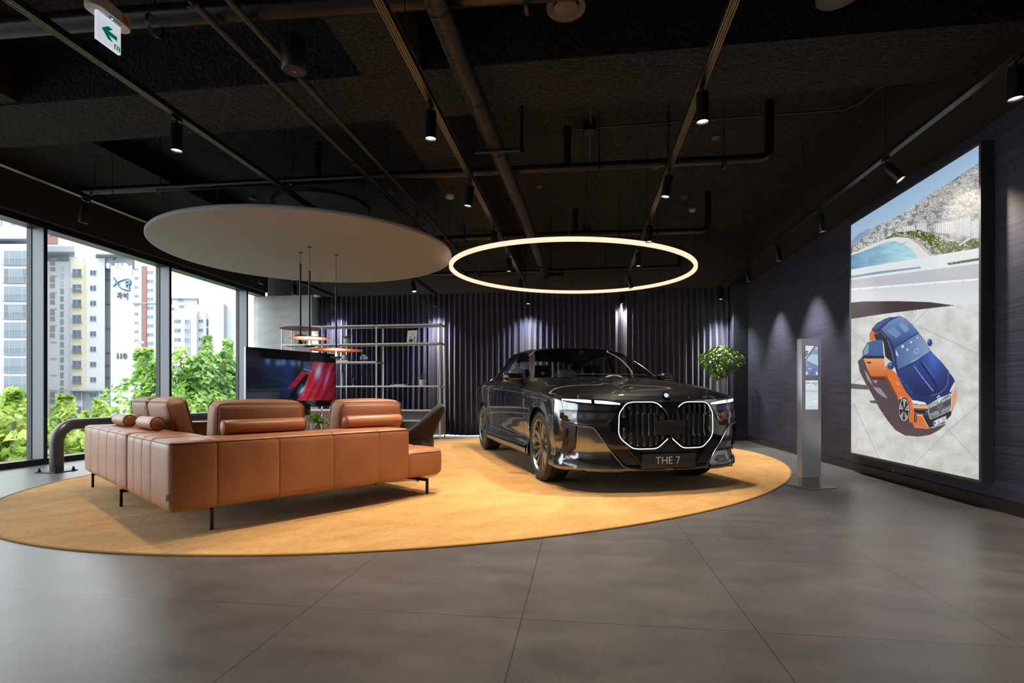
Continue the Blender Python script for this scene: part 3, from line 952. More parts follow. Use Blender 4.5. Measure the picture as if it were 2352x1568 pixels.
# ---------------------------------------------------------------- three pendants
def pendants():
    coral = mat('coral_disc', (.82, .34, .20), .4, spec=.3); peach = mat('peach_disc', (.85, .52, .40), .4, spec=.3)
    grey = mat('taupe_disc', (.42, .36, .33), .45)
    dark = mat('pendant_dark', (.03, .028, .028), .4)
    zt = 2.93
    specs = [(690, 580, 754.5, 45, 605, 771, 'topmost of the three pendant lamps, with an unlit taupe disc', grey, 0),
             (711, 567, 776.5, 46, 622, 795, 'middle pendant lamp with a small brightly lit coral disc', peach, 1),
             (772, 585, 803.5, 60, 657, 820.5, 'lowest pendant lamp with the widest coral disc', coral, 1)]
    for px, py, yd, hw, yr, yl, lb, dm, lit in specs:
        a = onz(px, py, zt)
        d = -a.x * sTH + a.y * cTH
        f = lambda y: EYE + (HY - y) * d / F_PX
        r = hw * d / F_PX
        zd, zr, zl = f(yd), f(yr), f(yl)
        t = empty('pendant_lamp', (a.x, a.y, zd), 0, lb, 'pendant lamp', 'pendant lamps over the coffee table')
        bm = NB(); lathe(bm, [(0, zt - zd - .006), (.03, zt - zd - .006), (.03, zt - zd), (0, zt - zd)], n=24); obj('ceiling_cap', bm, dark, t)
        bm = NB(); cyl(bm, (0, 0, zr - zd), (0, 0, zt - zd - .004), .003, n=8); obj('cord', bm, dark, t)
        bm = NB(); cyl(bm, (0, 0, .01), (0, 0, zr - zd), .0125, n=14); obj('rod', bm, dark, t)
        bm = NB(); lathe(bm, [(0, .012), (.02, .011), (r * .6, .004), (r, -.004), (r * 1.004, -.001), (r, .004), (r * .6, .016), (.02, .026), (0, .026)], n=64); obj('reflector_disc', bm, dm, t, angle=60)
        zz = zl - zd
        bm = NB(); lathe(bm, [(.016, zz), (.013, zz * .6), (.010, zz * .3), (.009, 0.012)], n=20); obj('stem', bm, coral if lit else dark, t)
        rl = .078
        bm = NB(); lathe(bm, [(0, zz - .012), (rl * .9, zz - .011), (rl, zz + .002), (rl, zz + .010), (rl * .93, zz + .010), (rl * .9, zz), (.015, zz)], n=32); ds = obj('lamp_dish', bm, dark, t)
        if lit:
            bm = NB(); lathe(bm, [(.020, zz + .001), (rl * .88, zz + .001), (rl * .88, zz + .006), (.020, zz + .006)], n=32)
            obj('light_ring', bm, emission_mat('pendant_led', (1, .80, .62), 50.0), ds)
pendants()

# ---------------------------------------------------------------- exit sign
def exit_sign():
    zb = 2.70
    a = onz(222, 87, zb); b = onz(279, 127, zb)
    X = (a.x + b.x) / 2; y0, y1 = a.y, b.y
    h = .142
    t = empty('exit_sign', (X, (y0 + y1) / 2, zb + h), 0, 'white hanging exit sign with a green arrow pointing left', 'exit sign')
    L = (y1 - y0) / 2
    th = .016
    lit = mat('sign_acrylic', (.75, .78, .85), .25, emit=(.80, .85, 1.0), estr=.62)
    green = mat('sign_green', (.0, .22, .12), .4, emit=(0, .30, .16), estr=.35)
    bm = NB(); box(bm, (-th, -L, -h), (0, L, .01), bev=.0015); pl = obj('panel', bm, lit, t)
    # face is +X, its left side (as seen) is -Y
    W = 2 * L
    def P(u, v): return (.0008, -L + u * W, -h * v)
    def face(poly, nm, M_):
        bm = NB()
        A_ = [bm.verts.new(P(u, v)) for u, v in poly]
        B_ = [bm.verts.new((x + .001, y, z)) for x, y, z in [P(u, v) for u, v in poly]]
        bm.faces.new(A_); bm.faces.new(B_[::-1])
        for i in range(len(A_)): bm.faces.new((A_[i], A_[(i + 1) % len(A_)], B_[(i + 1) % len(A_)], B_[i]))
        return obj(nm, bm, M_, pl, smooth=False)
    ar = [(.17, .52), (.44, .30), (.64, .30), (.47, .45), (.82, .45), (.82, .60), (.47, .60), (.64, .76), (.44, .76)]
    face(ar, 'arrow', green)
    # small door pictogram, lower right
    for q in ([(.70, .76), (.95, .76), (.95, .79), (.70, .79)], [(.70, .76), (.74, .76), (.74, .94), (.70, .94)], [(.91, .76), (.95, .76), (.95, .94), (.91, .94)],
              [(.78, .82), (.86, .80), (.87, .84), (.79, .85)], [(.80, .86), (.88, .86), (.90, .93), (.87, .93), (.85, .89), (.80, .93), (.77, .93)]):
        face(q, 'pictogram', green)
    # housing: a stadium along Y
    hl, hw, hh = L + .045, .047, .055
    poly = []
    for k in range(13): poly.append((hw * cos(pi * k / 12), hl - hw + hw * sin(pi * k / 12)))
    for k in range(13): poly.append((-hw * cos(pi * k / 12), -(hl - hw) - hw * sin(pi * k / 12)))
    bm = NB(); prism(bm, poly, .0, hh); 
    bmesh.ops.translate(bm, vec=(-.008, 0, 0), verts=bm.verts)
    obj('housing', bm, mat('sign_housing', (.55, .54, .53), .45), t, angle=30)
    bm = NB(); box(bm, (.0385, .035, .012), (.0398, .075, .05)); obj('orange_label', bm, mat('orange_sticker', (.75, .13, .01), .5), t, smooth=False)
    bm = NB(); lathe(bm, [(0, -.003), (.004, -.003), (.004, 0), (0, 0)], n=12, c=(.016, 0, 0)); obj('indicator', bm, emission_mat('green_led', (.1, 1, .6), 2.5), t)
    bm = NB(); box(bm, (.008, -.02, -.0015), (.026, .05, 0), bev=.0007); obj('test_panel', bm, mat('sign_dark', (.2, .21, .24), .4), t)
    bm = NB(); cyl(bm, (-.008, 0, hh), (-.008, 0, ZC - zb - h), .008, n=10); obj('hanging_rod', bm, M_black, t)
exit_sign()
# =====================================================================================
# THE CAR  (x forward, y left, z up; origin on the floor under the front axle)
# =====================================================================================
CARO = Vector((0.4633, 5.8828, 0.011))
CARA = 0.37373
CAR = empty('car', CARO, CARA - pi / 2, 'dark grey luxury saloon with black bonnet and lit double grille', 'car')
AX_F, AX_R, WR, TRK = -.025, -3.25, .374, .982

Mc_black = mat('car_paint_black', (0.004, 0.004, 0.0045), .5, .0, coat=1.0, coat_rough=.008, spec=.1)
Mc_grey = mat('car_paint_grey', (0.19, 0.195, 0.205), .14, .95, coat=1.0, coat_rough=.01)
Mc_gloss = mat('gloss_black_plastic', (0.004, 0.004, 0.0045), .08, coat=.6)
Mc_rubber = mat('tyre_rubber', (0.016, 0.016, 0.017), .62, bump=(60, .1, .002))
Mc_dark = mat('car_underside', (0.006, 0.006, 0.006), .8)
Mc_glass = glass_mat('car_glass', (0.80, 0.84, 0.83), refl=1.0, ior=1.5)
Mc_glass2 = glass_mat('car_side_glass', (0.62, 0.66, 0.68), refl=1.2, ior=1.6)
Mc_bright = mat('car_bright_edge', (0.35, 0.36, 0.38), .15, 1.0)
Mc_seam = mat('panel_gap', (0.002, 0.002, 0.002), .9)
Mc_drl = emission_mat('daytime_light', (.90, 1.0, .95), 2.4)
Mc_glow = emission_mat('grille_glow', (.84, 1.0, .88), 1.5)

def spl(P, n, breaks=()):
    """Catmull-Rom through the rows of P [k,...], n samples per span, with corners at breaks"""
    P = np.asarray(P, float)
    k = len(P)
    out = []
    for i in range(k - 1):
        p1, p2 = P[i], P[i + 1]
        ch = lambda a, b: np.maximum(np.linalg.norm(a - b, axis=-1, keepdims=True), 1e-5)
        d = ch(p1, p2)
        if i > 0 and i not in breaks:
            dm = ch(P[i - 1], p1); m1 = ((p1 - P[i - 1]) / dm * d + (p2 - p1) / d * dm) / (dm + d) * d
        else: m1 = p2 - p1
        if i + 2 < k and (i + 1) not in breaks:
            dp = ch(p2, P[i + 2]); m2 = ((P[i + 2] - p2) / dp * d + (p2 - p1) / d * dp) / (dp + d) * d
        else: m2 = p2 - p1
        N_ = n[i] if isinstance(n, (list, tuple)) else n
        for s in range(N_):
            t = s / N_
            out.append((2 * t ** 3 - 3 * t * t + 1) * p1 + (t ** 3 - 2 * t * t + t) * m1 + (-2 * t ** 3 + 3 * t * t) * p2 + (t ** 3 - t * t) * m2)
    out.append(P[-1])
    return np.array(out)

# rows nose -> tail, columns shoulder -> centre line (right half, y > 0 mirrored)
R_ = [
 # S                 B                  G                  T                  R                  M                  C
 [(.48,.950,.912),(.61,.905,.898),(.72,.82,.886),(.805,.70,.877),(.862,.55,.870),(.905,.28,.864),(.918,0,.860)],
 [(.34,.957,.920),(.45,.90,.938),(.60,.79,.941),(.72,.66,.943),(.80,.49,.944),(.848,.25,.945),(.860,0,.945)],
 [(.12,.965,.938),(.20,.88,.984),(.30,.775,1.008),(.39,.650,1.022),(.45,.46,1.030),(.48,.24,1.034),(.49,0,1.034)],
 [(-.20,.968,.955),(-.18,.895,1.003),(-.14,.79,1.040),(-.09,.68,1.062),(-.04,.48,1.076),(-.01,.25,1.082),(0,0,1.083)],
 [(-.80,.970,.985),(-.79,.925,1.040),(-.765,.895,1.080),(-.735,.855,1.104),(-.705,.820,1.115),(-.46,.42,1.121),(-.37,0,1.118)],
 [(-1.2,.972,1.003),(-1.2,.925,1.048),(-1.2,.893,1.072),(-1.07,.770,1.302),(-1.03,.715,1.318),(-.90,.38,1.345),(-.86,0,1.352)],
 [(-1.6,.972,1.018),(-1.6,.922,1.060),(-1.6,.890,1.085),(-1.45,.685,1.462),(-1.39,.625,1.492),(-1.30,.34,1.522),(-1.27,0,1.528)],
 [(-2.1,.972,1.036),(-2.1,.918,1.075),(-2.1,.883,1.10),(-2.05,.680,1.508),(-2.0,.615,1.540),(-1.98,.33,1.566),(-1.97,0,1.570)],
 [(-2.7,.968,1.056),(-2.7,.908,1.093),(-2.7,.868,1.115),(-2.68,.665,1.462),(-2.66,.595,1.500),(-2.66,.32,1.532),(-2.66,0,1.538)],
 [(-3.1,.960,1.068),(-3.1,.895,1.108),(-3.1,.850,1.132),(-3.06,.640,1.372),(-3.05,.575,1.412),(-3.09,.32,1.455),(-3.10,0,1.465)],
 [(-3.5,.948,1.078),(-3.5,.868,1.122),(-3.52,.805,1.145),(-3.58,.690,1.170),(-3.66,.610,1.182),(-3.83,.33,1.196),(-3.87,0,1.20)],
 [(-4.0,.905,1.075),(-4.02,.835,1.105),(-4.05,.775,1.118),(-4.1,.70,1.125),(-4.15,.59,1.133),(-4.20,.32,1.145),(-4.21,0,1.15)],
 [(-4.17,.86,1.062),(-4.22,.80,1.076),(-4.28,.735,1.082),(-4.33,.65,1.088),(-4.37,.53,1.095),(-4.42,.30,1.105),(-4.43,0,1.11)],
]
RA = np.array(R_, float)                       # [13,7,3]
nspan = [7, 9, 9, 12, 12, 12, 12, 12, 8, 10, 8, 6]
cols = []
for j in range(7):
    br = () if j < 3 else ((4,) if j < 4 else (4, 10))
    cols.append(spl(RA[:, j], nspan, br))
CA = np.stack(cols, 1)                         # [rows,7,3]
rowi = np.cumsum([0] + nspan)                  # fine row of each key row
fine = []
for r in CA:
    full = np.concatenate([r, (r[:-1] * [1, -1, 1])[::-1]], 0)     # 13 columns, S .. C .. S'
    fine.append(spl(full, 6, (2, 3, 4, 8, 9, 10)))
UP = np.array(fine)                            # [rows, 73, 3]
def smooth_region(i0, i1, j0, j1, n):
    for _ in range(n):
        A_ = UP.copy()
        UP[i0:i1, j0:j1] = (A_[i0 - 1:i1 - 1, j0:j1] + A_[i0 + 1:i1 + 1, j0:j1] + A_[i0:i1, j0 - 1:j1 - 1] + A_[i0:i1, j0 + 1:j1 + 1]) / 4 * .5 + A_[i0:i1, j0:j1] * .5
smooth_region(rowi[1] - 2, rowi[4], 2, UP.shape[1] - 2, 60)
smooth_region(rowi[4] + 1, rowi[6], 25, UP.shape[1] - 25, 30)
smooth_region(rowi[6] + 1, rowi[9], 25, UP.shape[1] - 25, 30)
# twin bonnet ridges
for i in range(rowi[4]):
    for j in range(UP.shape[1]):
        x, y, z = UP[i, j]
        f = min(1, i / 10) * min(1, (rowi[4] - i) / 6)
        UP[i, j, 2] += .008 * f * math.exp(-((abs(y) - .40) / .05) ** 2) - .004 * f * math.exp(-((abs(y) - .30) / .06) ** 2)
cS, cB, cG, cT, cRr, cM, cC = [6 * k for k in range(7)]
NC = UP.shape[1]
def is_ws(i, j): return rowi[4] <= i < rowi[6] and cRr <= j < NC - 1 - cRr
def is_rw(i, j): return rowi[9] <= i < rowi[10] and cRr <= j < NC - 1 - cRr
def is_side(i, j):
    jj = min(j, NC - 2 - j)
    if not (cG <= jj < cT): return False
    return rowi[4] + 3 <= i < rowi[10] - 3
def side_glass(i, j):
    jj = min(j, NC - 2 - j)
    return is_side(i, j) and cG <= jj < cT
bm = NB()
grid(bm, UP, mask=lambda i, j: not (is_ws(i, j) or is_rw(i, j) or is_side(i, j)))
bmesh.ops.delete(bm, geom=[v for v in bm.verts if not v.link_faces], context='VERTS')
upper = obj('upper_body', bm, Mc_black, CAR, angle=35)
tag(upper, 'gloss black bonnet, pillars and roof')
def patch(name, mask, m, off=-.004, th=.004):
    bm = NB(); grid(bm, UP, mask=mask)
    bmesh.ops.delete(bm, geom=[v for v in bm.verts if not v.link_faces], context='VERTS')
    o = obj(name, bm, m, CAR, angle=60)
    return o
patch('windscreen', is_ws, Mc_glass)
patch('rear_window', is_rw, Mc_glass2)
# door glass, split at the pillars
iB = [rowi[4] + 3, rowi[5] + 1, rowi[7] - 3, rowi[7] - 1, rowi[9] - 2, rowi[9], rowi[10] - 3]
for sd in (0, 1):
    ms = (lambda i, j, sd=sd: (j > NC // 2) == bool(sd))
    for a, b in ((iB[0], iB[1] - 0), (iB[1] + 1, iB[2]), (iB[3], iB[4]), (iB[5], iB[6])):
        patch('door_glass', lambda i, j, a=a, b=b, ms=ms: side_glass(i, j) and a <= i < b and ms(i, j), Mc_glass2)
    for a, b in ((iB[1], iB[1] + 1), (iB[2], iB[3]), (iB[4], iB[5])):
        patch('window_pillar', lambda i, j, a=a, b=b, ms=ms: side_glass(i, j) and a <= i < b and ms(i, j), Mc_gloss)
# bright line round the side windows
def offp(P, o):
    P = Vector(P); return P
for sd in (1, -1):
    pts = [Vector(UP[i, cG if sd > 0 else NC - 1 - cG]) for i in range(iB[0], iB[6] + 1)]
    top = [Vector(UP[i, cT if sd > 0 else NC - 1 - cT]) for i in range(iB[0], iB[6] + 1)]
    loop = pts + top[::-1]
    loop = [p + Vector((0, .003 * sd, .001)) for p in loop]
    bm = NB(); tube(bm, loop, .0042, n=6, closed=True); obj('window_trim', bm, Mc_bright, CAR)

# ---- lower band
topl = [UP[0, j] for j in range(cC, -1, -1)] + [UP[i, 0] for i in range(1, UP.shape[0])] + [UP[-1, j] for j in range(1, cC + 1)]
topl = np.array(topl)                          # nose centre -> left side -> tail centre (y>0)
nst = len(topl)
tg = np.gradient(topl[:, :2], axis=0)
tg /= np.linalg.norm(tg, axis=1, keepdims=True) + 1e-9
nrm = np.stack([-tg[:, 1], tg[:, 0]], 1)       # outward (left of direction of travel is inside -> check)
ctr = np.array([-1.7, 0])
for k in range(nst):
    if np.dot(nrm[k], topl[k, :2] - ctr) < 0: nrm[k] *= -1
nrm[0] = (1, 0); nrm[-1] = (-1, 0)
for _ in range(6): nrm[1:-1] = (nrm[:-2] + 2 * nrm[1:-1] + nrm[2:]) / 4
nrm /= np.linalg.norm(nrm, axis=1, keepdims=True)
# profiles: fraction of the height from top, outward offset
P_n = np.array([(0, 0), (.05, .014), (.14, .022), (.30, .030), (.45, .030), (.62, .020), (.74, .004), (.84, .012), (.93, .032), (.98, .030), (1, .012)])
P_s = np.array([(0, 0), (.04, .010), (.12, .008), (.28, .010), (.42, .006), (.60, -.012), (.74, -.020), (.84, -.004), (.91, .008), (.96, .004), (1, -.03)])
P_t = np.array([(0, 0), (.06, .020), (.20, .012), (.38, .006), (.55, .030), (.72, .030), (.84, .018), (.92, .0), (.96, -.02), (.985, -.05), (1, -.08)])
tt = np.linspace(0, 1, 46)
def prof(P, t):
    Q = spl(P, 12)
    return np.interp(t, Q[:, 0], Q[:, 1])
fn_, fs_, ft_ = prof(P_n, tt), prof(P_s, tt), prof(P_t, tt)
def sm(a, b, x):
    t = np.clip((x - a) / (b - a), 0, 1); return t * t * (3 - 2 * t)
BAND = np.zeros((nst, 46, 3))
for k in range(nst):
    x, y, z = topl[k]
    wn = sm(.15, .50, x); wt = sm(-3.75, -4.1, x); ws = 1 - wn - wt
    off = wn * fn_ + ws * fs_ + wt * ft_
    zb = wn * .205 + ws * .215 + wt * .28
    BAND[k, :, 0] = x + nrm[k, 0] * off
    BAND[k, :, 1] = y + nrm[k, 1] * off
    BAND[k, :, 2] = z + (zb - z) * tt
# flared wheel-arch lips
RA_ = .412
for ax in (AX_F, AX_R):
    for k in range(nst):
        for q in range(46):
            x, y, z = BAND[k, q]
            if y < .7: continue
            d = math.hypot(x - ax, z - WR)
            f = math.exp(-((d - RA_) / .045) ** 2)
            BAND[k, q, 1] += .010 * f
full = np.concatenate([BAND[::-1], (BAND * [1, -1, 1])[1:]], 0)
def near_arch(P):
    if abs(P[1]) < .6: return None
    for ax in (AX_F, AX_R):
        if math.hypot(P[0] - ax, P[2] - WR) < RA_: return ax
    return None
bm = NB()
V = [[bm.verts.new(full[i][j]) for j in range(46)] for i in range(len(full))]
for i in range(len(full) - 1):
    for j in range(45):
        c = (full[i][j] + full[i + 1][j + 1]) / 2
        if near_arch(c) is not None: continue
        bm.faces.new((V[i][j], V[i + 1][j], V[i + 1][j + 1], V[i][j + 1]))
bmesh.ops.delete(bm, geom=[v for v in bm.verts if not v.link_faces], context='VERTS')
for e in [e for e in bm.edges if len(e.link_faces) == 1]:
    for v in e.verts:
        x, y, z = v.co
        for ax in (AX_F, AX_R):
            d = math.hypot(x - ax, z - WR)
            if abs(d - RA_) < .05 and z > .225 and abs(y) > .7:
                v.co.x = ax + (x - ax) * RA_ / d; v.co.z = WR + (z - WR) * RA_ / d
lower = obj('lower_body', bm, Mc_grey, CAR, angle=35)
tag(lower, 'dark grey metallic doors, wings and bumper')
# BVH of the closed band for decals
bvh_verts = [Vector(p) for p in full.reshape(-1, 3)]
nq = len(full)
BV = BVHTree.FromPolygons(bvh_verts, [(i * 46 + j, (i + 1) * 46 + j, (i + 1) * 46 + j + 1, i * 46 + j + 1) for i in range(nq - 1) for j in range(45)])
UPv = [Vector(p) for p in UP.reshape(-1, 3)]
BU = BVHTree.FromPolygons(UPv, [(i * NC + j, (i + 1) * NC + j, (i + 1) * NC + j + 1, i * NC + j + 1) for i in range(UP.shape[0] - 1) for j in range(NC - 1)])
def front(y, z, off=0.0, diag=.0):
    """point of the front surface seen from ahead at lateral y, height z"""
    s = 1 if y > 0 else -1
    d = Vector((-1, -s * diag, 0)).normalized() if abs(y) > .6 else Vector((-1, 0, 0))
    o = Vector((3, y, z)) if abs(y) <= .6 or diag == 0 else Vector((3, y, z))
    for T in (BV, BU):
        h = T.ray_cast(Vector((3, y, z)), Vector((-1, 0, 0)))
        if h[0] is not None:
            n = h[1]
            if n.x < 0: n = -n
            return h[0] + n * off
    return Vector((.5, y, z))
def side(x, z, sd=-1, off=0.0):
    h = BV.ray_cast(Vector((x, 3 * sd, z)), Vector((0, -sd, 0)))
    if h[0] is None: h = BU.ray_cast(Vector((x, 3 * sd, z)), Vector((0, -sd, 0)))
    n = h[1]
    if n.y * sd < 0: n = -n
    return h[0] + n * off
def lerp_poly(pl, t):
    xs = [p[0] for p in pl]
    L = [0]
    for a, b in zip(pl[:-1], pl[1:]): L.append(L[-1] + math.dist(a, b))
    s = t * L[-1]
    for i in range(len(pl) - 1):
        if s <= L[i + 1] + 1e-9:
            u = (s - L[i]) / max(1e-9, L[i + 1] - L[i])
            return (pl[i][0] + (pl[i + 1][0] - pl[i][0]) * u, pl[i][1] + (pl[i + 1][1] - pl[i][1]) * u)
    return pl[-1]
def decal(name, top, bot, m, off=.003, th=.006, nu=30, nv=10, fn=front, parent=None, byx=True, smooth_a=30, **kw):
    """a solid patch lying on the bodywork between two polylines given in (y,z) (front) or (x,z) (side)"""
    parent = parent or CAR
    def yat(pl, y):
        ys = [p[0] for p in pl]; zs = [p[1] for p in pl]
        return float(np.interp(y, ys, zs))
    bm = NB()
    P = []
    us = sorted(set([round(u, 5) for u in np.linspace(top[0][0], top[-1][0], nu + 1)] + [p[0] for p in top] + [p[0] for p in bot if top[0][0] <= p[0] <= top[-1][0]])) if byx else None
    rows = us if byx else [i / nu for i in range(nu + 1)]
    for u in rows:
        if byx: a = (u, yat(top, u)); b = (u, yat(bot, u))
        else: a = lerp_poly(top, u); b = lerp_poly(bot, u)
        P.append([fn(a[0] + (b[0] - a[0]) * j / nv, a[1] + (b[1] - a[1]) * j / nv, off=off, **kw) for j in range(nv + 1)])
    grid(bm, P)
    bmesh.ops.recalc_face_normals(bm, faces=bm.faces)
    o = obj(name, bm, m, parent, angle=smooth_a)
    # the thickness goes inwards
    return o
mir = lambda pl: [(-y, z) for y, z in pl][::-1]

# black front mask: headlight band + kidney surround + lower intake
top = [(-.945, .770), (-.90, .775), (-.60, .765), (-.52, .765), (-.47, .81), (-.40, .848), (0, .848)]
bot = [(-.945, .690), (-.90, .665), (-.80, .652), (-.70, .620), (-.45, .262), (-.38, .235), (0, .232)]
topf = top + mir(top)[1:]; botf = bot + mir(bot)[1:]
decal('front_mask', topf, botf, Mc_gloss, off=.004, nu=90, nv=40)
for s in (-1, 1):
    q = (lambda pl: pl) if s < 0 else mir
    # daytime lights in two segments inside a dark housing
    decal('light_housing', q([(-.94, .880), (-.80, .876), (-.60, .862), (-.40, .828)]), q([(-.94, .862), (-.80, .830), (-.60, .818), (-.40, .814)]), Mc_gloss, off=.003, nu=26, nv=4)
    for a, b in ((-.925, -.715), (-.69, -.47)):
        hi = lambda y: np.interp(y, [-.915, -.80, -.60, -.42], [.872, .867, .853, .826])
        lo = lambda y: np.interp(y, [-.915, -.80, -.60, -.42], [.862, .841, .827, .819])
        yy = np.linspace(a, b, 5)
        decal('daytime_light', q([(y, float(hi(y))) for y in yy]), q([(y, float(lo(y))) for y in yy]), Mc_drl, off=.010, nu=12, nv=3)
    # main headlight lens and its reflectors, below
    hl = decal('headlamp', q([(-.915, .757), (-.60, .752), (-.50, .745)]), q([(-.915, .685), (-.60, .680), (-.56, .682)]), mat('headlamp_lens', (.02, .022, .025), .04, coat=1, spec=.9), off=.012, nu=24, nv=6, byx=False)
    for y0 in (-.86, -.76, -.66):
        decal('headlamp_module', q([(y0, .740), (y0 + .075, .738)]), q([(y0, .700), (y0 + .075, .698)]), mat('headlamp_silver', (.22, .23, .25), .12, .9), off=.016, nu=6, nv=4, parent=hl)
    pl = q([(-.575, .765), (-.50, .742), (-.53, .69), (-.60, .64)])
    # silver fin between headlight and grille
    decal('chrome_fin', q([(-.555, .70), (-.515, .75)]), q([(-.61, .652), (-.545, .672)]), Mc_bright, off=.012, nu=6, nv=4, byx=False)
    # vertical air curtain
    va = decal('air_vent', q([(-.925, .655), (-.87, .655), (-.835, .630)]), q([(-.925, .36), (-.88, .357), (-.835, .41)]), M_black, off=.006, nu=10, nv=24)
    bm = NB(); tube(bm, [front(s * -1 * -abs(y) if False else (y if s < 0 else -y), z, off=.010) for y, z in ((-.84, .635), (-.838, .60), (-.838, .44), (-.855, .40), (-.885, .357))], .006, n=6); obj('vent_edge', bm, Mc_gloss, va)
    bm = NB(); tube(bm, [front((y if s < 0 else -y), z, off=.012) for y, z in ((-.90, .60), (-.90, .50), (-.90, .42))], .014, n=6); obj('vent_fin', bm, Mc_gloss, va)
    # metal edge from the outer corner down to the lip
    bl = [(-.88, .640), (-.80, .628), (-.72, .620), (-.70, .608), (-.59, .455), (-.48, .305), (-.445, .258), (-.37, .235), (-.20, .228), (0, .226)]
    pts = []
    for a, b in zip(bl[:-1], bl[1:]):
        for t in np.linspace(0, 1, 5)[:-1]: pts.append(front((a[0] + (b[0] - a[0]) * t) * (-s), a[1] + (b[1] - a[1]) * t, off=.009))
    pts = [p * 1 for p in pts]
    bm = NB(); tube(bm, pts, .008, n=8); obj('bumper_blade', bm, mat('dark_metal_edge', (.22, .225, .23), .2, .95), CAR)
    # lower corner chamfer
    decal('corner_winglet', q([(-.90, .345), (-.80, .285), (-.62, .262), (-.45, .250)]), q([(-.90, .255), (-.80, .222), (-.62, .214), (-.45, .212)]), mat('grey_winglet', (.10, .104, .11), .25, .8, coat=1), off=.010, nu=24, nv=5)
    # intake mesh corners
    decal('lower_intake', q([(-.545, .41), (-.30, .41)]), q([(-.425, .268), (-.245, .268)]), Mc_seam, off=.008, nu=8, nv=5, byx=False)
    bm = NB(); tube(bm, [front(y * -s, z, off=.013) for y, z in ((-.385, .405), (-.33, .335), (-.275, .262))], .006, n=6); obj('intake_strut', bm, Mc_gloss, CAR)

# ---- kidneys
def kidney(s):
    o8 = [(.025, .735), (.11, .825), (.165, .848), (.37, .848), (.425, .832), (.485, .745), (.490, .56), (.465, .505), (.37, .428), (.33, .418), (.15, .418), (.11, .435), (.008, .52)]
    c = Vector((.25, .64))
    # rounded outline
    pts = []
    n_ = len(o8)
    for i in range(n_):
        p0, p1, p2 = Vector(o8[i - 1]), Vector(o8[i]), Vector(o8[(i + 1) % n_])
        r = .035
        a = p1 + (p0 - p1).normalized() * min(r, (p0 - p1).length * .45); b = p1 + (p2 - p1).normalized() * min(r, (p2 - p1).length * .45)
        for t in (0, .25, .5, .75, 1): pts.append(a * (1 - t) ** 2 + p1 * 2 * t * (1 - t) + b * t * t)
    fx = lambda y, z, o: Vector((front(0.30 * s, .65).x - .075 * ((abs(y) - .05) / .5) ** 2 + .008 + o, y, z))
    k = empty('kidney_grille', (0, 0, 0)); k.parent = CAR
    # backing
    bm = NB()
    vc = bm.verts.new(fx(s * c.x, c.y, .000))
    vs = [bm.verts.new(fx(s * p.x, p.y, .000)) for p in pts]
    mid = [bm.verts.new(fx(s * (c.x + (p.x - c.x) * .5), c.y + (p.y - c.y) * .5, .000)) for p in pts]
    vo = [bm.verts.new(fx(s * (p.x + (p.x - c.x) * .02), p.y + (p.y - c.y) * .02, -.06)) for p in pts]
    m_ = len(vs)
    for i in range(m_):
        j = (i + 1) % m_
        bm.faces.new((vc, mid[i], mid[j])); bm.faces.new((mid[i], vs[i], vs[j], mid[j])); bm.faces.new((vs[i], vo[i], vo[j], vs[j]))
    obj('grille_back', bm, Mc_seam, k)
    # frame
    bm = NB(); tube(bm, [fx(s * p.x, p.y, .012) for p in pts], .013, n=8, closed=True); obj('grille_frame', bm, Mc_gloss, k)
    # glowing outline: open at the inner side
    L = []
    for p in pts:
        q = c + (p - c) * 1.0
        L.append(q)
    # drop the part facing the centre between heights .50 and .76
    st = next(i for i, p in enumerate(L) if p.x < .065 and p.y > .755)
    seq = L[st:] + L[:st]
    seq = [p for p in seq if not (p.x < .06 and .515 < p.y < .765)]
    bm = NB(); tube(bm, [fx(s * p.x, p.y, .024) for p in seq], .0042, n=8); obj('light_contour', bm, Mc_glow, k)
    # slats
    for i in range(7):
        y = .080 + .060 * i
        hi = float(np.interp(y, [.05, .135, .19, .37, .425, .49], [.73, .815, .838, .838, .822, .73]))
        lo = float(np.interp(y, [.03, .13, .17, .33, .37, .465, .49], [.53, .445, .43, .43, .44, .52, .56]))
        bm = NB()
        w = .0165
        prf = [(hi, .004), (hi - .012, .026), (hi - .03, .034), (hi - .085, .036), (hi - .10, .018), (lo + .115, .018), (lo + .10, .030), (lo + .04, .030), (lo + .012, .020), (lo, .002)]
        A_ = [bm.verts.new(fx(s * (y - w * .5), z, o)) for z, o in prf]; B_ = [bm.verts.new(fx(s * (y + w * .5), z, o)) for z, o in prf]
        A2 = [bm.verts.new(fx(s * (y - w), z, -.002)) for z, o in prf]; B2 = [bm.verts.new(fx(s * (y + w), z, -.002)) for z, o in prf]
        for q in range(len(prf) - 1):
            bm.faces.new((A_[q], B_[q], B_[q + 1], A_[q + 1])); bm.faces.new((A2[q], A_[q], A_[q + 1], A2[q + 1])); bm.faces.new((B_[q], B2[q], B2[q + 1], B_[q + 1]))
        obj('grille_slat', bm, mat('slat_black_chrome', (.16, .16, .17), .12, .9) if i == 0 and s == -1 else bpy.data.materials['slat_black_chrome'], k, angle=30)
    return fx, k
fx, kR = kidney(-1)
fx2, kL = kidney(1)
# radar cover between the kidneys
xk = fx(0, .6, 0).x; bm = NB(); box(bm, (xk - .03, -.15, .545), (xk + .036, .15, .675), bev=.006); obj('sensor_cover', bm, mat('sensor_black', (.008, .008, .008), .45), CAR)
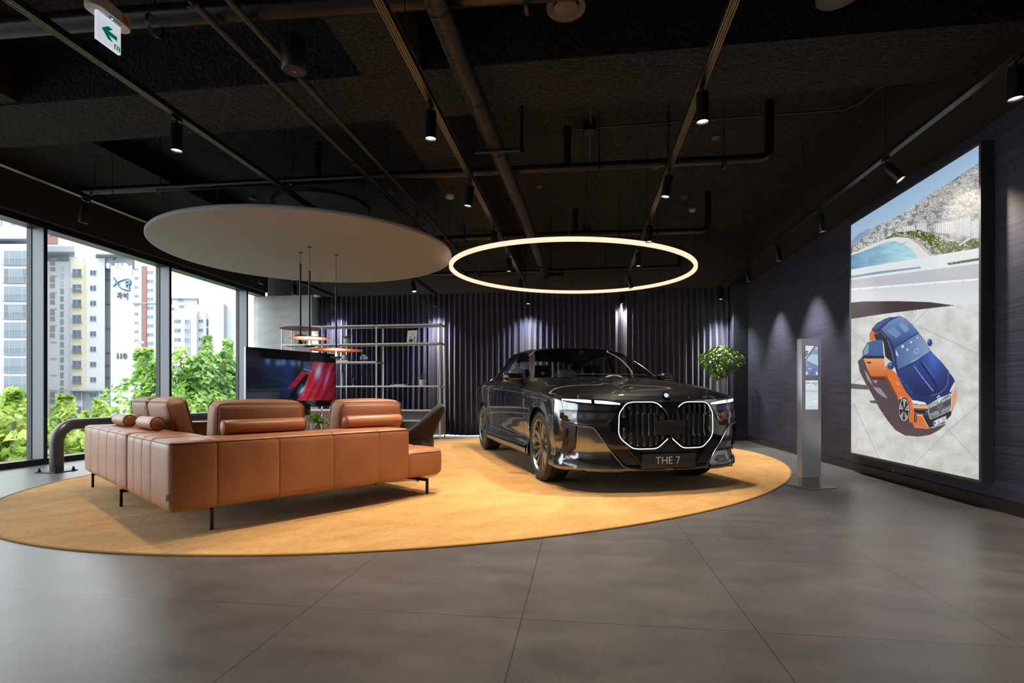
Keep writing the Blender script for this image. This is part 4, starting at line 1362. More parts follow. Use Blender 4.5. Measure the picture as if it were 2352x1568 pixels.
# badge in the right-hand (seen) kidney: three stripes and a letter
Mt = [mat('badge_blue', (.10, .35, .75), .3), mat('badge_navy', (.02, .03, .2), .3), mat('badge_red', (.7, .02, .03), .3)]
eb = empty('stripe_badge'); eb.parent = kL
x0 = fx2(.40, .735, .040).x
for i, mm in enumerate(Mt):
    bm = NB(); prism(bm, [(.365 + i * .010, .722), (.375 + i * .010, .722), (.385 + i * .010, .750), (.375 + i * .010, .750)], 0, .003, M=Matrix(((0, 0, 1, x0), (1, 0, 0, 0), (0, 1, 0, 0), (0, 0, 0, 1)))); obj('stripe', bm, mm, eb, smooth=False)
bm = text_mesh('M', .042, .0015, offset=.0012); bm.transform(basis((x0 + .002, .428, .736), (0, 1, 0), (0, 0, 1))); obj('letter', bm, Mc_bright, eb, smooth=False)

# roundel
def roundel(P, n, up, r, parent, name='roundel'):
    n = Vector(n).normalized(); xa = Vector(up).cross(n).normalized(); ya = n.cross(xa)
    M = basis(P, xa, ya)
    e = empty(name); e.parent = parent
    bm = NB(); lathe(bm, [(0, 0), (r, 0), (r, .004), (r * .94, .006), (0, .006)], n=36, M=M); obj('badge_ring', bm, Mc_gloss, e)
    for a, b in ((r * .93, r), (r * .60, r * .66)):
        bm = NB(); lathe(bm, [(a, .006), (b, .006), (b, .0075), (a, .0075)], n=36, M=M); obj('badge_rim', bm, M_chrome, e)
    for k in range(4):
        bm = NB()
        pr = [(0, 0)] + [(r * .6 * cos(pi / 2 * k + pi / 2 * t / 8), r * .6 * sin(pi / 2 * k + pi / 2 * t / 8)) for t in range(9)]
        prism(bm, pr, .0062, .0072, M=M)
        obj('badge_quarter', bm, bpy.data.materials['badge_blue'] if k % 2 else M_white, e, smooth=False)
    for ch, a in (('B', 132), ('M', 90), ('W', 48)):
        bm = text_mesh(ch, r * .34, .0006, offset=.0004)
        bm.transform(M @ Matrix.Translation((r * .80 * cos(radians(a)), r * .80 * sin(radians(a)), .0075)) @ Matrix.Rotation(radians(a - 90), 4, 'Z'))
        obj('badge_letter', bm, M_chrome, e, smooth=False)
h = BU.ray_cast(Vector((3, 0, .905)), Vector((-1, 0, 0)))
nn = h[1] if h[1].x > 0 else -h[1]
roundel(h[0] + nn * .002, nn, (-.6, 0, 1), .041, CAR)
h2 = side(-3.55, .78, -1)

# plate
pe = empty('number_plate', (.968, -.01, .305)); pe.parent = CAR
bm = NB(); box(bm, (-.045, -.272, -.063), (.0, .272, .063), bev=.006); obj('plate_board', bm, mat('plate_dark', (.018, .018, .019), .45), pe)
bm = NB(); box(bm, (-.06, -.282, -.070), (-.012, .282, .066), bev=.004); obj('plate_holder', bm, Mc_black, pe)
bm = text_mesh('THE 7', .098, .0008, spacing=1.0, offset=-.0016); bm.transform(basis((.0018, -.015, .0), (0, 1, 0), (0, 0, 1))); obj('plate_lettering', bm, mat('plate_white', (.75, .75, .75), .5), pe, smooth=False)
for y in (-.235, .235):
    bm = NB(); cyl(bm, (-.004, y, 0), (.002, y, 0), .006, n=12); obj('plate_screw', bm, Mc_seam, pe)

# ---- seams, handles, badges on the sides
for sd in (-1, 1):
    se = [[(-.74, .985), (-.70, .90), (-.68, .75), (-.67, .60), (-.67, .45), (-.66, .30)], [(-1.86, 1.02), (-1.86, .8), (-1.86, .6), (-1.86, .30)],
          [(-3.12, 1.05), (-3.05, .98), (-2.93, .90), (-2.86, .80), (-2.82, .70)], [(.40, .925), (.36, .86), (.30, .80)], [(.52, .90), (.60, .84), (.63, .76)]]
    for ln in se:
        pts = []
        for a, b in zip(ln[:-1], ln[1:]):
            for t in np.linspace(0, 1, 6): pts.append(side(a[0] + (b[0] - a[0]) * t, a[1] + (b[1] - a[1]) * t, sd, -.001))
        bm = NB(); tube(bm, pts, .0028, n=5); obj('door_gap', bm, Mc_seam, CAR)
    for x in (-1.69, -2.66):
        hd = decal('door_handle', [(x - .10, .955), (x + .10, .948)], [(x - .10, .918), (x + .10, .911)], Mc_gloss, off=.003, nu=10, nv=5, fn=side, sd=sd)
        decal('handle_grip', [(x - .03, .935), (x + .085, .931)], [(x - .03, .922), (x + .085, .918)], Mc_bright, off=.006, nu=6, nv=3, fn=side, sd=sd, parent=hd)
    fb = decal('wing_badge', [(-.63, .918), (-.51, .912)], [(-.63, .870), (-.51, .864)], Mc_bright, off=.004, nu=8, nv=4, fn=side, sd=sd)
    decal('badge_field', [(-.57, .909), (-.525, .906)], [(-.57, .878), (-.525, .875)], Mc_seam, off=.007, nu=4, nv=3, fn=side, sd=sd, parent=fb)
    # sill blade
    decal('sill_blade', [(-2.80, .330), (-.52, .330)], [(-2.80, .235), (-.52, .235)], Mc_gloss, off=.008, nu=40, nv=5, fn=side, sd=sd)
    bm = NB(); tube(bm, [side(x, .335, sd, .012) for x in np.linspace(-2.78, -.54, 30)], .006, n=6); obj('sill_edge', bm, Mc_bright, CAR)
# bonnet shut line and centre crease
bm = NB()
pts = [BU.ray_cast(Vector((.862 - .22 * (y / .72) ** 2 - .05 * abs(y), y, 3)), Vector((0, 0, -1)))[0] for y in np.linspace(-.76, .76, 60)]
tube(bm, [p - Vector((0, 0, .0005)) for p in pts], .0026, n=5); obj('bonnet_gap', bm, Mc_seam, CAR)

# ---- wheels
def wheel_mesh(sd):
    w = empty('wheel')
    hw = .128
    R = WR
    bm = NB()
    pr = [(.268, -hw + .012), (.300, -hw - .002), (.335, -hw - .004), (.355, -hw + .012), (R - .003, -hw + .035), (R, -.05), (R, .05), (R - .003, hw - .035), (.355, hw - .012), (.335, hw + .004), (.300, hw + .002), (.268, hw - .012), (.262, hw - .03), (.262, -hw + .03), (.268, -hw + .012)]
    lathe(bm, pr, n=72); 
    # tread grooves
    ty = obj('tyre', bm, Mc_rubber, w, angle=30)
    for g in (-.07, -.025, .025, .07):
        bm = NB(); lathe(bm, [(R - .004, g - .004), (R + .0008, g - .004), (R + .0008, g + .004), (R - .004, g + .004)], n=72); obj('tread_groove', bm, Mc_seam, ty)
    Ms = mat('rim_silver', (.36, .37, .39), .2, .9) if 'rim_silver' not in bpy.data.materials else bpy.data.materials['rim_silver']
    Md = mat('rim_dark', (.03, .031, .034), .2, .6, coat=.6) if 'rim_dark' not in bpy.data.materials else bpy.data.materials['rim_dark']
    bm = NB(); lathe(bm, [(.262, -hw + .03), (.272, hw - .02), (.280, hw - .008), (.276, hw - .002), (.266, hw - .008), (.255, hw - .04), (.250, -hw + .03)], n=72); obj('rim_barrel', bm, Ms, w, angle=30)
    bm = NB(); lathe(bm, [(0, -.02), (.245, -.02), (.245, .0), (0, .0)], n=36); obj('brake_disc', bm, mat('brake_iron', (.05, .05, .052), .5, .7), w)
    zf = hw - .018
    for k in range(5):
        a0 = 2 * pi * k / 5 + .2
        for q, (da, mm, wd, zz) in enumerate(((-.19, Ms, .020, 0), (.19, Ms, .020, 0), (.0, Md, .028, -.020), (.63, Md, .034, -.010), (.63, Ms, .008, -.001))):
            a = a0 + da
            bm = NB()
            r0, r1 = .045, .268
            ct = a0 + (da if q > 2 else da * .35)
            if q > 2: ct = a0 + .63
            p0 = Vector((r0 * cos(ct), r0 * sin(ct), zf - .022 + zz)); p1 = Vector((r1 * cos(a), r1 * sin(a), zf + zz))
            t = (p1 - p0).normalized(); s_ = Vector((-t.y, t.x, 0)).normalized()
            A_ = []
            for f, wd_, dz in ((0, wd * 1.1, -.004), (.4, wd * .8, .002), (1, wd * 1.15, 0)):
                c = p0.lerp(p1, f)
                A_.append([bm.verts.new(c + s_ * wd_ + Vector((0, 0, -.02))), bm.verts.new(c + s_ * wd_ * .75 + Vector((0, 0, dz))), bm.verts.new(c - s_ * wd_ * .75 + Vector((0, 0, dz))), bm.verts.new(c - s_ * wd_ + Vector((0, 0, -.02)))])
            for u in range(2):
                for v in range(4): bm.faces.new((A_[u][v], A_[u + 1][v], A_[u + 1][(v + 1) % 4], A_[u][(v + 1) % 4]))
            bm.faces.new(A_[0]); bm.faces.new(A_[2][::-1])
            obj('spoke', bm, mm, w, angle=20)
    bm = NB(); lathe(bm, [(.070, zf - .045), (.066, zf - .018), (.036, zf - .012), (.034, zf - .006), (0, zf - .006)], n=36); obj('hub_cap', bm, Md, w)
    w.parent = CAR
    # turn the axle: +z of the wheel -> outward
    return w
W0 = wheel_mesh(1)
def place_wheel(w, x, sd):
    y = sd * (TRK - .128 - .012)
    w.location = (x, y, WR)
    w.rotation_euler = (radians(-90 * sd), 0, 0)
place_wheel(W0, AX_F, 1)
for x, sd in ((AX_F, -1), (AX_R, 1), (AX_R, -1)):
    place_wheel(dup(W0), x, sd)

# ---- wheel wells, underside, cabin
for ax in (AX_F, AX_R):
    for sd in (-1, 1):
        bm = NB()
        ring0 = []; ring1 = []
        for k in range(25):
            a = -.45 + (pi + .9) * k / 24
            x = ax + (RA_ + .004) * cos(a); z = WR + (RA_ + .004) * sin(a)
            ring0.append(bm.verts.new((x, sd * .945, max(z, .19)))); ring1.append(bm.verts.new((x, sd * .56, max(z, .19))))
        for k in range(24): bm.faces.new((ring0[k], ring0[k + 1], ring1[k + 1], ring1[k]))
        bm.faces.new(ring1)
        obj('wheel_well', bm, Mc_dark, CAR)
bm = NB(); box(bm, (-4.2, -.56, .19), (.80, .56, .23)); box(bm, (-2.80, -.90, .19), (-.52, .90, .24)); box(bm, (.40, -.80, .20), (.78, .80, .24)); obj('underside', bm, Mc_dark, CAR, smooth=False)
M_trim = mat('cabin_dark', (.010, .010, .011), .7)
M_seat = mat('seat_leather_dark', (.022, .021, .021), .5)
M_seatl = mat('seat_leather_pale', (.42, .45, .45), .6)
bm = NB(); box(bm, (-3.7, -.86, .45), (-.62, .86, .50)); box(bm, (-3.9, -.80, .5), (-3.62, .80, 1.14)); obj('cabin_floor', bm, M_trim, CAR, smooth=False)
# dashboard following the base of the windscreen
bm = NB(); P = []
for y in np.linspace(-.80, .80, 17):
    xb_ = -.40 - .36 * (abs(y) / .8) ** 2
    P.append([(xb_ - .02, y, 1.085), (xb_ - .22, y, 1.083), (xb_ - .42, y, 1.06), (xb_ - .50, y, .99), (xb_ - .46, y, .75), (xb_ - .1, y, .6)])
grid(bm, P); obj('dashboard', bm, M_trim, CAR)
bm = NB()
for sd in (-1, 1):
    P = [[(x, sd * .865, 1.06 + .02 * t), (x, sd * .80, 1.03), (x, sd * .80, .5)] for t, x in enumerate(np.linspace(-.8, -3.4, 8))]
    for i, r in enumerate(P):
        pass
    grid(bm, [[(x, sd * (.872 - .06 * sm(-2.6, -3.5, x)), 1.05 + .06 * (-x - .8) / 2.6), (x, sd * .79, 1.0), (x, sd * .79, .5)] for x in np.linspace(-.8, -3.4, 8)])
obj('door_lining', bm, M_trim, CAR)
# headliner
bm = NB(); hl_rows = [[tuple(UP[i, j] - np.array([0, 0, .02])) for j in range(cT, NC - cT, 3)] for i in range(rowi[6], rowi[9] + 1, 3)]
grid(bm, hl_rows); obj('headliner', bm, mat('headliner_dark', (.03, .03, .03), .8), CAR)
def seat(x, y, m, mh, label=None, badge=False):
    s = empty('car_seat', (x, y, .48)); s.parent = CAR
    bm = NB(); box(bm, (-.26, -.26, .0), (.28, .26, .20), bev=.06, seg=4); obj('seat_cushion', bm, m, s)
    M = Matrix.Translation((-.25, 0, .15)) @ Matrix.Rotation(radians(-20), 4, 'Y')
    bm = NB(); box(bm, (-.07, -.27, 0), (.07, .27, .56), M=M, bev=.065, seg=4); obj('seat_back', bm, m, s)
    M2 = Matrix.Translation((-.25, 0, .15)) @ Matrix.Rotation(radians(-20), 4, 'Y') @ Matrix.Translation((.01, 0, .57))
    bm = NB(); box(bm, (-.05, -.15, 0), (.05, .15, .17), M=M2, bev=.045, seg=4); hr = obj('headrest', bm, mh, s)
    return s
fs_ = [seat(-1.40, -.38, M_seat, M_seat), seat(-1.40, .38, M_seat, M_seat)]
seat(-2.48, -.40, M_seat, M_seat); seat(-2.48, .40, M_seat, M_seatl)
for y_ in (-.38, .38):
    Mh = Matrix.Translation((-1.40 - .25, y_, .48 + .15)) @ Matrix.Rotation(radians(-20), 4, 'Y') @ Matrix.Translation((.064, 0, .60))
    roundel(Mh.translation, (Mh.to_3x3() @ Vector((1, 0, 0))), (0, 0, 1), .042, CAR, 'seat_roundel')
# steering wheel
st_ = empty('steering_wheel'); st_.parent = CAR
Mw = basis((-1.12, .38, 1.00), (0, 1, 0), (.35, 0, 1))
bm = NB(); tube(bm, [Mw @ Vector((.19 * cos(a), .175 * sin(a), 0)) for a in np.linspace(0, 2 * pi, 40)[:-1]], .015, n=8, closed=True); obj('steering_rim', bm, M_seatl, st_)
bm = NB(); cyl(bm, Mw @ Vector((0, 0, -.02)), Mw @ Vector((0, 0, .03)), .07, n=20); bar(bm, Mw @ Vector((-.18, 0, 0)), Mw @ Vector((.18, 0, 0)), .03, .015); obj('steering_hub', bm, M_trim, st_)
# inner mirror
bm = NB(); box(bm, (-1.345, -.12, 1.395), (-1.325, .12, 1.455), bev=.01); box(bm, (-1.33, -.02, 1.44), (-1.24, .02, 1.50), bev=.008); obj('inner_mirror', bm, M_trim, CAR)
# wipers
bm = NB()
for y0, y1 in ((-.62, .02), (.02, .62)):
    pts = [BU.ray_cast(Vector((-.375 - .33 * (y / .79) ** 2 - .05, y, 3)), Vector((0, 0, -1)))[0] + Vector((0, 0, .012)) for y in np.linspace(y0, y1, 12)]
    tube(bm, pts, .007, n=6)
obj('wiper', bm, Mc_dark, CAR)
# ---- door mirrors
def mirror(sd):
    e = empty('door_mirror', (-.86, sd * 1.035, 1.125)); e.parent = CAR
    bm = NB()
    rows = []
    for u in np.linspace(0, 1, 13):
        y = -.115 + .245 * u
        tap = (1 - max(0, (u - .62) / .38) ** 2.4 * .75) * (.55 + .45 * min(1, u / .12))
        x0 = .085 * tap - .03 * u; x1 = -.055
        h = .068 * tap
        ring = []
        for a in np.linspace(0, 2 * pi, 21)[:-1]:
            ca, sa = cos(a), sin(a)
            xx = (x0 if ca > 0 else -x1) * (abs(ca) ** .75) * (1 if ca > 0 else -1)
            ring.append((xx, sd * y, h * (abs(sa) ** .8) * (1 if sa > 0 else -1) + .008 * u))
        rows.append(ring + [ring[0]])
    grid(bm, rows)
    bmesh.ops.remove_doubles(bm, verts=bm.verts, dist=1e-5)
    for r in (rows[0], rows[-1]):
        pass
    obj('mirror_cap', bm, Mc_black, e, angle=60)
    bm = NB(); tube(bm, [(.082 - .03 * u, sd * (-.09 + .17 * u), -.016 + .004 * u) for u in np.linspace(0, 1, 6)], .005, n=6); obj('mirror_trim', bm, Mc_bright, e)
    bm = NB(); box(bm, (-.062, min(sd * -.10, sd * .115), -.05), (-.054, max(sd * -.10, sd * .115), .055), bev=.004); obj('mirror_glass', bm, M_chrome, e)
    bm = NB(); tube(bm, [(.02, sd * -.02, -.05), (.0, sd * -.09, -.07), (-.03, sd * -.15, -.075)], [.030, .026, .022], n=10, flat=.6); obj('mirror_arm', bm, Mc_black, e)
    return e
mirror(-1); mirror(1)
# tail lights (hardly seen)
for sd in (-1, 1):
    decal('tail_lamp', [(-4.05, .99), (-3.75, .985)], [(-4.05, .93), (-3.75, .955)], mat('tail_red', (.35, .01, .01), .2, coat=1), off=.004, nu=8, nv=4, fn=side, sd=sd)
# =====================================================================================
# LOUNGE: sofas, cushions, armchair, table, display, shelf
# =====================================================================================
M_leath = mat('cognac_leather', (0.34, 0.135, 0.060), .42, spec=.45, noise=(5, .10, 5), bump=(260, .12, .001))
M_leath2 = mat('woven_leather', (0.31, 0.135, 0.07), .55, bump=(320, .4, .002))
M_pipe_l = mat('leather_piping', (0.16, 0.055, 0.022), .5)
M_leg = mat('sofa_leg_black', (.018, .018, .018), .4, .5)
SA = Vector((-2.51, 2.904, 0))
SU = Vector((-.822, .569, 0)).normalized()          # u: along the near-left side
SV = Vector((SU.y, -SU.x, 0)) * -1                   # v: along the long back
if SV.dot(Vector((.607, .795, 0))) < 0: SV = -SV
MS = Matrix((( SU.x, SV.x, 0, SA.x), (SU.y, SV.y, 0, SA.y), (0, 0, 1, 0), (0, 0, 0, 1)))
SROT = MS.to_3x3()
FLIP = SROT.determinant() < 0

def soft_box(lo, hi, r=.04, puff=.0, seams_x=(), seams_y=(), top_puff=0.0, n=14):
    """upholstered block, local coordinates; seams pull the surface in along planes x=.. / y=.."""
    lo = np.array(lo, float); hi = np.array(hi, float)
    c = (lo + hi) / 2; h = (hi - lo) / 2
    bm = NB()
    def ax(a, b, sm_):
        t = list(np.linspace(a, b, n))
        for s in sm_:
            if a < s < b: t += [s - .014, s - .006, s - .002, s + .002, s + .006, s + .014]
        t += [a + r * .15, a + r * .4, a + r * .7, b - r * .15, b - r * .4, b - r * .7]
        return sorted(t)
    X = ax(lo[0], hi[0], seams_x); Y = ax(lo[1], hi[1], seams_y); Z = ax(lo[2], hi[2], ())
    ver = {}
    def vtx(x, y, z):
        k = (round(x, 5), round(y, 5), round(z, 5))
        if k in ver: return ver[k]
        p = np.array([x, y, z])
        q = np.clip(p, lo + r, hi - r)
        d = p - q
        L = np.linalg.norm(d)
        f = (p - c) / h
        if L > 1e-9:
            p2 = q + d / L * r
        else: p2 = p
        # puff
        pf = puff
        bx = (1 - f[0] ** 2); by = (1 - f[1] ** 2); bz = (1 - f[2] ** 2)
        if abs(abs(f[0]) - 1) < 1e-6: p2 = p2 + np.array([np.sign(f[0]) * pf * max(0, by) ** .5 * max(0, bz) ** .5, 0, 0])
        if abs(abs(f[1]) - 1) < 1e-6: p2 = p2 + np.array([0, np.sign(f[1]) * pf * max(0, bx) ** .5 * max(0, bz) ** .5, 0])
        if abs(f[2] - 1) < 1e-6: p2 = p2 + np.array([0, 0, (pf + top_puff) * max(0, bx) ** .5 * max(0, by) ** .5])
        dp = 0
        for s in seams_x:
            dp = max(dp, math.exp(-((x - s) / .0055) ** 2))
        for s in seams_y:
            dp = max(dp, math.exp(-((y - s) / .0055) ** 2))
        if dp > .02:
            nrm_ = d / L if L > 1e-9 else np.array([0, 0, 0.])
            if np.linalg.norm(nrm_) < .5:
                nrm_ = np.zeros(3); i = int(np.argmax(np.abs(f))); nrm_[i] = np.sign(f[i])
            p2 = p2 - nrm_ * .007 * dp
        v = bm.verts.new(p2); ver[k] = v
        return v
    def face(A, B, fn):
        for a0, a1 in zip(A[:-1], A[1:]):
            for b0, b1 in zip(B[:-1], B[1:]):
                vs = [fn(a0, b0), fn(a1, b0), fn(a1, b1), fn(a0, b1)]
                if len(set(vs)) == 4: bm.faces.new(vs)
    for z in (lo[2], hi[2]): face(X, Y, lambda a, b: vtx(a, b, z))
    for y in (lo[1], hi[1]): face(X, Z, lambda a, b: vtx(a, y, b))
    for x in (lo[0], hi[0]): face(Y, Z, lambda a, b: vtx(x, a, b))
    return bm
def piping(lo, hi, z, r, inset=.004, w=.0045):
    """closed piping loop round the block at height z"""
    pts = []
    rr = r * .75
    for cx, cy, a0 in ((hi[0] - rr, hi[1] - rr, 0), (lo[0] + rr, hi[1] - rr, 90), (lo[0] + rr, lo[1] + rr, 180), (hi[0] - rr, lo[1] + rr, 270)):
        for t in range(0, 91, 15):
            a = radians(a0 + t); pts.append((cx + (rr - inset) * cos(a), cy + (rr - inset) * sin(a), z))
    # subdivide
    out = []
    for a, b in zip(pts, pts[1:] + pts[:1]):
        L = math.dist(a, b); k = max(1, int(L / .12))
        for i in range(k): out.append(tuple(a[j] + (b[j] - a[j]) * i / k for j in range(3)))
    bm = NB(); tube(bm, out, w, n=6, closed=True)
    return bm
def sofa_leg(parent, p, d, L=.10):
    """black steel bracket: vertical flat post, horizontal arm inwards along d"""
    bm = NB()
    x, y = p; dx, dy = d
    bar(bm, (x, y, .0), (x, y, .185), .035, .012) if False else box(bm, (x - .010, y - .010, .011), (x + .010, y + .010, .152))
    bar(bm, (x, y, .139), (x + dx * L * 3.2, y + dy * L * 3.2, .139), .022, .026); box(bm, (x + dx * L * 3.2 - .02, y + dy * L * 3.2 - .02, .13), (x + dx * L * 3.2 + .02, y + dy * L * 3.2 + .02, .20))
    obj('leg', bm, M_leg, parent, smooth=False)

Z0, Z1 = .19, .633
def v_at(px):
    r = ray(px, HY); n_ = Vector((SV.y, -SV.x, 0)); t_ = SA.dot(n_) / r.dot(n_)
    return (Vector((r.x * t_, r.y * t_, 0)) - SA).dot(SV)
SEAM_V = tuple(v_at(p_) for p_ in (499, 641, 766, 871))
# ---- long module
sofa = empty('sofa_module', (0, 0, 0), 0, 'long cognac leather corner sofa module with its panelled back to the camera', 'sofa', 'leather sofa modules')
sofa.matrix_world = MS
def addp(name, bm, m, parent, **k):
    return obj(name, bm, m, parent, **k)
lo, hi = (0, 0, Z0), (.42, 1.815, Z1)
addp('low_back', soft_box(lo, hi, .035, .006, seams_y=SEAM_V, n=10), M_leath, sofa, angle=180)
addp('piping', piping(lo, hi, Z1 - .012, .04), M_pipe_l, sofa)
lo, hi = (.40, 0.0, Z0), (1.055, .36, Z1)
addp('side_arm', soft_box(lo, hi, .035, .006, seams_x=(.62, .84), n=10), M_leath, sofa, angle=180)
bm = NB(); tube(bm, [(.40, .004, Z1 - .012), (.70, .0, Z1 - .012), (1.03, .003, Z1 - .012), (1.05, .03, Z1 - .013), (1.052, .34, Z1 - .012)], .0045, n=6); addp('piping', bm, M_pipe_l, sofa)
lo, hi = (.40, .345, Z0), (1.055, 2.20, .44)
addp('seat', soft_box(lo, hi, .05, .010, seams_y=(1.25,), n=12), M_leath, sofa, angle=180)
# the seat runs on past the low back as an open end
lo, hi = (.012, 1.80, Z0), (.42, 2.20, .435)
addp('open_end_seat', soft_box(lo, hi, .05, .008, n=10), M_leath, sofa, angle=180)
bm = NB(); tube(bm, [(.014, 1.83, .405), (.010, 2.0, .408), (.014, 2.16, .405), (.05, 2.197, .405), (.22, 2.204, .408), (.42, 2.204, .408), (1.0, 2.2, .405)], .0045, n=6); addp('piping', bm, M_pipe_l, sofa)
bm = NB(); box(bm, (.30, .30, .168), (1.0, 1.9, .20)); addp('base_frame', bm, M_leg, sofa, smooth=False)
tagb = NB(); box(tagb, (.05, -.014, .27), (.055, .004, .31)); bmesh.ops.translate(tagb, vec=(-.035, .0, .0), verts=tagb.verts); addp('fabric_label', tagb, mat('grey_tag', (.4, .4, .42), .6), sofa, smooth=False)
def uv(P):
    q = MS.inverted() @ Vector(P); return q.x, q.y
l1 = uv(onz(486, 1219, 0)); l2 = uv(onz(981, 1136, 0)); l3 = uv(onz(278, 1166, 0)); l4 = uv(onz(213, 1121, 0))
sofa_leg(sofa, l1, (.95, .25)); sofa_leg(sofa, l2, (.95, -.1)); sofa_leg(sofa, l3, (-.1, .95)); sofa_leg(sofa, (.9, 2.05), (-.5, -.5))
# ---- wing module along the near-left side
wing = empty('sofa_module', (0, 0, 0), 0, 'leather sofa wing towards the window, carrying two small bolsters', 'sofa', 'leather sofa modules')
wing.matrix_world = MS
lo, hi = (1.095, .0, Z0), (2.74, .355, Z1)
addp('low_back', soft_box(lo, hi, .035, .006, seams_x=(1.40, 1.72, 2.05, 2.40), n=10), M_leath, wing, angle=180)
addp('piping', piping(lo, hi, Z1 - .012, .04), M_pipe_l, wing)
lo, hi = (1.095, .345, Z0), (2.45, 1.05, .44)
addp('seat', soft_box(lo, hi, .05, .010, seams_x=(1.9,), n=12), M_leath, wing, angle=180)
bm = NB(); box(bm, (1.25, .3, .168), (2.55, .9, .20)); addp('base_frame', bm, M_leg, wing, smooth=False)
sofa_leg(wing, l4, (-.1, .95)); sofa_leg(wing, (2.6, .95), (-.6, -.3)); sofa_leg(wing, (1.2, .95), (.6, -.3))
lo, hi = (2.43, .345, Z0), (2.74, 1.06, Z1)
addp('side_arm', soft_box(lo, hi, .035, .006, n=10), M_leath, wing, angle=180)

# ---- loose cushions
def cushion(name, pos, L, H, T, axis, lean, label, m=M_leath2, rz=0.0, wr=0.0):
    """upright back cushion: L long (local x), T thick (y), H high (z)"""
    t = empty(name, (0, 0, 0), 0, label, 'cushion', 'leather back cushions')
    xa = SV if axis == 'v' else SU
    M = Matrix.Translation(MS @ Vector(pos)) @ basis((0, 0, 0), xa, Vector((0, 0, 1)).cross(xa)).to_3x3().to_4x4() @ Matrix.Rotation(rz, 4, 'Z') @ Matrix.Rotation(lean, 4, 'X')
    t.matrix_world = M
    bm = soft_box((-L / 2, -T / 2, 0), (L / 2, T / 2, H), .045, .022, n=14)
    if wr:
        for v in bm.verts:
            if abs(v.co.x) > L / 2 - .02:
                v.co.x += math.copysign(wr * .5 * (sin(v.co.z * 38 + v.co.y * 50) + .6 * sin(v.co.y * 90 - v.co.z * 21)), v.co.x)
    obj('cover', bm, m, t, angle=180)
    for s in (-1, 1):
        pts = []
        y = s * (T / 2 + .004)
        rr = .045
        for cx, cz, a0 in ((L / 2 - rr, H - rr, 0), (-L / 2 + rr, H - rr, 90), (-L / 2 + rr, rr, 180), (L / 2 - rr, rr, 270)):
            for a in range(0, 91, 18):
                pts.append((cx + rr * cos(radians(a0 + a)), s * (T / 2 - .004), cz + rr * sin(radians(a0 + a))))
        bm = NB(); tube(bm, pts, .0045, n=6, closed=True); obj('piping', bm, M_pipe_l, t)
    return t
def bolster(pos, L, r, axis, label, m=M_leath):
    t = empty('bolster', (0, 0, 0), 0, label, 'bolster', 'leather bolsters')
    xa = SV if axis == 'v' else SU
    t.matrix_world = Matrix.Translation(MS @ Vector(pos)) @ basis((0, 0, 0), xa, Vector((0, 0, 1)).cross(xa)).to_3x3().to_4x4()
    bm = NB()
    pr = [(0, -L / 2 - .010), (r * .5, -L / 2 - .008), (r * .86, -L / 2 - .001), (r, -L / 2 + .012), (r * 1.01, -L / 4), (r * 1.01, L / 4), (r, L / 2 - .012), (r * .86, L / 2 + .001), (r * .5, L / 2 + .008), (0, L / 2 + .010)]
    lathe(bm, pr, n=36, M=Matrix.Rotation(pi / 2, 4, 'Y'))
    obj('cover', bm, m, t, angle=60)
    for s in (-1, 1):
        bm = NB(); tube(bm, [(s * (L / 2 - .004), r * .97 * cos(a), r * .97 * sin(a)) for a in np.linspace(0, 2 * pi, 31)[:-1]], .004, n=6, closed=True); obj('piping', bm, M_pipe_l, t)
    return t
cushion('back_cushion', (.53, .73, .44), .65, .43, .19, 'v', .10, 'large back cushion left of the small green plant, behind the longest bolster')
cushion('back_cushion', (.53, 1.70, .44), .62, .43, .19, 'v', .10, 'back cushion right of the small green plant, beside the armchair')
cushion('back_cushion', (1.56, .475, .44), .60, .455, .15, 'u', -.22, 'wrinkled back cushion with its bright orange end towards the camera', wr=.012)
cushion('back_cushion', (2.15, .475, .44), .54, .455, .15, 'u', -.22, 'back cushion nearest the window, half behind the wrinkled one')
RB = .052
bolster((.33, .715, Z1 + RB + .008), .60, RB, 'v', 'long bolster lying in front of the left large back cushion')
bolster((.33, 1.66, Z1 + RB + .008), .56, RB, 'v', 'bolster lying in front of the cushion beside the armchair')
bolster((1.42, .23, Z1 + RB + .008), .46, RB, 'u', 'short bolster with an orange end cap, in front of the wrinkled cushion')
bolster((2.16, .20, Z1 + RB + .008), .46, RB, 'u', 'short bolster nearest the window, left of its twin')

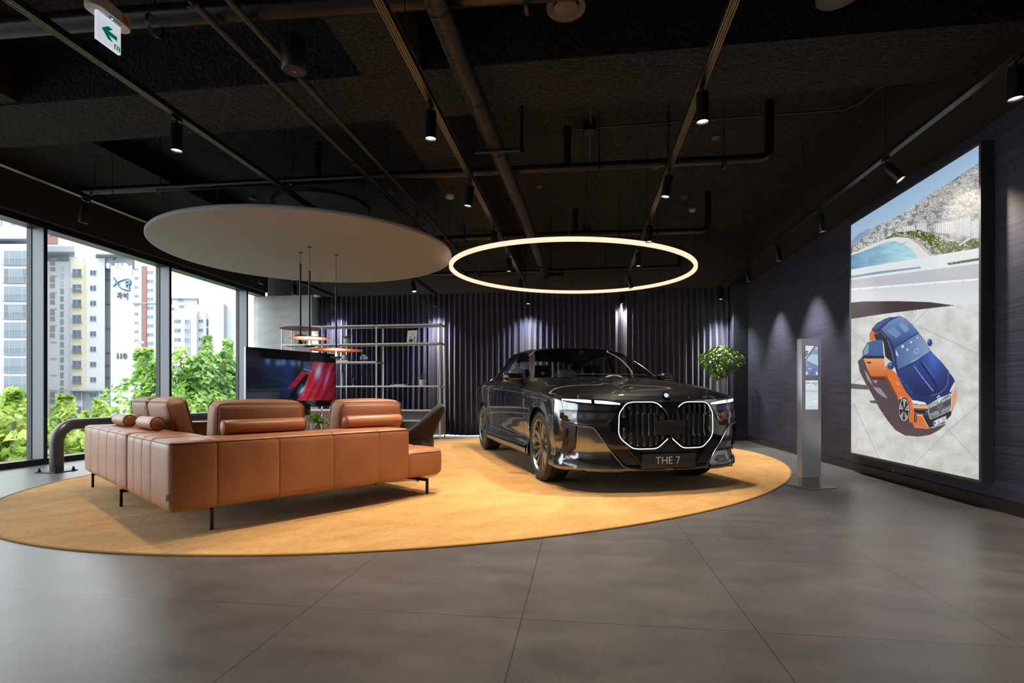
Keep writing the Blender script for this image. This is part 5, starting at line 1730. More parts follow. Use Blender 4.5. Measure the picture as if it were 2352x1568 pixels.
# ---- coffee table with books and plant (mostly hidden behind the sofa)
tp = ond(735, 982, 6.0)
def coffee_table():
    t = empty('coffee_table', (tp.x - .05, tp.y + .05, .01), .3, 'round coffee table behind the sofa carrying the small green plant', 'table')
    bm = NB(); lathe(bm, [(0, .385), (.42, .385), (.435, .393), (.435, .407), (.42, .415), (0, .415)], n=56); obj('table_top', bm, mat('walnut', (.16, .075, .035), .4, noise=(4, .35, 6, (1, 9, 1))), t)
    for k in range(3):
        a = 2 * pi * k / 3 + .4
        bm = NB(); cyl(bm, (.32 * cos(a), .32 * sin(a), 0), (.22 * cos(a), .22 * sin(a), .387), .016, .02, n=14); obj('leg', bm, M_leg, t)
coffee_table()
TZ = .426
def leafmesh(bm, base, d, L, W, bend_=.3, up=Vector((0, 0, 1)), mi=0, n=5, fold=.12):
    d = Vector(d).normalized()
    s = d.cross(up)
    if s.length < 1e-4: s = Vector((1, 0, 0))
    s.normalize()
    rows = []
    p = Vector(base); dd = d.copy()
    for i in range(n + 1):
        t = i / n
        wd = W * (sin(pi * min(1, t * .93 + .05)) ** .8) * (1 - .15 * t)
        nrm_ = s.cross(dd).normalized()
        rows.append([bm.verts.new(p - s * wd + nrm_ * wd * fold), bm.verts.new(p), bm.verts.new(p + s * wd + nrm_ * wd * fold)])
        p = p + dd * (L / n)
        dd = (dd - up * bend_ * (1.0 / n)).normalized()
    for a, b in zip(rows[:-1], rows[1:]):
        for k in range(2):
            f = bm.faces.new((a[k], a[k + 1], b[k + 1], b[k])); f.material_index = mi
def pot(name, p, r, h, label, mpot, kind, parent_group=None, seed=1):
    R = random.Random(seed)
    t = empty(name, p, 0, label, 'potted plant')
    bm = NB(); lathe(bm, [(0, 0), (r * .86, 0), (r * .9, .004), (r, h - .004), (r * .98, h), (r * .92, h), (r * .90, h * .86), (0, h * .86)], n=36); obj('pot', bm, mpot, t)
    bm = NB(); lathe(bm, [(0, h * .88), (r * .9, h * .88)], n=24); obj('soil', bm, mat('soil', (.03, .02, .015), .9) if 'soil' not in bpy.data.materials else bpy.data.materials['soil'], t)
    return t, R
# variegated spider-like plant on the table
t, R = pot('potted_plant', (tp.x - .02, tp.y, TZ), .088, .175, 'small arching variegated plant in a pale grey pot behind the sofa back', mat('pale_grey_pot', (.42, .44, .47), .5), '', seed=3)
mv1 = mat('variegated_leaf', (.50, .58, .36), .5, noise=(30, .7, 2)); mv2 = mat('fresh_leaf', (.20, .42, .07), .45, noise=(25, .5, 2))
bm = NB()
for k in range(56):
    a = R.uniform(0, 2 * pi); el = R.uniform(.35, 1.2)
    leafmesh(bm, (.03 * cos(a), .03 * sin(a), .15), (cos(a) * cos(el), sin(a) * cos(el), sin(el)), R.uniform(.18, .30), .008, R.uniform(1.2, 2.4), n=8)
obj('arching_leaves', bm, mv1, t, angle=180)
bm = NB()
for k in range(26):
    a = R.uniform(0, 2 * pi); el = R.uniform(.6, 1.45)
    leafmesh(bm, (.03 * cos(a), .03 * sin(a), .14 + R.uniform(0, .04)), (cos(a) * cos(el), sin(a) * cos(el), sin(el)), R.uniform(.09, .15), .022, R.uniform(.4, 1.5), n=6)
obj('broad_leaves', bm, mv2, t, angle=180)
# two books under it
bk = empty('book', (tp.x - .22, tp.y - .02, TZ), .5, 'pale pinkish book on the table left of the plant pot', 'book')
bm = NB(); box(bm, (-.10, -.07, .003), (.10, .07, .027)); obj('pages', bm, M_white, bk, smooth=False)
bm = NB(); box(bm, (-.105, -.075, 0), (.105, .075, .003)); box(bm, (-.105, -.075, .027), (.105, .075, .030)); box(bm, (-.107, -.075, 0), (-.102, .075, .03)); obj('book_cover', bm, mat('pink_cover', (.45, .36, .36), .6), bk, smooth=False)

# ---- armchair beyond the sofa end
def armchair():
    m = mat('charcoal_bouclé', (.013, .013, .017), .9, sheen=.3, bump=(220, .5, .003))
    m2 = mat('charcoal_back', (.007, .006, .007), .85, bump=(220, .4, .002))
    c = ond(931, 1030, 5.8)
    t = empty('armchair', (c.x, c.y, .011), 0, 'charcoal upholstered tub armchair behind the open sofa end', 'armchair')
    # faces away to the left/back: local -x is the seat front
    rot = TH + radians(78)
    t.rotation_euler = (0, 0, rot)
    # shell: wraps from one arm over the back to the other; local back at -y
    def shell_pts(off):
        P = []
        for i in range(33):
            a = -pi * .5 + (i / 32 - .5) * pi * 1.30
            b = abs(i / 32 - .5) * 2
            top = .785 - .32 * sm(.0, .75, b)
            col = []
            for j in range(12):
                v = j / 11
                z = .30 + (top - .30) * v
                r = .24 + .09 * v + off
                flare = .03 * v
                col.append(((r + flare) * cos(a) * 1.02, (r + flare) * sin(a) * 1.0 - .09 * v * (1 - b), z - (.02 if j == 0 else 0)))
            P.append(col)
        return P
    A_ = shell_pts(0.0); B_ = shell_pts(-.055)
    bm = NB()
    V1 = grid(bm, A_, mi=1); V2 = grid(bm, B_, mi=0)
    n = len(A_)
    for i in range(n - 1):
        # rounded rim
        a, b, c_, d = V1[i][-1], V1[i + 1][-1], V2[i + 1][-1], V2[i][-1]
        m1 = None
        bm.faces.new((a, b, c_, d))
        bm.faces.new((V1[i][0], V1[i + 1][0], V2[i + 1][0], V2[i][0]))
    for i in (0, n - 1):
        for j in range(11): bm.faces.new((V1[i][j], V1[i][j + 1], V2[i][j + 1], V2[i][j]))
    o = obj('backrest_shell', bm, [m, m2], t, angle=50)
    # seam piping on the rim
    rim = [tuple((Vector(A_[i][-1]) + Vector(B_[i][-1])) / 2 + Vector((0, 0, .006))) for i in range(n)]
    bm = NB(); tube(bm, rim, .026, n=10); obj('rim_roll', bm, m, t)
    bm = soft_box((-.24, -.26, .28), (.24, .26, .46), .07, .015, n=10); obj('seat', bm, m, t, angle=180)
    for sx_ in (-1, 1):
        for sy_ in (-1, 1):
            bm = NB(); cyl(bm, (sx_ * .25, sy_ * .25, 0), (sx_ * .15, sy_ * .16, .30), .011, .016, n=12); obj('leg', bm, M_leg, t)
    bm = NB(); box(bm, (-.01, -.262, .33), (.0, -.255, .36)); obj('label_tab', bm, M_white, t, smooth=False)
armchair()

# ---- display on a stand
def display():
    def at(px, d): 
        r = ray(px, HY); return Vector((r.x * d, r.y * d, 0))
    a = at(563, 7.9); b = at(769, 9.42)
    zt, zb = EYE + 108.5 / 1200 * 7.9, EYE - 33.0 / 1200 * 7.9
    W = (b - a).length; H = zt - zb
    xa = (b - a).normalized()
    n = xa.cross(Vector((0, 0, 1)))            # towards the viewer side
    if n.dot(-a) < 0: n = -n
    c = (a + b) / 2
    t = empty('display_screen', (c.x, c.y, .0), atan2(xa.y, xa.x), 'large black display on a floor stand showing a red car close-up', 'television')
    # local: x along, -y towards viewer (since rotation about z of x axis)
    sy_ = -1 if (Vector((-sin(t.rotation_euler[2]), cos(t.rotation_euler[2]), 0)).dot(n) < 0) else 1
    bm = NB(); box(bm, (-W / 2, -.018, zb), (W / 2, .018, zt), bev=.004); obj('case', bm, mat('display_case', (.010, .010, .011), .35), t)
    bm = NB(); box(bm, (-W / 2 - .004, -.022, zb - .004), (-W / 2 + .002, .022, zt + .004)); box(bm, (W / 2 - .002, -.022, zb - .004), (W / 2 + .004, .022, zt + .004)); box(bm, (-W / 2, -.022, zt), (W / 2, .022, zt + .005)); obj('bezel', bm, mat('bezel_metal', (.25, .26, .28), .3, .8), t, smooth=False)
    # picture
    nu, nv = 240, 136
    U, V_ = np.meshgrid(np.linspace(0, 1, nu), np.linspace(0, 1, nv), indexing='ij')
    C = np.zeros((nu, nv, 3))
    X = U; Y = V_                                    # Y down from the top of the glass
    C[:] = (16, 22, 32)
    C += (np.array([10, 22, 40]) * np.exp(-((X - .28) / .16) ** 2 - ((Y - .30) / .35) ** 2)[..., None])
    C += (np.array([6, 16, 48]) * np.exp(-((X - .44) / .09) ** 2)[..., None])
    def P_(poly, col, soft=None):
        m_ = inpoly(X, Y, poly); C[m_] = np.array(col) + 0 * C[m_]
    C[inpoly(X, Y, [(.66, .16), (1.0, .16), (1.0, .90), (.50, .90), (.62, .55)])] = (196, 40, 62)
    sh = inpoly(X, Y, [(.66, .16), (1.0, .16), (1.0, .90), (.50, .90), (.62, .55)])
    f = np.clip((X - .58) / .42, 0, 1)
    stripe = .5 + .5 * np.sin((X * 1.3 + Y * .55) * 42 + 2 * np.sin(X * 9))
    C[sh] = (np.array([200, 42, 66])[None] * (1 - .45 * f[sh][:, None]) * (.82 + .30 * stripe[sh][:, None]))
    C[inpoly(X, Y, [(.42, .68), (.58, .34), (.66, .36), (.54, .62)])] = (150, 34, 52)
    C[inpoly(X, Y, [(.40, .90), (.47, .72), (.62, .42), (.67, .40), (.62, .60), (.52, .90)])] = (16, 16, 30)
    g = np.exp(-((X - .775 + (Y - .4) * .12) / .042) ** 2 - ((Y - .34) / .16) ** 2)[..., None]
    C = C * (1 - g * .85) + np.array([178, 200, 238]) * g * .85
    g = np.exp(-((X - .885 + (Y - .5) * .22) / .022) ** 2 - ((Y - .45) / .20) ** 2)[..., None]
    C = C * (1 - g * .7) + np.array([186, 140, 220]) * g * .7
    g = np.exp(-(((X - .585) + (Y - .70) * .35) / .028) ** 2 - ((Y - .70) / .075) ** 2)[..., None]
    C = C * (1 - g) + np.array([150, 214, 250]) * g
    for cx_, cy_, r_ in ((.21, .20, .028), (.32, .22, .035), (.375, .20, .03), (.48, .21, .035), (.55, .2, .02)):
        g = np.exp(-((X - cx_) / r_) ** 2 - ((Y - cy_) / .06) ** 2)[..., None] * .6
        C = C * (1 - g) + np.array([120, 160, 210]) * g
    C[inpoly(X, Y, [(.60, .165), (.72, .165), (.70, .32), (.66, .38), (.60, .30)])] = (52, 62, 110)
    C[nearline(X, Y, [(.60, .31), (.70, .335)], .012)] = (120, 150, 220)
    for i in range(9):
        C[nearline(X, Y, [(.52 + i * .007, .76 - i * .022), (.535 + i * .007, .765 - i * .022)], .008)] = (90, 100, 120)
    for i in range(5): C[nearline(X, Y, [(.66 - i * .012, .50 + i * .07), (.60 - i * .012, .80 + i * .02)], .004)] = (226, 90, 130)
    C[(Y < .155) | (Y > .895)] = (7, 8, 11)
    yv = sy_ * .0195
    P = np.zeros((nu, nv, 3))
    sgn = 1
    P[..., 0] = -W / 2 + .012 + (W - .024) * U; P[..., 1] = yv; P[..., 2] = zt - .012 - (H - .024) * V_
    picture('screen', P, C, picture_mat('screen_picture', .72, .04, .01), t)
    # stand
    bm = NB(); box(bm, (.10, -.03, zb - .14), (.32, .03, zb + .05), bev=.02); obj('mount', bm, M_blackmet, t)
    bm = NB()
    for s in (-1, 1):
        bar(bm, (.21, sy_ * -.04, zb - .05), (.21 + s * .42, sy_ * (-.04), .05), .05, .03)
    bar(bm, (-.35, -.25 * 1, .045), (-.20, .25, .045), .05, .035); bar(bm, (.77 - .15, -.25, .045), (.77, .25, .045), .05, .035)
    bar(bm, (-.25, 0, .06), (.70, 0, .06), .05, .03)
    obj('stand', bm, mat('stand_grey', (.22, .24, .26), .35, .5), t, smooth=False)
    for x, y in ((-.35, -.25), (-.20, .25), (.62, -.25), (.77, .25)):
        bm = NB(); cyl(bm, (x, y, .0), (x, y, .04), .022, n=14); obj('caster', bm, M_black, t)
display()

# ---- open metal shelf in front of the curtain
def shelf():
    YF, YB = 10.50, 10.88
    m = mat('champagne_frame', (.66, .63, .60), .38, .2)
    ms = mat('shelf_board', (.50, .48, .46), .5)
    X1 = ony(1012, 745, YF).x; X0 = ony(649, 752, YF).x
    def z(py, px=1000): return ony(px, py, YF).z
    zt, z2, z3, z4, zc = ony(1000, 743, YF).z, ony(1000, 786, YF).z, ony(800, 830, YF).z, ony(1000, 885, YF).z, ony(1000, 941, YF).z
    xm = ony(866, 800, YF).x; xl = ony(741, 757, YF).x
    t = empty('open_shelf', ((X0 + X1) / 2, YF, 0), 0, 'tall open shelf of slim pale metal in front of the curtain', 'shelf')
    ox, oy = (X0 + X1) / 2, YF
    def B(a, b, nm, mm, bev=0):
        bm = NB(); box(bm, (a[0] - ox, a[1] - oy, a[2]), (b[0] - ox, b[1] - oy, b[2]), bev=bev); return obj(nm, bm, mm, t, smooth=False)
    w = .026
    for x in (X1, xm, xl, X0):
        for y in (YF, YB):
            B((x - w, y - w / 2, 0.01 if y == YF else .01), (x, y + w / 2, zt), 'post', m)
    for zz, xa, xb_ in ((zt, X0, X1), (z2, X0, X1), (z3, X0, xm), (z4, X0, X1), (zc, X0, X1)):
        for y in (YF, YB): B((xa, y - w / 2, zz - .028), (xb_, y + w / 2, zz), 'rail', m)
        for x in (X1, xm, xl, X0):
            if xa - .01 <= x <= xb_ + .01: B((x - w, YF, zz - .028), (x, YB, zz), 'cross_rail', m)
        if zz != z4: B((xa + .01, YF + .01, zz - .016), (xb_ - .01, YB - .01, zz - .002), 'shelf_board', ms)
        else: B((xa + .01, YF + .01, zz - .016), (xb_ - .01, YB - .01, zz - .002), 'shelf_board', ms)
    # low cabinet carcass: walnut fronts left, open pale niches right
    wal = bpy.data.materials['walnut']
    B((X0, YF + .0, .10), (xm, YF + .018, zc - .03), 'cabinet_front', wal)
    B((X1 - .02, YF, .09), (X1 + .004, YB, zc - .02), 'side_panel', mat('taupe_panel', (.20, .16, .145), .45))
    B((X0, YF, .08), (X1, YB, .10), 'bottom_board', mat('pale_board', (.62, .61, .60), .5))
    B((xm, YF + .02, .36), (X1 - .02, YB, .40), 'middle_board', bpy.data.materials['pale_board'])
    B((xm, YB - .012, .10), (X1 - .02, YB, zc - .03), 'back_panel', mat('grey_back', (.25, .25, .255), .6))
    B((xm + .3, YF + .06, .10), (xm + .34, YB, .36), 'divider', bpy.data.materials['pale_board'])
    Z = dict(t=zt, s2=z2, s3=z3, s4=z4)
    ym = (YF + YB) / 2 - .04
    def on(px, zz, dy=0.0):
        p = ony(px, 800, ym + dy); return Vector((p.x, ym + dy, zz))
    potw = mat('white_pot', (.68, .66, .65), .45)
    # plants
    p = on(797, z2); t1, R = pot('potted_plant', p, .078, .115, 'small bright green plant in a white pot on the top compartment of the shelf', potw, '', seed=5)
    bm = NB()
    for k in range(26):
        a = R.uniform(0, 2 * pi); el = R.uniform(.3, 1.4)
        leafmesh(bm, (.02 * cos(a), .02 * sin(a), .10), (cos(a) * cos(el), sin(a) * cos(el), sin(el)), R.uniform(.07, .13), .022, R.uniform(.2, 1.2), n=5)
    obj('foliage', bm, mv2, t1, angle=180)
    p = on(971, z4); t2, R = pot('potted_plant', p, .070, .125, 'bushy grey-green plant in a white pot on the right side of the shelf', potw, '', seed=6)
    bm = NB(); ms2 = mat('grey_green_leaf', (.13, .17, .09), .6, noise=(20, .6, 2))
    for k in range(150):
        a = R.uniform(0, 2 * pi); rr = .085 * R.random() ** .5; zz = .13 + R.uniform(0, .13)
        leafmesh(bm, (rr * cos(a), rr * sin(a), zz), (cos(a), sin(a), R.uniform(-.2, 1.4)), R.uniform(.02, .035), .007, .4, n=3)
    for k in range(8):
        a = R.uniform(0, 2 * pi); tube(bm, [(0, 0, .11), (.03 * cos(a), .03 * sin(a), .17), (.06 * cos(a), .06 * sin(a), .24)], .003, n=5)
    obj('foliage', bm, ms2, t2, angle=180)
    p = on(690, z3 + .0, .0); t3, R = pot('potted_plant', p, .06, .08, 'little plant peeping over the left part of the display', potw, '', seed=8)
    bm = NB()
    for k in range(18):
        a = R.uniform(0, 2 * pi); el = R.uniform(.2, 1.2)
        leafmesh(bm, (.02 * cos(a), .02 * sin(a), .07), (cos(a) * cos(el), sin(a) * cos(el), sin(el)), R.uniform(.06, .10), .022, R.uniform(.2, 1.2), n=5)
    obj('foliage', bm, mv2, t3, angle=180)
    # teapot-like dark jug + bottle at left
    p = on(689, z2, .05); j = empty('dark_jug', p, 0, 'dark brown jug with a looped handle on the left end of the shelf', 'jug')
    bm = NB(); lathe(bm, [(0, 0), (.045, 0), (.055, .03), (.050, .075), (.035, .10), (.03, .13), (.034, .14), (0, .14)], n=28); obj('body', bm, mat('dark_ceramic', (.03, .025, .03), .35), j)
    bm = NB(); tube(bm, [(.03, 0, .12), (.07, 0, .13), (.085, 0, .09), (.07, 0, .045), (.05, 0, .03)], .008, n=8); obj('handle', bm, bpy.data.materials['dark_ceramic'], j)
    p = on(701, z2, .02); bm = NB(); lathe(bm, [(0, 0), (.020, 0), (.022, .01), (.022, .075), (.018, .085), (0, .085)], n=24); o = obj('small_jar', bm, mat('brown_ceramic', (.14, .07, .05), .4)); o.location = p; tag(o, 'small brown jar next to the dark jug on the shelf', 'jar')
    # picture
    p = on(945, z2, .02); f = empty('framed_print', p, .0, 'small framed abstract print leaning on the top compartment of the shelf', 'picture')
    f.rotation_euler = (radians(-9), 0, radians(-14))
    Wf, Hf = .245, .285
    bm = NB(); box(bm, (-Wf / 2, 0, 0), (Wf / 2, .014, Hf)); obj('frame', bm, mat('pale_frame', (.62, .60, .56), .5), f, smooth=False)
    nu, nv = 60, 70
    U, V_ = np.meshgrid(np.linspace(0, 1, nu), np.linspace(0, 1, nv), indexing='ij')
    C = np.zeros((nu, nv, 3)) + (238, 236, 230)
    C[((U - .55) ** 2 * 1.0 + ((V_ - .17) * 1.15) ** 2 < .06) & (V_ > .17)] = (226, 190, 110)
    C[((U - .34) ** 2 + ((V_ - .47) * 1.1) ** 2 < .012) & (V_ > .47)] = (170, 60, 70)
    C[inpoly(U, V_, [(.22, .64), (.62, .64), (.62, .94), (.22, .94)])] = (52, 56, 66)
    C[inpoly(U, V_, [(.72, .46), (.84, .46), (.84, .94), (.72, .94)])] = (70, 80, 104)
    P = np.zeros((nu, nv, 3)); P[..., 0] = -Wf / 2 + .01 + (Wf - .02) * U; P[..., 1] = -.0012; P[..., 2] = Hf - .01 - (Hf - .02) * V_
    picture('print', P, C, picture_mat('print_paper', 0, .6, .9), f)
    # books
    def book(px, zz, L, D, T, rz, col, lb, dy=0):
        p = on(px, zz, dy)
        b = empty('book', p, rz, lb, 'book')
        bm = NB(); box(bm, (-L / 2 + .003, -D / 2 + .003, .003), (L / 2 - .003, D / 2, T - .003)); obj('pages', bm, M_white, b, smooth=False)
        bm = NB(); box(bm, (-L / 2, -D / 2, 0), (L / 2, D / 2, .003)); box(bm, (-L / 2, -D / 2, T - .003), (L / 2, D / 2, T)); box(bm, (-L / 2, D / 2 - .003, 0), (L / 2, D / 2, T)); obj('book_cover', bm, mat('cover', col, .6), b, smooth=False)
        return p
    pb = book(790, z3, .27, .19, .034, .0, (.66, .64, .62), 'white book lying under the small globe lamp on the shelf')
    book(916, z4, .31, .22, .018, .0, (.60, .60, .58), 'thin white book lying on the right side of the shelf')
    book(922, z4 + .0185, .26, .19, .014, .15, (.30, .31, .34), 'thin grey-edged book on top of the thin white one')
    g = empty('globe_lamp', (pb.x + .02, pb.y, z3 + .034), 0, 'small cream globe on the white book on the shelf', 'globe')
    bm = NB(); lathe(bm, [(0, 0), (.025, 0), (.025, .010), (0, .010)], n=20); obj('foot', bm, potw, g)
    bm = NB(); bmesh.ops.create_uvsphere(bm, u_segments=28, v_segments=18, radius=.062); bmesh.ops.translate(bm, vec=(0, 0, .070), verts=bm.verts); obj('globe', bm, mat('cream_globe', (.72, .64, .44), .35), g, angle=180)
    # flip clock: two plates on a stand, reading 2  44
    p = on(836, z3); ck = empty('flip_clock', p, 0, 'flip clock with two round-cornered number plates on the shelf', 'clock')
    cm = mat('clock_plate', (.20, .23, .23), .35); 
    for s, tx in ((-1, '21'), (1, '44')):
        bm = NB(); box(bm, (s * .050 - .038, -.012, .045), (s * .050 + .038, .012, .125), bev=.010); obj('number_plate', bm, cm, ck)
        bm = text_mesh(tx, .075, .0008); bm.transform(basis((s * .05, -.0135, .085), (1, 0, 0), (0, 0, 1))); obj('numerals', bm, M_white, ck, smooth=False)
        bm = NB(); box(bm, (s * .050 - .038, -.0135, .0845), (s * .050 + .038, -.0125, .0855)); obj('split_line', bm, M_black, ck, smooth=False)
    bm = NB(); cyl(bm, (0, 0, 0), (0, 0, .145), .008, n=12); box(bm, (-.04, -.008, .138), (.04, .008, .148)); lathe(bm, [(0, 0), (.035, 0), (.030, .008), (0, .010)], n=20); obj('clock_stand', bm, mat('clock_metal', (.30, .33, .33), .3, .7), ck)
    # two candle holders
    p = on(787, z4); bm = NB(); lathe(bm, [(0, 0), (.032, 0), (.030, .03), (.022, .16), (.018, .175), (.028, .18), (.028, .188), (.017, .192), (.026, .200), (.026, .208), (.015, .214), (.013, .24), (.013, .285), (0, .285)], n=28)
    o = obj('tall_vase', bm, mat('pale_blue_ceramic', (.30, .34, .38), .4)); o.location = p; tag(o, 'tall slim pale blue-grey vase on the shelf right of the display', 'vase')
    p = on(814, z4); bm = NB(); lathe(bm, [(0, 0), (.040, 0), (.042, .03), (.032, .05), (.048, .062), (.050, .078), (.034, .09), (.046, .10), (.046, .115), (.025, .125), (.022, .14), (.036, .17), (.036, .175), (0, .17)], n=28)
    o = obj('black_candle_holder', bm, mat('black_ceramic', (.015, .015, .02), .3)); o.location = p; tag(o, 'stout black turned candle holder beside the tall pale vase', 'candle holder')
shelf()
# =====================================================================================
# POSTER LIGHT BOX, INFO PILLAR, TREE
# =====================================================================================
def paint_poster(X, Y):
    """X, Y: coordinates of every point of the print, in the traced frame"""
    U = lambda pts: [(1940 + x / 3.733, 320 + y / 3.733) for x, y in pts]
    L = lambda pts: [(1940 + x / 4.612, 680 + y / 4.612) for x, y in pts]
    sh = X.shape
    C = np.zeros(sh + (3,))
    def put(m_, col): C[m_] = col
    def poly(pts, col): put(inpoly(X, Y, pts), col)
    def line(pts, w_, col): put(nearline(X, Y, pts, w_), col)
    # sky
    sk = np.interp(X, [1955, 2250], [517, 333]); t = np.clip((Y - sk) / 130, 0, 1)[..., None]
    C[:] = np.array([146, 178, 210]) * (1 - t) + np.array([196, 212, 228]) * t
    poly(U([(50, 880), (110, 815), (200, 765), (235, 775), (210, 860), (50, 900)]), (128, 152, 184))
    # hillside town
    sky = U([(40, 925), (100, 880), (180, 815), (260, 745), (400, 690), (600, 570), (700, 490), (870, 390), (1000, 300), (1170, 190), (1170, 960), (840, 1010), (600, 1030), (40, 1010)])
    m_ = inpoly(X, Y, sky)
    sx_ = X; sy_ = Y + (X - 2100) * .35
    n1 = vnoise(sx_, sy_, 1.6, 1.1, 1); n2 = vnoise(sx_, sy_, 2.6, 1.7, 2); n3 = vnoise(X, Y, 9, 6, 3)
    town = np.array([168, 170, 172]) + (n1[..., None] - .5) * 130 + (n2[..., None] - .5) * 80 + (n3[..., None] - .5) * 40
    far = np.clip((np.interp(X, [1955, 2000, 2060, 2110, 2250], [565, 520, 490, 455, 372]) + 12 - Y) / 12, 0, 1)[..., None]
    town = town * (1 - far * .75) + np.array([112, 128, 140]) * far * .75
    red = (n2 > .70) & (n3 > .48) & (X > 2100)
    town[red] = town[red] * .5 + np.array([190, 120, 92]) * .5
    grn = (n3 < .26) | ((n1 < .16))
    town[grn] = town[grn] * .45 + np.array([92, 104, 84]) * .55
    C[m_] = town[m_]
    # hotel fronts
    for (a, b, c_, d, nx, ny) in (((950, 690), (1080, 660), (1080, 835), (950, 810), 9, 10), ((1085, 700), (1165, 690), (1165, 850), (1085, 850), 5, 10), ((770, 720), (940, 700), (940, 810), (770, 800), 10, 7), ((620, 720), (700, 715), (700, 790), (620, 780), 5, 5), ((500, 745), (600, 735), (600, 780), (500, 790), 5, 3)):
        q = U([a, b, c_, d]); poly(q, (222, 224, 226))
        for i in range(nx):
            for j in range(ny):
                u, v = (i + .5) / nx, (j + .5) / ny
                tx = q[0][0] * (1 - u) + q[1][0] * u; bx_ = q[3][0] * (1 - u) + q[2][0] * u
                ty = q[0][1] * (1 - u) + q[1][1] * u; by_ = q[3][1] * (1 - u) + q[2][1] * u
                cx_, cy_ = tx * (1 - v) + bx_ * v, ty * (1 - v) + by_ * v
                put((abs(X - cx_) < 1.0) & (abs(Y - cy_) < 1.0), (128, 134, 142))
    # beach, sea
    poly(U([(40, 990), (200, 915), (330, 860), (440, 838), (560, 845), (660, 900), (760, 1005), (600, 1030), (40, 1010)]), (222, 222, 218))
    sea = U([(40, 1000), (200, 945), (340, 885), (420, 872), (490, 885), (560, 930), (605, 975), (625, 1018), (400, 1055), (40, 1120)])
    m_ = inpoly(X, Y, sea)
    t = np.clip((X - 1955) / 130, 0, 1)[..., None]
    w_ = vnoise(X, Y, 14, 4, 5)[..., None]
    C[m_] = (np.array([108, 150, 188]) * (1 - t) + np.array([168, 216, 226]) * t + (w_ - .5) * 26)[m_]
    line(U([(400, 898), (440, 872)]), .9, (110, 120, 120)); line(U([(465, 915), (540, 872)]), .9, (110, 120, 120))
    line(U([(560, 850), (640, 900), (740, 1000)]), 2.2, (170, 160, 152)); line(U([(600, 860), (700, 930), (820, 985)]), 1.2, (120, 112, 108))
    m_ = inpoly(X, Y, U([(325, 862), (430, 800), (540, 785), (640, 775), (760, 815), (880, 870), (1000, 880), (1080, 850), (1170, 835), (1170, 935), (1000, 955), (840, 985), (760, 930), (650, 850), (540, 815), (430, 838)]))
    g = vnoise(X, Y, 2.6, 2.2, 8); g2 = vnoise(X, Y, 1.2, 1.2, 9)
    tr = np.array([88, 104, 44]) + (g[..., None] - .5) * np.array([110, 110, 70]) + (g2[..., None] - .5) * 70
    tr[g > .72] = (196, 194, 186)
    C[m_] = tr[m_]
    line(U([(985, 905), (1070, 850)]), 4, (214, 214, 212))
    # terraces
    poly(U([(40, 1118), (625, 1018), (1170, 928), (1170, 1070), (40, 1210)]), (224, 229, 233))
    poly(U([(868, 1062), (1170, 1012), (1170, 1034), (900, 1078)]), (70, 84, 62))
    for i in range(8): line(U([(880 + i * 38, 1055), (884 + i * 38, 1078)]), .8, (220, 222, 224))
    poly(U([(40, 1172), (300, 1130), (655, 1090), (655, 1104), (300, 1152), (40, 1192)]), (118, 162, 172))
    poly(U([(40, 1206), (1170, 1062), (1170, 1192), (40, 1290)]), (186, 189, 197))
    lo_w = U([(40, 1285), (1170, 1196), (1170, 1420), (945, 1420), (40, 1420)])
    m_ = inpoly(X, Y, lo_w)
    t = np.clip((Y - 655) / 45, 0, 1)[..., None]
    C[m_] = (np.array([206, 210, 219]) * (1 - t) + np.array([222, 225, 228]) * t)[m_]
    bl = U([(40, 1286), (400, 1258), (800, 1226), (1170, 1196)])
    line(bl, 4.2, (240, 243, 246))
    for xx in (130, 262, 410, 580, 780, 1018): line(U([(xx, 1290 - .077 * xx - 12), (xx, 1290 - .077 * xx + 14)]), .8, (150, 152, 158))
    # pavement
    pv = L([(60, 240), (400, 190), (800, 140), (1170, 98), (1450, 62), (1450, 2200), (60, 2200)])
    m_ = inpoly(X, Y, pv)
    n = vnoise(X, Y, 22, 18, 12) * .6 + vnoise(X, Y, 7, 6, 13) * .3 + vnoise(X, Y, 1.6, 1.6, 14) * .1
    pav = np.array([204, 207, 203]) + (n[..., None] - .5) * np.array([46, 46, 52])
    pav += (np.clip((Y - 960) / 140, 0, 1) * -10)[..., None]
    C[m_] = pav[m_]
    for ln in ([(60, 340), (250, 520)], [(725, 295), (900, 120)], [(760, 310), (1440, 625)], [(95, 1140), (330, 1640), (420, 1860)], [(60, 945), (190, 850)], [(1040, 1350), (1450, 1790)], [(720, 1800), (1100, 1420), (1450, 1120)], [(60, 330), (60, 331)]):
        line(L(ln), .9, (140, 140, 138))
    poly(L([(60, 68), (200, 55), (560, 52), (900, 62), (1170, 98), (800, 140), (400, 190), (60, 242)]), (56, 44, 50))
    # car shadow
    poly(L([(200, 625), (140, 690), (160, 800), (225, 930), (300, 1060), (370, 1190), (450, 1310), (540, 1420), (640, 1475), (780, 1487), (900, 1470), (1000, 1420), (1070, 1360), (1050, 1280), (600, 1100), (440, 800), (300, 700)]), (72, 56, 66))
    poly(L([(60, 925), (150, 932), (250, 945), (255, 990), (60, 978)]), (92, 78, 90))
    poly(L([(262, 1108), (345, 1100), (350, 1140), (275, 1128)]), (92, 78, 90))
    for q in ([(205, 770), (250, 830), (305, 960), (240, 880)], [(290, 890), (350, 890), (330, 930)], [(300, 960), (380, 975), (460, 1085), (400, 1060), (345, 1020)]): poly(L(q), (146, 132, 148))
    # body, orange flank first
    poly(L([(265, 470), (262, 400), (290, 350), (330, 400), (320, 470)]), (206, 96, 44))
    poly(L([(425, 740), (460, 740), (560, 830), (700, 1090), (890, 1155), (895, 1190), (735, 1185), (738, 1240), (830, 1250), (890, 1400), (740, 1396), (716, 1335), (690, 1340), (600, 1060), (570, 1110), (430, 870)]), (212, 104, 40))
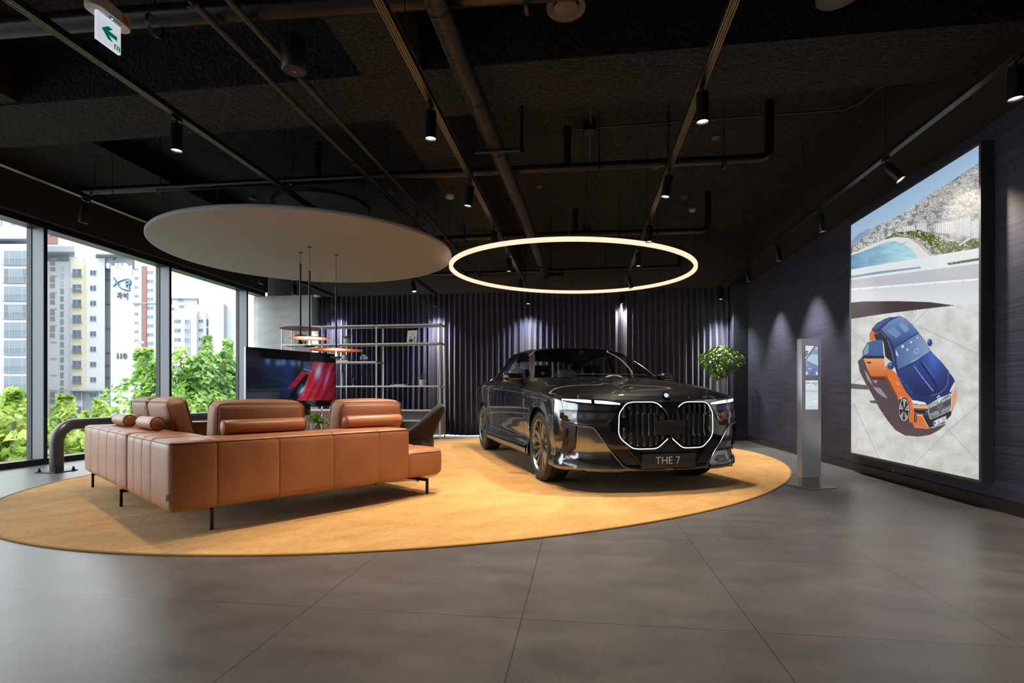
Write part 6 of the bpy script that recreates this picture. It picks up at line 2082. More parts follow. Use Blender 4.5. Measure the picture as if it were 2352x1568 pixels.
    poly(L([(430, 870), (570, 1110), (560, 1060), (440, 830)]), (120, 54, 24))
    poly(L([(1125, 1090), (1160, 990), (1188, 960), (1190, 1060), (1180, 1140), (1135, 1262), (1128, 1180)]), (216, 150, 118))
    poly(L([(700, 1150), (890, 1160), (893, 1192), (735, 1185)]), (222, 160, 126))
    # blue upper body
    poly(L([(285, 352), (340, 285), (430, 238), (480, 222), (530, 222), (590, 208), (650, 238), (720, 300), (785, 385), (850, 470), (910, 580), (980, 650), (1060, 735), (1110, 800), (1150, 860), (1170, 900), (1130, 1030), (1010, 1075), (900, 1140), (880, 1155), (720, 1105), (640, 1000), (560, 840), (520, 720), (440, 560), (380, 400), (330, 395)]), (22, 38, 92))
    poly(L([(300, 340), (360, 280), (470, 228), (515, 228), (420, 290), (330, 352)]), (48, 76, 128)); poly(L([(330, 372), (480, 265), (500, 272), (350, 385)]), (20, 30, 60))
    m_ = inpoly(X, Y, L([(385, 350), (480, 262), (590, 210), (650, 240), (720, 300), (780, 385), (530, 535), (480, 450)]))
    t = np.clip((Y - 725) / 72, 0, 1)[..., None]
    C[m_] = (np.array([112, 144, 188]) * (1 - t) + np.array([32, 58, 124]) * t)[m_]
    poly(L([(440, 370), (520, 320), (600, 400), (545, 445)]), (104, 132, 176)); poly(L([(610, 270), (690, 350), (640, 385), (570, 300)]), (118, 146, 186))
    m_ = inpoly(X, Y, L([(530, 548), (785, 392), (860, 490), (905, 585), (700, 720), (565, 785)]))
    t = np.clip((X - 2055) / 80, 0, 1)[..., None]
    C[m_] = (np.array([62, 92, 146]) * (1 - t) + np.array([130, 156, 194]) * t)[m_]
    for q in ([(600, 520), (625, 515), (630, 545), (605, 550)], [(540, 570), (560, 600), (575, 635), (545, 625)], [(690, 470), (720, 480), (700, 510)], [(650, 555), (680, 560), (660, 585)], [(760, 430), (785, 440), (770, 455)]): poly(L(q), (196, 206, 222))
    line(L([(735, 600), (745, 570), (765, 555), (785, 560), (780, 590), (755, 610), (735, 600)]), 1.0, (190, 200, 214))
    line(L([(700, 700), (790, 650)]), 1.2, (170, 186, 210)); line(L([(560, 780), (820, 660)]), 1.6, (26, 32, 50))
    line(L([(530, 540), (700, 440), (785, 388)]), 1.2, (26, 32, 50)); line(L([(640, 768), (690, 745)]), 1.6, (120, 130, 150)); line(L([(760, 695), (815, 668)]), 2.0, (40, 44, 56))
    m_ = inpoly(X, Y, L([(560, 800), (700, 730), (912, 592), (1040, 710), (1100, 800), (1092, 930), (1010, 1030), (860, 1062), (720, 1040), (620, 930)]))
    t = np.clip((Y - 808) / 95, 0, 1)[..., None]; u = np.exp(-((X - 2145) / 16) ** 2)[..., None]
    C[m_] = (np.array([46, 74, 148]) * (1 - t) + np.array([16, 28, 84]) * t + u * np.array([24, 36, 60]) * (1 - t))[m_]
    line(L([(735, 738), (800, 830), (870, 920), (940, 1005)]), 1.5, (172, 190, 228)); line(L([(805, 700), (870, 790), (930, 880), (985, 978)]), 3.2, (10, 16, 52)); line(L([(830, 700), (880, 760), (950, 860)]), 1.6, (72, 100, 172))
    line(L([(560, 845), (640, 930), (720, 1030)]), 1.8, (56, 84, 150)); line(L([(905, 1055), (1000, 1030), (1060, 985), (1095, 920), (1105, 810)]), 1.0, (110, 136, 186))
    line(L([(1105, 800), (1150, 860), (1172, 905)]), 1.0, (150, 170, 204))
    # open door
    poly(L([(310, 400), (385, 378), (430, 430), (480, 540), (520, 690), (500, 700), (430, 640), (410, 480), (330, 470)]), (16, 18, 26))
    line(L([(455, 470), (490, 560), (522, 690)]), 1.6, (90, 120, 176)); line(L([(330, 400), (380, 372), (440, 440)]), 1.2, (90, 110, 150))
    poly(L([(240, 492), (300, 470), (400, 460), (415, 632), (192, 632), (188, 585)]), (52, 82, 142)); poly(L([(245, 505), (262, 495), (258, 600), (198, 625), (205, 575)]), (128, 150, 176)); line(L([(256, 495), (256, 630)]), .8, (24, 36, 80))
    poly(L([(195, 630), (418, 630), (420, 660), (200, 660)]), (12, 14, 34))
    m_ = inpoly(X, Y, L([(200, 660), (420, 660), (425, 850), (280, 850), (240, 770)]))
    t = np.clip((Y - 823) / 42, 0, 1)[..., None]
    C[m_] = (np.array([226, 150, 96]) * (1 - t) + np.array([198, 92, 34]) * t)[m_]
    poly(L([(270, 850), (428, 850), (430, 885), (290, 885)]), (92, 34, 20)); poly(L([(235, 695), (282, 695), (282, 710), (240, 710)]), (26, 22, 24))
    # mirrors, wheel
    for (cx_, cy_, rx_, ry_) in ((490, 738, 38, 38), (902, 492, 26, 40)):
        (px_, py_), = L([(cx_, cy_)]); put(((X - px_) / (rx_ / 4.612)) ** 2 + ((Y - py_) / (ry_ / 4.612)) ** 2 < 1, (34, 52, 108)); put(((X - px_ + 2) / (rx_ / 11)) ** 2 + ((Y - py_ + 3) / (ry_ / 11)) ** 2 < 1, (92, 116, 166))
    (px_, py_), = L([(630, 1205)])
    e = ((X - px_) / 13.2) ** 2 + ((Y - py_) / 28.5) ** 2
    put(e < 1, (26, 24, 26)); put((e < .78) & (e > .68), (214, 216, 220))
    an = np.arctan2((Y - py_) / 28.5, (X - px_) / 13.2); spk = np.cos(an * 5 + 1.2) > .25
    put((e < .70) & spk, (188, 192, 198)); put((e < .05), (40, 40, 44)); put((e < .68) & (np.cos(an * 5 + 1.2) > .9), (70, 72, 78))
    # front
    poly(L([(706, 1100), (760, 1105), (850, 1125), (875, 1150), (790, 1150), (725, 1138)]), (222, 228, 238)); line(L([(725, 1140), (870, 1152)]), 1, (60, 66, 84))
    poly(L([(1112, 1005), (1150, 930), (1168, 905), (1170, 925), (1125, 1020)]), (214, 222, 234))
    poly(L([(735, 1188), (800, 1195), (885, 1190), (890, 1240), (800, 1238), (740, 1225)]), (18, 18, 22)); line(L([(745, 1200), (850, 1205)]), 1.0, (120, 126, 140)); poly(L([(845, 1225), (890, 1190), (893, 1240)]), (90, 96, 108))
    poly(L([(738, 1245), (765, 1250), (765, 1330), (735, 1340)]), (30, 24, 24)); line(L([(752, 1260), (752, 1325)]), 1.6, (150, 152, 156))
    poly(L([(820, 1258), (895, 1262), (905, 1300), (1130, 1210), (1130, 1260), (1080, 1310), (1075, 1300), (935, 1370), (890, 1392)]), (26, 26, 30))
    line(L([(765, 1262), (820, 1262), (890, 1395), (935, 1390), (1065, 1345), (1130, 1260), (1180, 1130)]), 1.7, (206, 208, 212))
    poly(L([(740, 1350), (880, 1390), (935, 1392), (870, 1405), (745, 1396)]), (196, 118, 66))
    poly(L([(888, 1150), (905, 1135), (990, 1105), (1005, 1130), (1020, 1095), (1100, 1035), (1125, 1055), (1130, 1180), (1105, 1215), (1030, 1255), (985, 1270), (915, 1300), (895, 1270)]), (84, 88, 96))
    for i in range(7):
        x0, x1 = 908 + i * 14, 905 + i * 14; line(L([(x0, 1150 - i * 5), (x1, 1180 - i * 5)]), 1.5, (214, 222, 232)); line(L([(x1, 1185 - i * 5), (x1 + 3, 1240 - i * 5)]), 1.3, (28, 30, 34)); line(L([(x1 + 3, 1245 - i * 6), (x1 + 4, 1285 - i * 6)]), 1.4, (176, 182, 190))
        x0 = 1028 + i * 14; line(L([(x0, 1105 - i * 8), (x0, 1130 - i * 8)]), 1.5, (214, 222, 232)); line(L([(x0, 1135 - i * 8), (x0 + 3, 1190 - i * 7)]), 1.3, (28, 30, 34)); line(L([(x0 + 2, 1205 - i * 7), (x0 + 3, 1240 - i * 8)]), 1.4, (176, 182, 190))
    poly(L([(975, 1140), (1035, 1125), (1040, 1205), (985, 1220)]), (92, 94, 100))
    line(L([(890, 1152), (990, 1108), (1004, 1132), (1020, 1096), (1102, 1036), (1128, 1060), (1131, 1180), (1104, 1218), (985, 1272), (914, 1302), (894, 1270), (890, 1152)]), 1.2, (190, 196, 204))
    (px_, py_), = L([(997, 1072)]); put((X - px_) ** 2 + ((Y - py_) / 1.3) ** 2 < 14, (200, 208, 222)); put((X - px_) ** 2 + ((Y - py_) / 1.3) ** 2 < 6, (90, 120, 176))
    for k, tx in enumerate(((560, 905), (575, 945))): line(L([(545 + k * 12, 905 + k * 26), (575, 930 + k * 8)]), 1.0, (216, 206, 210))
    # number plate of the pictured car
    q = L([(935, 1326), (1076, 1266), (1078, 1312), (938, 1384)])
    poly(q, (226, 230, 238)); poly([q[0], (q[0][0] + 3, q[0][1] - 1.2), (q[3][0] + 3, q[3][1] - 1.4), q[3]], (60, 84, 168))
    glyph = {'M': [[(0, 1), (0, 0), (.5, .6), (1, 0), (1, 1)]], 'o': [[(.3, .55), (.6, .55), (.6, .8), (.3, .8), (.3, .55)]], 'I': [[(.5, 0), (.5, 1)]], 'A': [[(0, 1), (.5, 0), (1, 1)], [(.2, .65), (.8, .65)]], '1': [[(.2, .25), (.55, 0), (.55, 1)]], '5': [[(1, 0), (.1, 0), (.1, .45), (.9, .5), (.9, .95), (0, 1)]], 'E': [[(1, 0), (0, 0), (0, 1), (1, 1)], [(0, .5), (.8, .5)]]}
    tx = 'MoIA 115E'; n_ = len(tx)
    for i, ch in enumerate(tx):
        for st in glyph.get(ch, []):
            pts = []
            for gx, gy in st:
                u = .13 + (i + .1 + gx * .62) / n_ * .84; v = .18 + gy * .64
                ax = q[0][0] * (1 - u) + q[1][0] * u; ay = q[0][1] * (1 - u) + q[1][1] * u
                bx_ = q[3][0] * (1 - u) + q[2][0] * u; by_ = q[3][1] * (1 - u) + q[2][1] * u
                pts.append((ax * (1 - v) + bx_ * v, ay * (1 - v) + by_ * v))
            line(pts, .85, (30, 32, 40))
    return C * .93 + 13

def poster():
    XP = XE - .095
    a, b = onx(1955, 517, XP), onx(2250, 333, XP); c_, d = onx(1955, 1040, XP), onx(2250, 1100, XP)
    y1 = a.y; y0 = b.y; z1 = (a.z + b.z) / 2; z0 = (c_.z + d.z) / 2
    t = empty('poster_lightbox', (XE, (y0 + y1) / 2, z0), 0, 'tall illuminated poster of an orange and blue car above a bay', 'poster')
    ox, oy, oz = XE, (y0 + y1) / 2, z0
    bm = NB()
    f = .022
    box(bm, (XP + .004 - ox, y0 - f - oy, z0 - f - oz), (XE - .003 - ox, y1 + f - oy, z1 + f - oz))
    obj('box', bm, mat('lightbox_case', (.045, .047, .052), .5, .3), t, smooth=False)
    bm = NB()
    for lo, hi in (((XP - .006, y0 - f, z0 - f), (XP + .006, y0, z1 + f)), ((XP - .006, y1, z0 - f), (XP + .006, y1 + f, z1 + f)), ((XP - .006, y0, z0 - f), (XP + .006, y1, z0)), ((XP - .006, y0, z1), (XP + .006, y1, z1 + f))):
        box(bm, [lo[k] - (ox, oy, oz)[k] for k in range(3)], [hi[k] - (ox, oy, oz)[k] for k in range(3)])
    obj('frame', bm, mat('lightbox_frame', (.10, .105, .115), .45, .5), t, smooth=False)
    nu, nv = 440, 620
    Yg = np.linspace(y1, y0, nu); Zg = np.linspace(z1, z0, nv)
    P = np.zeros((nu, nv, 3)); P[..., 0] = XP; P[..., 1] = Yg[:, None]; P[..., 2] = Zg[None, :]
    X, Y = projv(P)
    C = paint_poster(X, Y)
    P[..., 0] -= ox; P[..., 1] -= oy; P[..., 2] -= oz
    picture('print', P, C, picture_mat('poster_print', 1.0, .35, .02), t)
poster()

def info_pillar():
    rot = radians(25.5)
    base = onz(1872, 1128, .0); 
    t = empty('info_pillar', (0, 0, 0), 0, 'slim brushed steel information pillar with two small screens beside the rug', 'information stand')
    fl = ond(1842, 1000, 5.20)
    t.location = (fl.x, fl.y, 0); t.rotation_euler = (0, 0, rot)
    W, D, z0, z1 = .250, .062, .098, 1.482
    grad = mat('steel_pillar', (.66, .67, .69), .38, .25, bump=(250, .06, .002, (8, 8, .15)))
    bm = NB(); box(bm, (0, 0, z0), (W, D, z1), bev=.004); obj('column', bm, grad, t)
    bm = NB(); box(bm, (.012, .008, .008), (W - .012, D - .004, z0 + .002)); obj('neck', bm, mat('steel_neck', (.42, .41, .40), .4, .6), t, smooth=False)
    bm = NB(); box(bm, (-.045, -.14, 0), (W + .055, .20, .009), bev=.002); obj('base_plate', bm, mat('steel_base', (.26, .24, .22), .42, .85), t)
    Zt = lambda py: EYE + (HY - py) * 5.22 / 1200
    us = lambda px: (px - 1842) / 55 * W
    def screen(px0, px1, py0, py1, paint, nm):
        x0, x1 = us(px0), us(px1); za, zb = Zt(py0), Zt(py1)
        bm = NB(); box(bm, (x0 - .003, -.0015, zb - .003), (x1 + .010, .004, za + .003)); obj(nm + '_bezel', bm, M_black, t, smooth=False)
        nu, nv = 90, 160
        U, V_ = np.meshgrid(np.linspace(0, 1, nu), np.linspace(0, 1, nv), indexing='ij')
        P = np.zeros((nu, nv, 3)); P[..., 0] = x0 + (x1 - x0) * U; P[..., 1] = -.0022; P[..., 2] = za + (zb - za) * V_
        picture(nm, P, paint(U, V_), picture_mat(nm + '_picture', .95, .1, .02), t)
    def p1(U, V_):
        C = np.zeros(U.shape + (3,)) + (214, 222, 230)
        m_ = inpoly(U, V_, [(.75, 0), (1, 0), (1, 1), (0, 1), (0, .50), (.05, .45)]); t_ = V_[..., None]
        C[m_] = (np.array([136, 158, 196]) * (1 - t_) + np.array([120, 132, 170]) * t_)[m_]
        m_ = inpoly(U, V_, [(.10, .42), (.5, .28), (1, .3), (1, .68), (.2, .52), (0, .50)]); C[m_] = (184, 200, 216)
        C[nearline(U, V_, [(.04, .48), (.40, .22), (.75, 0)], .05)] = (66, 74, 92); C[nearline(U, V_, [(.03, .50), (.95, .69)], .012)] = (98, 106, 130)
        C[inpoly(U, V_, [(0, .18), (.12, .16), (.24, .19), (.24, .26), (.12, .36), (0, .38)])] = (118, 126, 130)
        C[nearline(U, V_, [(.06, .235), (.2, .235)], .012)] = (220, 224, 228)
        C[inpoly(U, V_, [(.30, 1), (.70, .78), (.78, .78), (.45, 1)])] = (92, 104, 142)
        C[(U - .86) ** 2 + ((V_ - .09) * 1.8) ** 2 < .002] = (232, 238, 246)
        for k in range(6): C[nearline(U, V_, [(.04, .55 + .03 * k), (.18, .55 + .03 * k)], .008)] = (176, 190, 216)
        C[nearline(U, V_, [(.22, .775), (.48, .78)], .025)] = (214, 222, 236); C[nearline(U, V_, [(.52, .785), (.86, .785)], .020)] = (92, 104, 160)
        for x in (.03, .82): C[(U > x) & (U < x + .15) & (V_ > .87) & (V_ < .98)] = (208, 216, 228)
        return C
    def p2(U, V_):
        C = np.zeros(U.shape + (3,)) + (216, 222, 230)
        C[(V_ > .08) & (V_ < .11) & (U > .03)] = (128, 146, 190)
        C[(U > .68) & (U < .94) & (V_ > .135) & (V_ < .16)] = (150, 152, 166)
        for k, (a, b) in enumerate(((.05, .12), (.05, .1), (.05, .09), (.76, .94), (.80, .94))):
            v = .15 + .035 * (k % 3) + (.07 if k > 2 else 0); C[(U > a) & (U < b) & (abs(V_ - v) < .006)] = (176, 182, 196)
        for k in range(5): C[(U > .03) & (U < .95 - .04 * (k % 2)) & (abs(V_ - (.34 + .016 * k)) < .004)] = (168, 172, 182)
        C[(U > .80) & (U < .92) & (abs(V_ - .45) < .006)] = (160, 164, 176)
        C[inpoly(U, V_, [(.35, .75), (.55, .71), (.88, .69), (.88, .72), (.6, .75)])] = (238, 240, 244)
        C[(V_ > .86) & (U > .1)] = (204, 212, 220)
        C[nearline(U, V_, [(.1, .24), (.62, 0)], .03)] = (236, 240, 244)
        return C
    screen(1851, 1888, 793.5, 862, p1, 'upper_screen')
    screen(1851, 1888, 873, 940.5, p2, 'lower_screen')
info_pillar()

def fig_tree():
    c = ond(1653, 905, 10.15)
    t = empty('potted_tree', (c.x, c.y, 0), 0, 'small round-headed ficus tree on a pale stem, behind the right end of the car', 'potted tree')
    s = 10.15 / 1200
    zt = EYE + (905 - 790) * s; zb = EYE + (905 - 866) * s
    bm = NB(); lathe(bm, [(0, 0), (.15, 0), (.155, .01), (.20, .42), (.20, .44), (.18, .44), (.175, .38), (0, .38)], n=36); obj('pot', bm, mat('dark_grey_pot', (.05, .05, .055), .5), t)
    bm = NB(); lathe(bm, [(0, .39), (.176, .39)], n=24); obj('soil', bm, bpy.data.materials['soil'], t)
    bark = mat('pale_bark', (.42, .32, .22), .8, noise=(30, .25, 3, (1, 1, .3)))
    bm = NB()
    tube(bm, [(0, 0, .36), (.01, 0, .7), (-.005, .01, 1.0), (0, 0, zb - .02)], [.022, .018, .016, .018], n=10)
    R = random.Random(4)
    tips = []
    for k in range(16):
        a = 2 * pi * k / 16 + R.uniform(-.2, .2); L = R.uniform(.18, .34); up = R.uniform(.02, .42)
        e = Vector((L * cos(a), L * sin(a), zb + up)); m_ = Vector((L * .35 * cos(a), L * .35 * sin(a), zb + up * .55))
        tube(bm, [(0, 0, zb - .04), m_, e], [.011, .007, .003], n=6); tips.append(e)
    obj('trunk', bm, bark, t)
    lm = mat('ficus_leaf', (.22, .42, .05), .38, spec=.5, noise=(9, .6, 2))
    bm = NB()
    for k in range(1000):
        a = R.uniform(0, 2 * pi); u = R.random() ** .5
        hgt = R.random() ** .85
        rmax = float(np.interp(hgt, [0, .12, .35, .55, .75, .9, 1.0], [.07, .15, .27, .40, .38, .21, .06]))
        rmax *= 1 + .16 * sin(3 * a + 1) + .10 * sin(5 * a + hgt * 6)
        r = rmax * (u * .75 + .25)
        p = Vector((r * cos(a), r * sin(a), zb + .0 + (zt - zb) * hgt * .97 - .03 * u))
        d = Vector((cos(a + R.uniform(-.8, .8)), sin(a + R.uniform(-.8, .8)), R.uniform(-1.2, .25)))
        leafmesh(bm, p, d, R.uniform(.065, .10), R.uniform(.016, .024), .6, n=3, fold=.25)
    obj('foliage', bm, lm, t, angle=180)
fig_tree()

# small power socket plate low on the navy wall under the poster
p = onx(2052, 1079, XE)
o = empty('wall_socket', p, 0, 'tiny brass socket plate on the navy wall under the poster', 'socket')
bm = NB(); box(bm, (-.004, -.014, -.014), (.001, .014, .014)); obj('plate', bm, mat('brass', (.45, .28, .15), .3, .8), o, smooth=False)
# =====================================================================================
# OUTSIDE THE WINDOWS
# =====================================================================================
GZ = -9.0
CR = Vector((cos(TH), sin(TH), 0))      # across the view
CF = Vector((-sin(TH), cos(TH), 0))     # away
bm = NB(); prism(bm, [(-7.6, -60), (-7.6, 220), (-260, 220), (-260, -60)][::-1], GZ - .3, GZ)
o = obj('ground', bm, mat('asphalt', (.16, .16, .165), .8), smooth=False); o['kind'] = 'structure'
Mb_white = mat('facade_white', (.50, .505, .515), .8)
Mb_white2 = mat('facade_cool', (.40, .42, .445), .8)
Mb_cream = mat('facade_cream', (.50, .45, .33), .8)
Mb_grey = mat('facade_grey', (.26, .28, .31), .8)
Mb_red = mat('facade_red', (.22, .11, .10), .8)
Mb_roof = mat('facade_roof_grey', (.28, .30, .33), .8)
Mb_frame = mat('facade_window_frame', (.42, .44, .47), .6)
Mb_pane = mat('facade_pane', (.09, .13, .155), .15, spec=.8)
Mb_dark = mat('facade_dark_pane', (.09, .11, .13), .2)
Mb_vent = mat('facade_louvre', (.22, .23, .25), .7)
Mb_rail = mat('facade_railing', (.2, .21, .23), .6)

class Bld:
    def __init__(s, d, label):
        s.d = d; s.px = d / F_PX
        s.o = None; s.label = label
        s.root = empty('apartment_building', (0, 0, 0), TH, label, 'building', 'apartment buildings beyond the windows')
        c = ond(200, HY, d); s.c = Vector((c.x, c.y, 0)); s.root.location = (c.x, c.y, GZ)
        s.px0 = 200
    def L(s, px, py, dep=0.0):      # local coordinates of a pixel at the facade plane
        k = (s.d + dep) / F_PX
        return ((px - CX) * k - (s.px0 - CX) * s.px, dep, EYE + (HY - py) * k - GZ)
    def block(s, x0, y0, x1, y1, m, dep=0.0, thick=10.0, name='wall', parent=None):
        a = s.L(x0, y0, dep); b = s.L(x1, y1, dep)
        zb = max(0.0, b[2])
        bm = NB()
        if thick < 2:
            box(bm, (a[0], dep, zb), (b[0], dep + thick, a[2]))
        else:       # footprint widening to the back, as the splayed wings of these blocks do
            a2 = s.L(x0, y0, dep + thick)[0]; b2 = s.L(x1, y1, dep + thick)[0]
            prism(bm, [(a[0], dep), (b[0], dep), (b2, dep + thick), (a2, dep + thick)], zb, a[2])
        return obj(name, bm, m, parent or s.root, smooth=False)
    def window(s, x0, y0, x1, y1, dep=0.0, split=(.5,), dark=(), fr=.10, rail=False, pm=None):
        a = s.L(x0, y0, dep); b = s.L(x1, y1, dep)
        bm = NB(); box(bm, (a[0], dep - .12, b[2]), (b[0], dep + .05, a[2])); w_ = obj('window', bm, Mb_frame, s.root, smooth=False)
        xs = [0] + list(split) + [1]
        for k, (u, v) in enumerate(zip(xs[:-1], xs[1:])):
            bm = NB(); box(bm, (a[0] + (b[0] - a[0]) * u + fr * .6, dep - .16, b[2] + fr), (a[0] + (b[0] - a[0]) * v - fr * .6, dep - .11, a[2] - fr)); obj('pane', bm, pm or (Mb_dark if k in dark else Mb_pane), w_, smooth=False)
        if rail:
            bm = NB()
            h = (a[2] - b[2]) * .42
            box(bm, (a[0] - .1, dep - .45, b[2] + h - .05), (b[0] + .1, dep - .40, b[2] + h)); box(bm, (a[0] - .1, dep - .45, b[2] - .06), (b[0] + .1, dep, b[2]))
            n_ = 9
            for i in range(n_ + 1):
                x = a[0] + (b[0] - a[0]) * i / n_; box(bm, (x - .03, dep - .44, b[2]), (x + .03, dep - .41, b[2] + h))
            obj('railing', bm, Mb_rail, w_, smooth=False)

R = random.Random(21)
# A: left edge block, 85 m
A_ = Bld(85, 'white apartment block at the far left with wide balcony windows')
A_.block(-160, 560, 76, 1700, Mb_white, thick=12)
A_.block(-160, 455, 66, 562, Mb_white, dep=4, thick=8, name='upper_floors')
A_.block(-160, 540, 78, 548, Mb_roof, dep=-.6, thick=6, name='cornice')
for i in range(9):
    y = 575 + i * 41
    A_.window(10, y, 66, y + 34, split=(.22, .75), dark=(0, 2) if i in (1, 3) else (), rail=True)
    A_.window(-60, y, -8, y + 34, split=(.3, .7), rail=True)
A_.block(-160, 916, 78, 921, Mb_grey, dep=-.3, thick=1, name='string_course')
for x in (-2, 27, 60): A_.window(x, 495, x + 9, 520, dep=4, dark=(0,))
# B: the block with the sign on its gable, 99 m
B_ = Bld(99, 'white and cream apartment block with the fish-like logo and 110 on its gable')
B_.block(84, 583, 168, 1700, Mb_white, dep=1, thick=12); B_.block(84, 565, 172, 578, Mb_roof, dep=-1.5, thick=12, name='roof_slab'); B_.block(84, 578, 158, 600, Mb_roof, dep=1, thick=10, name='roof_storey')
B_.block(84, 500, 150, 566, Mb_white, dep=8, thick=8, name='upper_floors'); B_.block(84, 500, 131, 560, Mb_red, dep=7.8, thick=1, name='red_band'); B_.window(112, 524, 124, 540, dep=7.7)
for i in range(10):
    y = 597 + i * 38
    if i not in (5, 6, 7): 
        B_.window(116.5, y, 127.5, y + 12, dep=1, split=(), pm=Mb_vent, fr=.02); B_.window(116.5, y + 16, 127.5, y + 25, dep=1, split=(), pm=Mb_vent, fr=.02)
    B_.block(115.5, y - 4, 129.5, y - 1.5, Mb_white2, dep=.85, thick=.3, name='sill')
for i in range(19): B_.block(138, 610 + i * 17.5, 145.5, 622 + i * 17.5, Mb_vent if i > 2 else Mb_white2, dep=.9, thick=.3, name='stair_window')
B_.block(162, 590, 190, 1700, Mb_white, dep=0, thick=12); B_.block(166, 600, 189.5, 895, Mb_cream, dep=-.3, thick=1, name='cream_bay')
B_.block(189, 592, 241, 1700, Mb_white, dep=.6, thick=12); B_.block(241, 618, 254, 1700, Mb_white2, dep=2.5, thick=10)
B_.block(254, 610, 304, 1700, Mb_white, dep=-.8, thick=13, name='gable')
B_.block(219, 580, 309, 584, Mb_roof, dep=-1.4, thick=12, name='roof_slab'); B_.block(222, 583, 305, 612, mat('facade_roof_mid', (.26, .28, .31), .8), dep=1, thick=8, name='roof_storey')
for x in (226, 260): B_.window(x, 589, x + 9, 599, dep=1, dark=(0,), split=())
for i in range(10):
    y = 617 + i * 35
    B_.window(168, y, 188.5, y + 18, dep=-.3, dark=(1,) if i in (0, 2) else (), rail=True)
    B_.window(208, y + 3 + i * .0, 222, y + 16, dep=.6, dark=(1,) if i % 3 else ())
    if i % 2 == 0 or i > 5: B_.block(241.5, 640 + i * 28, 253.5, 643 + i * 28, Mb_grey, dep=2.3, thick=.4, name='grey_band')
B_.block(84, 895, 258, 898, Mb_grey, dep=-1.0, thick=1, name='string_course'); B_.block(190, 898, 256, 1700, Mb_grey, dep=.2, thick=1, name='grey_base'); B_.block(226, 898, 229, 1700, Mb_white, dep=-.1, thick=1, name='pilaster')
B_.window(208, 901, 223, 913, dep=.2)
for x in (244, 264, 272, 282): B_.block(x, 604, x + 6, 616, Mb_white2, dep=-.9, thick=.6, name='parapet_post')
# gable sign: fish-like curve logo, two syllables and 110
Ms1 = mat('sign_blue', (.16, .36, .58), .4); Ms2 = mat('sign_logo_shadow', (.03, .05, .08), .5); Ms3 = mat('sign_grey_numbers', (.10, .10, .11), .6)
def G(x, y): # zoomed coordinates of the gable
    q = B_.L(100 + x / 3.563, 520 + y / 3.563, -1.0); return (q[0], -1.0, q[2])
lg = empty('gable_logo'); lg.parent = B_.root
def stroke(pts, w_, m, nm):
    P = [Vector(G(*p)) for p in pts]
    # smooth
    Q = spl(np.array([tuple(p) for p in P]), 6)
    bm = NB(); tube(bm, [tuple(q) for q in Q], [w_ * (.35 + .65 * sin(pi * (i + .6) / len(Q)) ** .6) for i in range(len(Q))], n=6); return obj(nm, bm, m, lg)
for off, m in ((3, Ms2), (0, Ms1)):  # offset dark copy painted in as the logo's shadow, then the logo
    stroke([(572 + off, 414 + off), (598 + off, 458 + off), (650 + off, 508 + off), (704 + off, 522 + off)], .17, m, 'logo_and_shadow_stroke')
    stroke([(566 + off, 490 + off), (598 + off, 460 + off), (650 + off, 438), (690 + off, 432), (711 + off, 446 + off), (706 + off, 468 + off), (680 + off, 472 + off), (672 + off, 458 + off), (684 + off, 448 + off), (694 + off, 456 + off)], .14, m, 'logo_and_shadow_stroke')
    stroke([(676 + off, 478), (678 + off, 498)], .11, m, 'logo_and_shadow_stroke'); stroke([(702 + off, 470), (700 + off, 500), (704 + off, 524)], .13, m, 'logo_and_shadow_stroke')
def bars(segs, w_, m, nm):
    bm = NB()
    for a, b in segs:
        bar(bm, G(*a), G(*b), w_, .3)
        P0, P1 = Vector(G(*a)), Vector(G(*b))
    return obj(nm, bm, m, lg, smooth=False)
def strokes2(pl, w_, m, nm):
    bm = NB()
    for p in pl: tube(bm, [G(*q) for q in p], w_, n=6)
    return obj(nm, bm, m, lg)
# the two syllables under the logo
strokes2([[(604, 545), (624, 545), (614, 562), (603, 578)], [(614, 562), (626, 578)], [(633, 538), (633, 590)], [(633, 562), (640, 562)]], .11, Ms3, 'syllable')
strokes2([[(664 + 9 * cos(a), 562 + 13 * sin(a)) for a in np.linspace(0, 2 * pi, 14)], [(687, 540), (687, 600)]], .11, Ms3, 'syllable')
for ch, cx_ in (('1', 607), ('1', 634), ('0', 667)):
    bm = text_mesh(ch, 1.5, .10, offset=.012)
    q = G(cx_, 1062); bm.transform(basis(q, (1, 0, 0), (0, 0, 1))); obj('house_number', bm, Ms3, lg, smooth=False)
# C: block with the red stripe, 170 m
C_ = Bld(170, 'distant apartment block with a dark red vertical stripe')
C_.block(300, 600, 362, 1500, Mb_white2, thick=14); C_.block(325, 611, 335.5, 1500, Mb_red, dep=-.4, thick=1, name='red_stripe'); C_.block(362, 684, 372, 1500, Mb_grey, dep=3, thick=10, name='side_wing')
for i in range(16):
    y = 615 + i * 20.4
    C_.window(309, y, 318, y + 7.5, dark=(1,) if i % 2 else (), fr=.12); C_.window(337.5, y + 6, 353, y + 15, dark=(0,) if i % 3 == 1 else (), fr=.14)
C_.block(304, 695, 358, 697, Mb_grey, dep=-.5, thick=.6, name='string_course')
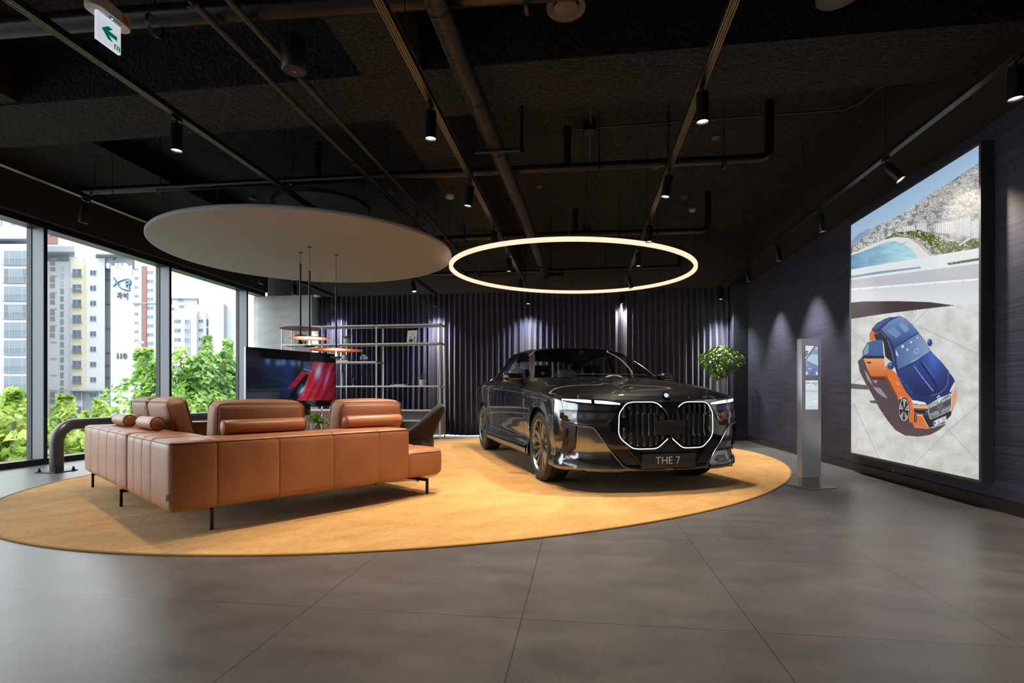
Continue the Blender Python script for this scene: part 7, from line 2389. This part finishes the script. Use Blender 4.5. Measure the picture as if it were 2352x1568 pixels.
# D: block seen through the third window, 165 m
D_ = Bld(165, 'pale apartment block above the trees in the third window')
D_.block(388, 722, 452, 1500, Mb_white, thick=14); D_.block(395, 682, 453, 724, Mb_white2, dep=1, thick=10, name='roof_storey'); D_.block(392, 680, 457, 685, Mb_white, dep=0, thick=12, name='roof_slab')
D_.block(440, 715, 474, 1500, Mb_white2, dep=2, thick=14); D_.block(466, 692, 514, 1500, Mb_white, dep=3, thick=14); D_.block(512, 696, 536, 1500, Mb_white2, dep=6, thick=14); D_.block(513.5, 700, 520, 1500, Mb_grey, dep=5.5, thick=2, name='grey_strip')
D_.window(409, 685, 421, 693, dep=1); D_.window(412, 700, 424, 708, dep=1); D_.window(394, 706, 402, 713, dep=1, dark=(0, 1))
D_.block(424, 735, 437, 1500, Mb_grey, dep=-.2, thick=.4, name='grey_stripe')
for i in range(8):
    y = 733 + i * 21
    D_.window(400.5, y, 416, y + 10, dark=(1,), fr=.12); D_.window(425, y, 436, y + 9, dep=-.25, dark=(0,), fr=.12); D_.window(457, y, 467, y + 8, dep=2, dark=(0,) if i % 2 == 0 else (), fr=.12); D_.window(471, y - 1, 480, y + 17, dep=3, split=(), fr=.15)
# street lamp-like cross pole in front of the red stripe block
q = ond(320, 905, 120)
t = empty('mast', (q.x, q.y, GZ), TH, 'white mast with a short cross-piece in front of the striped block', 'mast')
zz = EYE + (905 - 778) * .1 - GZ
bm = NB(); cyl(bm, (0, 0, 0), (0, 0, zz), .22, .16, n=8); obj('pole', bm, Mb_white, t)
bm = NB(); box(bm, (-.8, -.2, zz - 1.0), (.9, .2, zz - .55)); obj('cross_arm', bm, Mb_white, t, smooth=False)
# tower crane, hazy, far away
q = ond(402, 905, 230)
t = empty('tower_crane', (q.x, q.y, GZ), TH, 'faint tower crane jib rising behind the pale block', 'crane')
cm = mat('crane_pale', (.32, .33, .34), .8)
k_ = 230 / 1200
bm = NB()
P0 = Vector(((412 - 402) * k_, 0, EYE + (905 - 690) * k_ - GZ)); P1 = Vector(((394 - 402) * k_, 0, EYE + (905 - 610) * k_ - GZ)); w_ = .8
d_ = (P1 - P0).normalized(); s_ = Vector((d_.z, 0, -d_.x))
for s in (-1, 1): tube(bm, [P0 + s_ * w_ * s, P1 + s_ * w_ * s], .09, n=4)
n_ = 16
for i in range(n_): tube(bm, [P0.lerp(P1, i / n_) + s_ * w_ * (1 if i % 2 else -1), P0.lerp(P1, (i + 1) / n_) + s_ * w_ * (-1 if i % 2 else 1)], .06, n=4)
obj('jib', bm, cm, t)
bm = NB(); box(bm, (P0.x - .8, -.8, 0), (P0.x + .8, .8, P0.z)); obj('tower', bm, cm, t, smooth=False)
bm = NB(); tube(bm, [P0 + Vector((3, 0, -.5)), P1 + Vector((3.5, 0, 2))], .05, n=4); obj('stay_cable', bm, cm, t)

# ---------------------------------------------------------------- plane trees
def leaf_material(name, c1, c2, c3):
    m = bpy.data.materials.new(name); m.use_nodes = True
    n = m.node_tree.nodes; l = m.node_tree.links
    b = n['Principled BSDF']; b.inputs['Roughness'].default_value = .5
    tcn = n.new('ShaderNodeTexCoord')
    t = n.new('ShaderNodeTexNoise'); t.inputs['Scale'].default_value = 2.6; t.inputs['Detail'].default_value = 5; l.new(tcn.outputs['Object'], t.inputs['Vector'])
    r = n.new('ShaderNodeValToRGB'); e = r.color_ramp.elements
    e[0].position = .36; e[1].position = .64; e[0].color = (*c1, 1); e[1].color = (*c3, 1)
    k = e.new(.5); k.color = (*c2, 1)
    l.new(t.outputs['Fac'], r.inputs[0]); l.new(r.outputs[0], b.inputs['Base Color'])
    tr = n.new('ShaderNodeBsdfTranslucent'); l.new(r.outputs[0], tr.inputs['Color'])
    mx = n.new('ShaderNodeMixShader'); mx.inputs[0].default_value = .35
    out = n['Material Output']
    l.new(b.outputs[0], mx.inputs[1]); l.new(tr.outputs[0], mx.inputs[2]); l.new(mx.outputs[0], out.inputs['Surface'])
    return m
ML = [leaf_material('plane_leaf_bright', (.13, .26, .03), (.34, .50, .07), (.62, .70, .20)), leaf_material('plane_leaf_mid', (.08, .20, .03), (.24, .42, .06), (.48, .62, .16)), leaf_material('plane_leaf_deep', (.08, .19, .05), (.20, .36, .08), (.40, .55, .18))]
M_bark = mat('tree_bark', (.20, .17, .13), .9)
LOBES = [(0, 0), (.34, -.10), (.62, .10), (.52, .30), (.95, .52), (.56, .60), (.36, .66), (.22, .80), (0, 1.15), (-.22, .80), (-.36, .66), (-.56, .60), (-.95, .52), (-.52, .30), (-.62, .10), (-.34, -.10)]
def plane_tree(px, d, py_top, rad, zlow, n_leaf, size, mi, label, seed, shape=1.0):
    R = random.Random(seed)
    c = ond(px, HY, d)
    zt = EYE + (HY - py_top) * d / F_PX
    t = empty('plane_tree', (c.x, c.y, GZ), 0, label, 'tree', 'plane trees in front of the windows')
    bm = NB()
    zl = zlow
    tube(bm, [(0, 0, 0), (.1, 0, (zl - GZ) * .6), (0, .1, zl - GZ), (0, 0, zt - GZ - .3)], [.22, .16, .10, .02], n=8)
    spires = [(0.0, 0.0, 0.0)] + [(R.uniform(-.6, .6) * rad, R.uniform(-.6, .6) * rad, R.uniform(.15, .8)) for _ in range(5)]
    for sx_, sy_, dz in spires:
        tube(bm, [(0, 0, zl - GZ), (sx_ * .6, sy_ * .6, (zl + zt) / 2 - GZ - dz * .5), (sx_, sy_, zt - GZ - dz - .1)], [.05, .03, .008], n=5)
    obj('trunk', bm, M_bark, t)
    V_ = []; Fc = []
    H = zt - zl
    for k in range(int(n_leaf * 3.0)):
        sx_, sy_, dz = R.choice(spires)
        h = R.random() ** .8
        top = zt - dz
        z = zl + (top - zl) * h
        rr = rad * (.95 - .35 * h if h < .6 else .74 * max(.14, (1 - (h - .6) / .44))) * (.5 + .5 * R.random() ** .5) * (.85 + .3 * sin(z * 5 + seed))
        if (sx_, sy_) == (0, 0): rr *= 1.35
        a = R.uniform(0, 2 * pi)
        p = Vector((sx_ + rr * cos(a), sy_ + rr * sin(a), z - GZ))
        nn = Vector((cos(a) * .5 + R.uniform(-.5, .5), sin(a) * .5 + R.uniform(-.5, .5), R.uniform(.15, 1.0))).normalized()
        q = nn.to_track_quat('Z', 'Y')
        rot = R.uniform(0, 2 * pi); s = size * R.uniform(.5, 1.1)
        cr, sr = cos(rot), sin(rot)
        base = len(V_)
        fold = R.uniform(.05, .35)
        for x, y in LOBES:
            y -= .5
            u = (x * cr - y * sr) * s; v = (x * sr + y * cr) * s
            V_.append(p + q @ Vector((u, v, abs(x) * s * fold - .12 * s * (y * y))))
        V_.append(p + q @ Vector((0, 0, 0)))
        L_ = len(LOBES)
        for i in range(L_): Fc.append((base + i, base + (i + 1) % L_, base + L_))
    me = bpy.data.meshes.new('foliage'); me.from_pydata([tuple(v) for v in V_], [], Fc); me.materials.append(ML[mi])
    o = bpy.data.objects.new('foliage', me); COL.objects.link(o); o.parent = t
    return t
plane_tree(-45, 9.6, 868, 1.5, -2.2, 1500, .115, 0, 'bright green plane tree at the bottom of the leftmost window', 31)
plane_tree(30, 9.2, 893, 1.0, -2.2, 1200, .115, 0, 'plane tree crown just left of the first mullion', 32)
plane_tree(150, 10.4, 908, 1.05, -2.0, 1300, .115, 0, 'low yellow-green plane tree above the guard rail bend', 33)
plane_tree(232, 11.0, 918, .8, -2.0, 800, .11, 0, 'small plane tree crown right of the guard rail bend', 34)
plane_tree(330, 13.4, 800, 1.15, -2.2, 1900, .12, 1, 'taller plane tree left of the second mullion, below the number', 35)
plane_tree(415, 15.0, 800, 1.15, -2.0, 1500, .12, 1, 'plane tree right behind the second mullion', 36)
plane_tree(476, 15.6, 772, 1.0, -2.0, 1600, .12, 2, 'tallest pointed plane tree, centre of the third window', 37)
plane_tree(524, 16.4, 782, .95, -2.0, 1500, .12, 2, 'plane tree right of the tallest one, beside the third mullion', 38)
plane_tree(560, 21.0, 830, 1.6, -2.5, 900, .13, 2, 'plane tree hidden behind the third mullion and the display', 39)
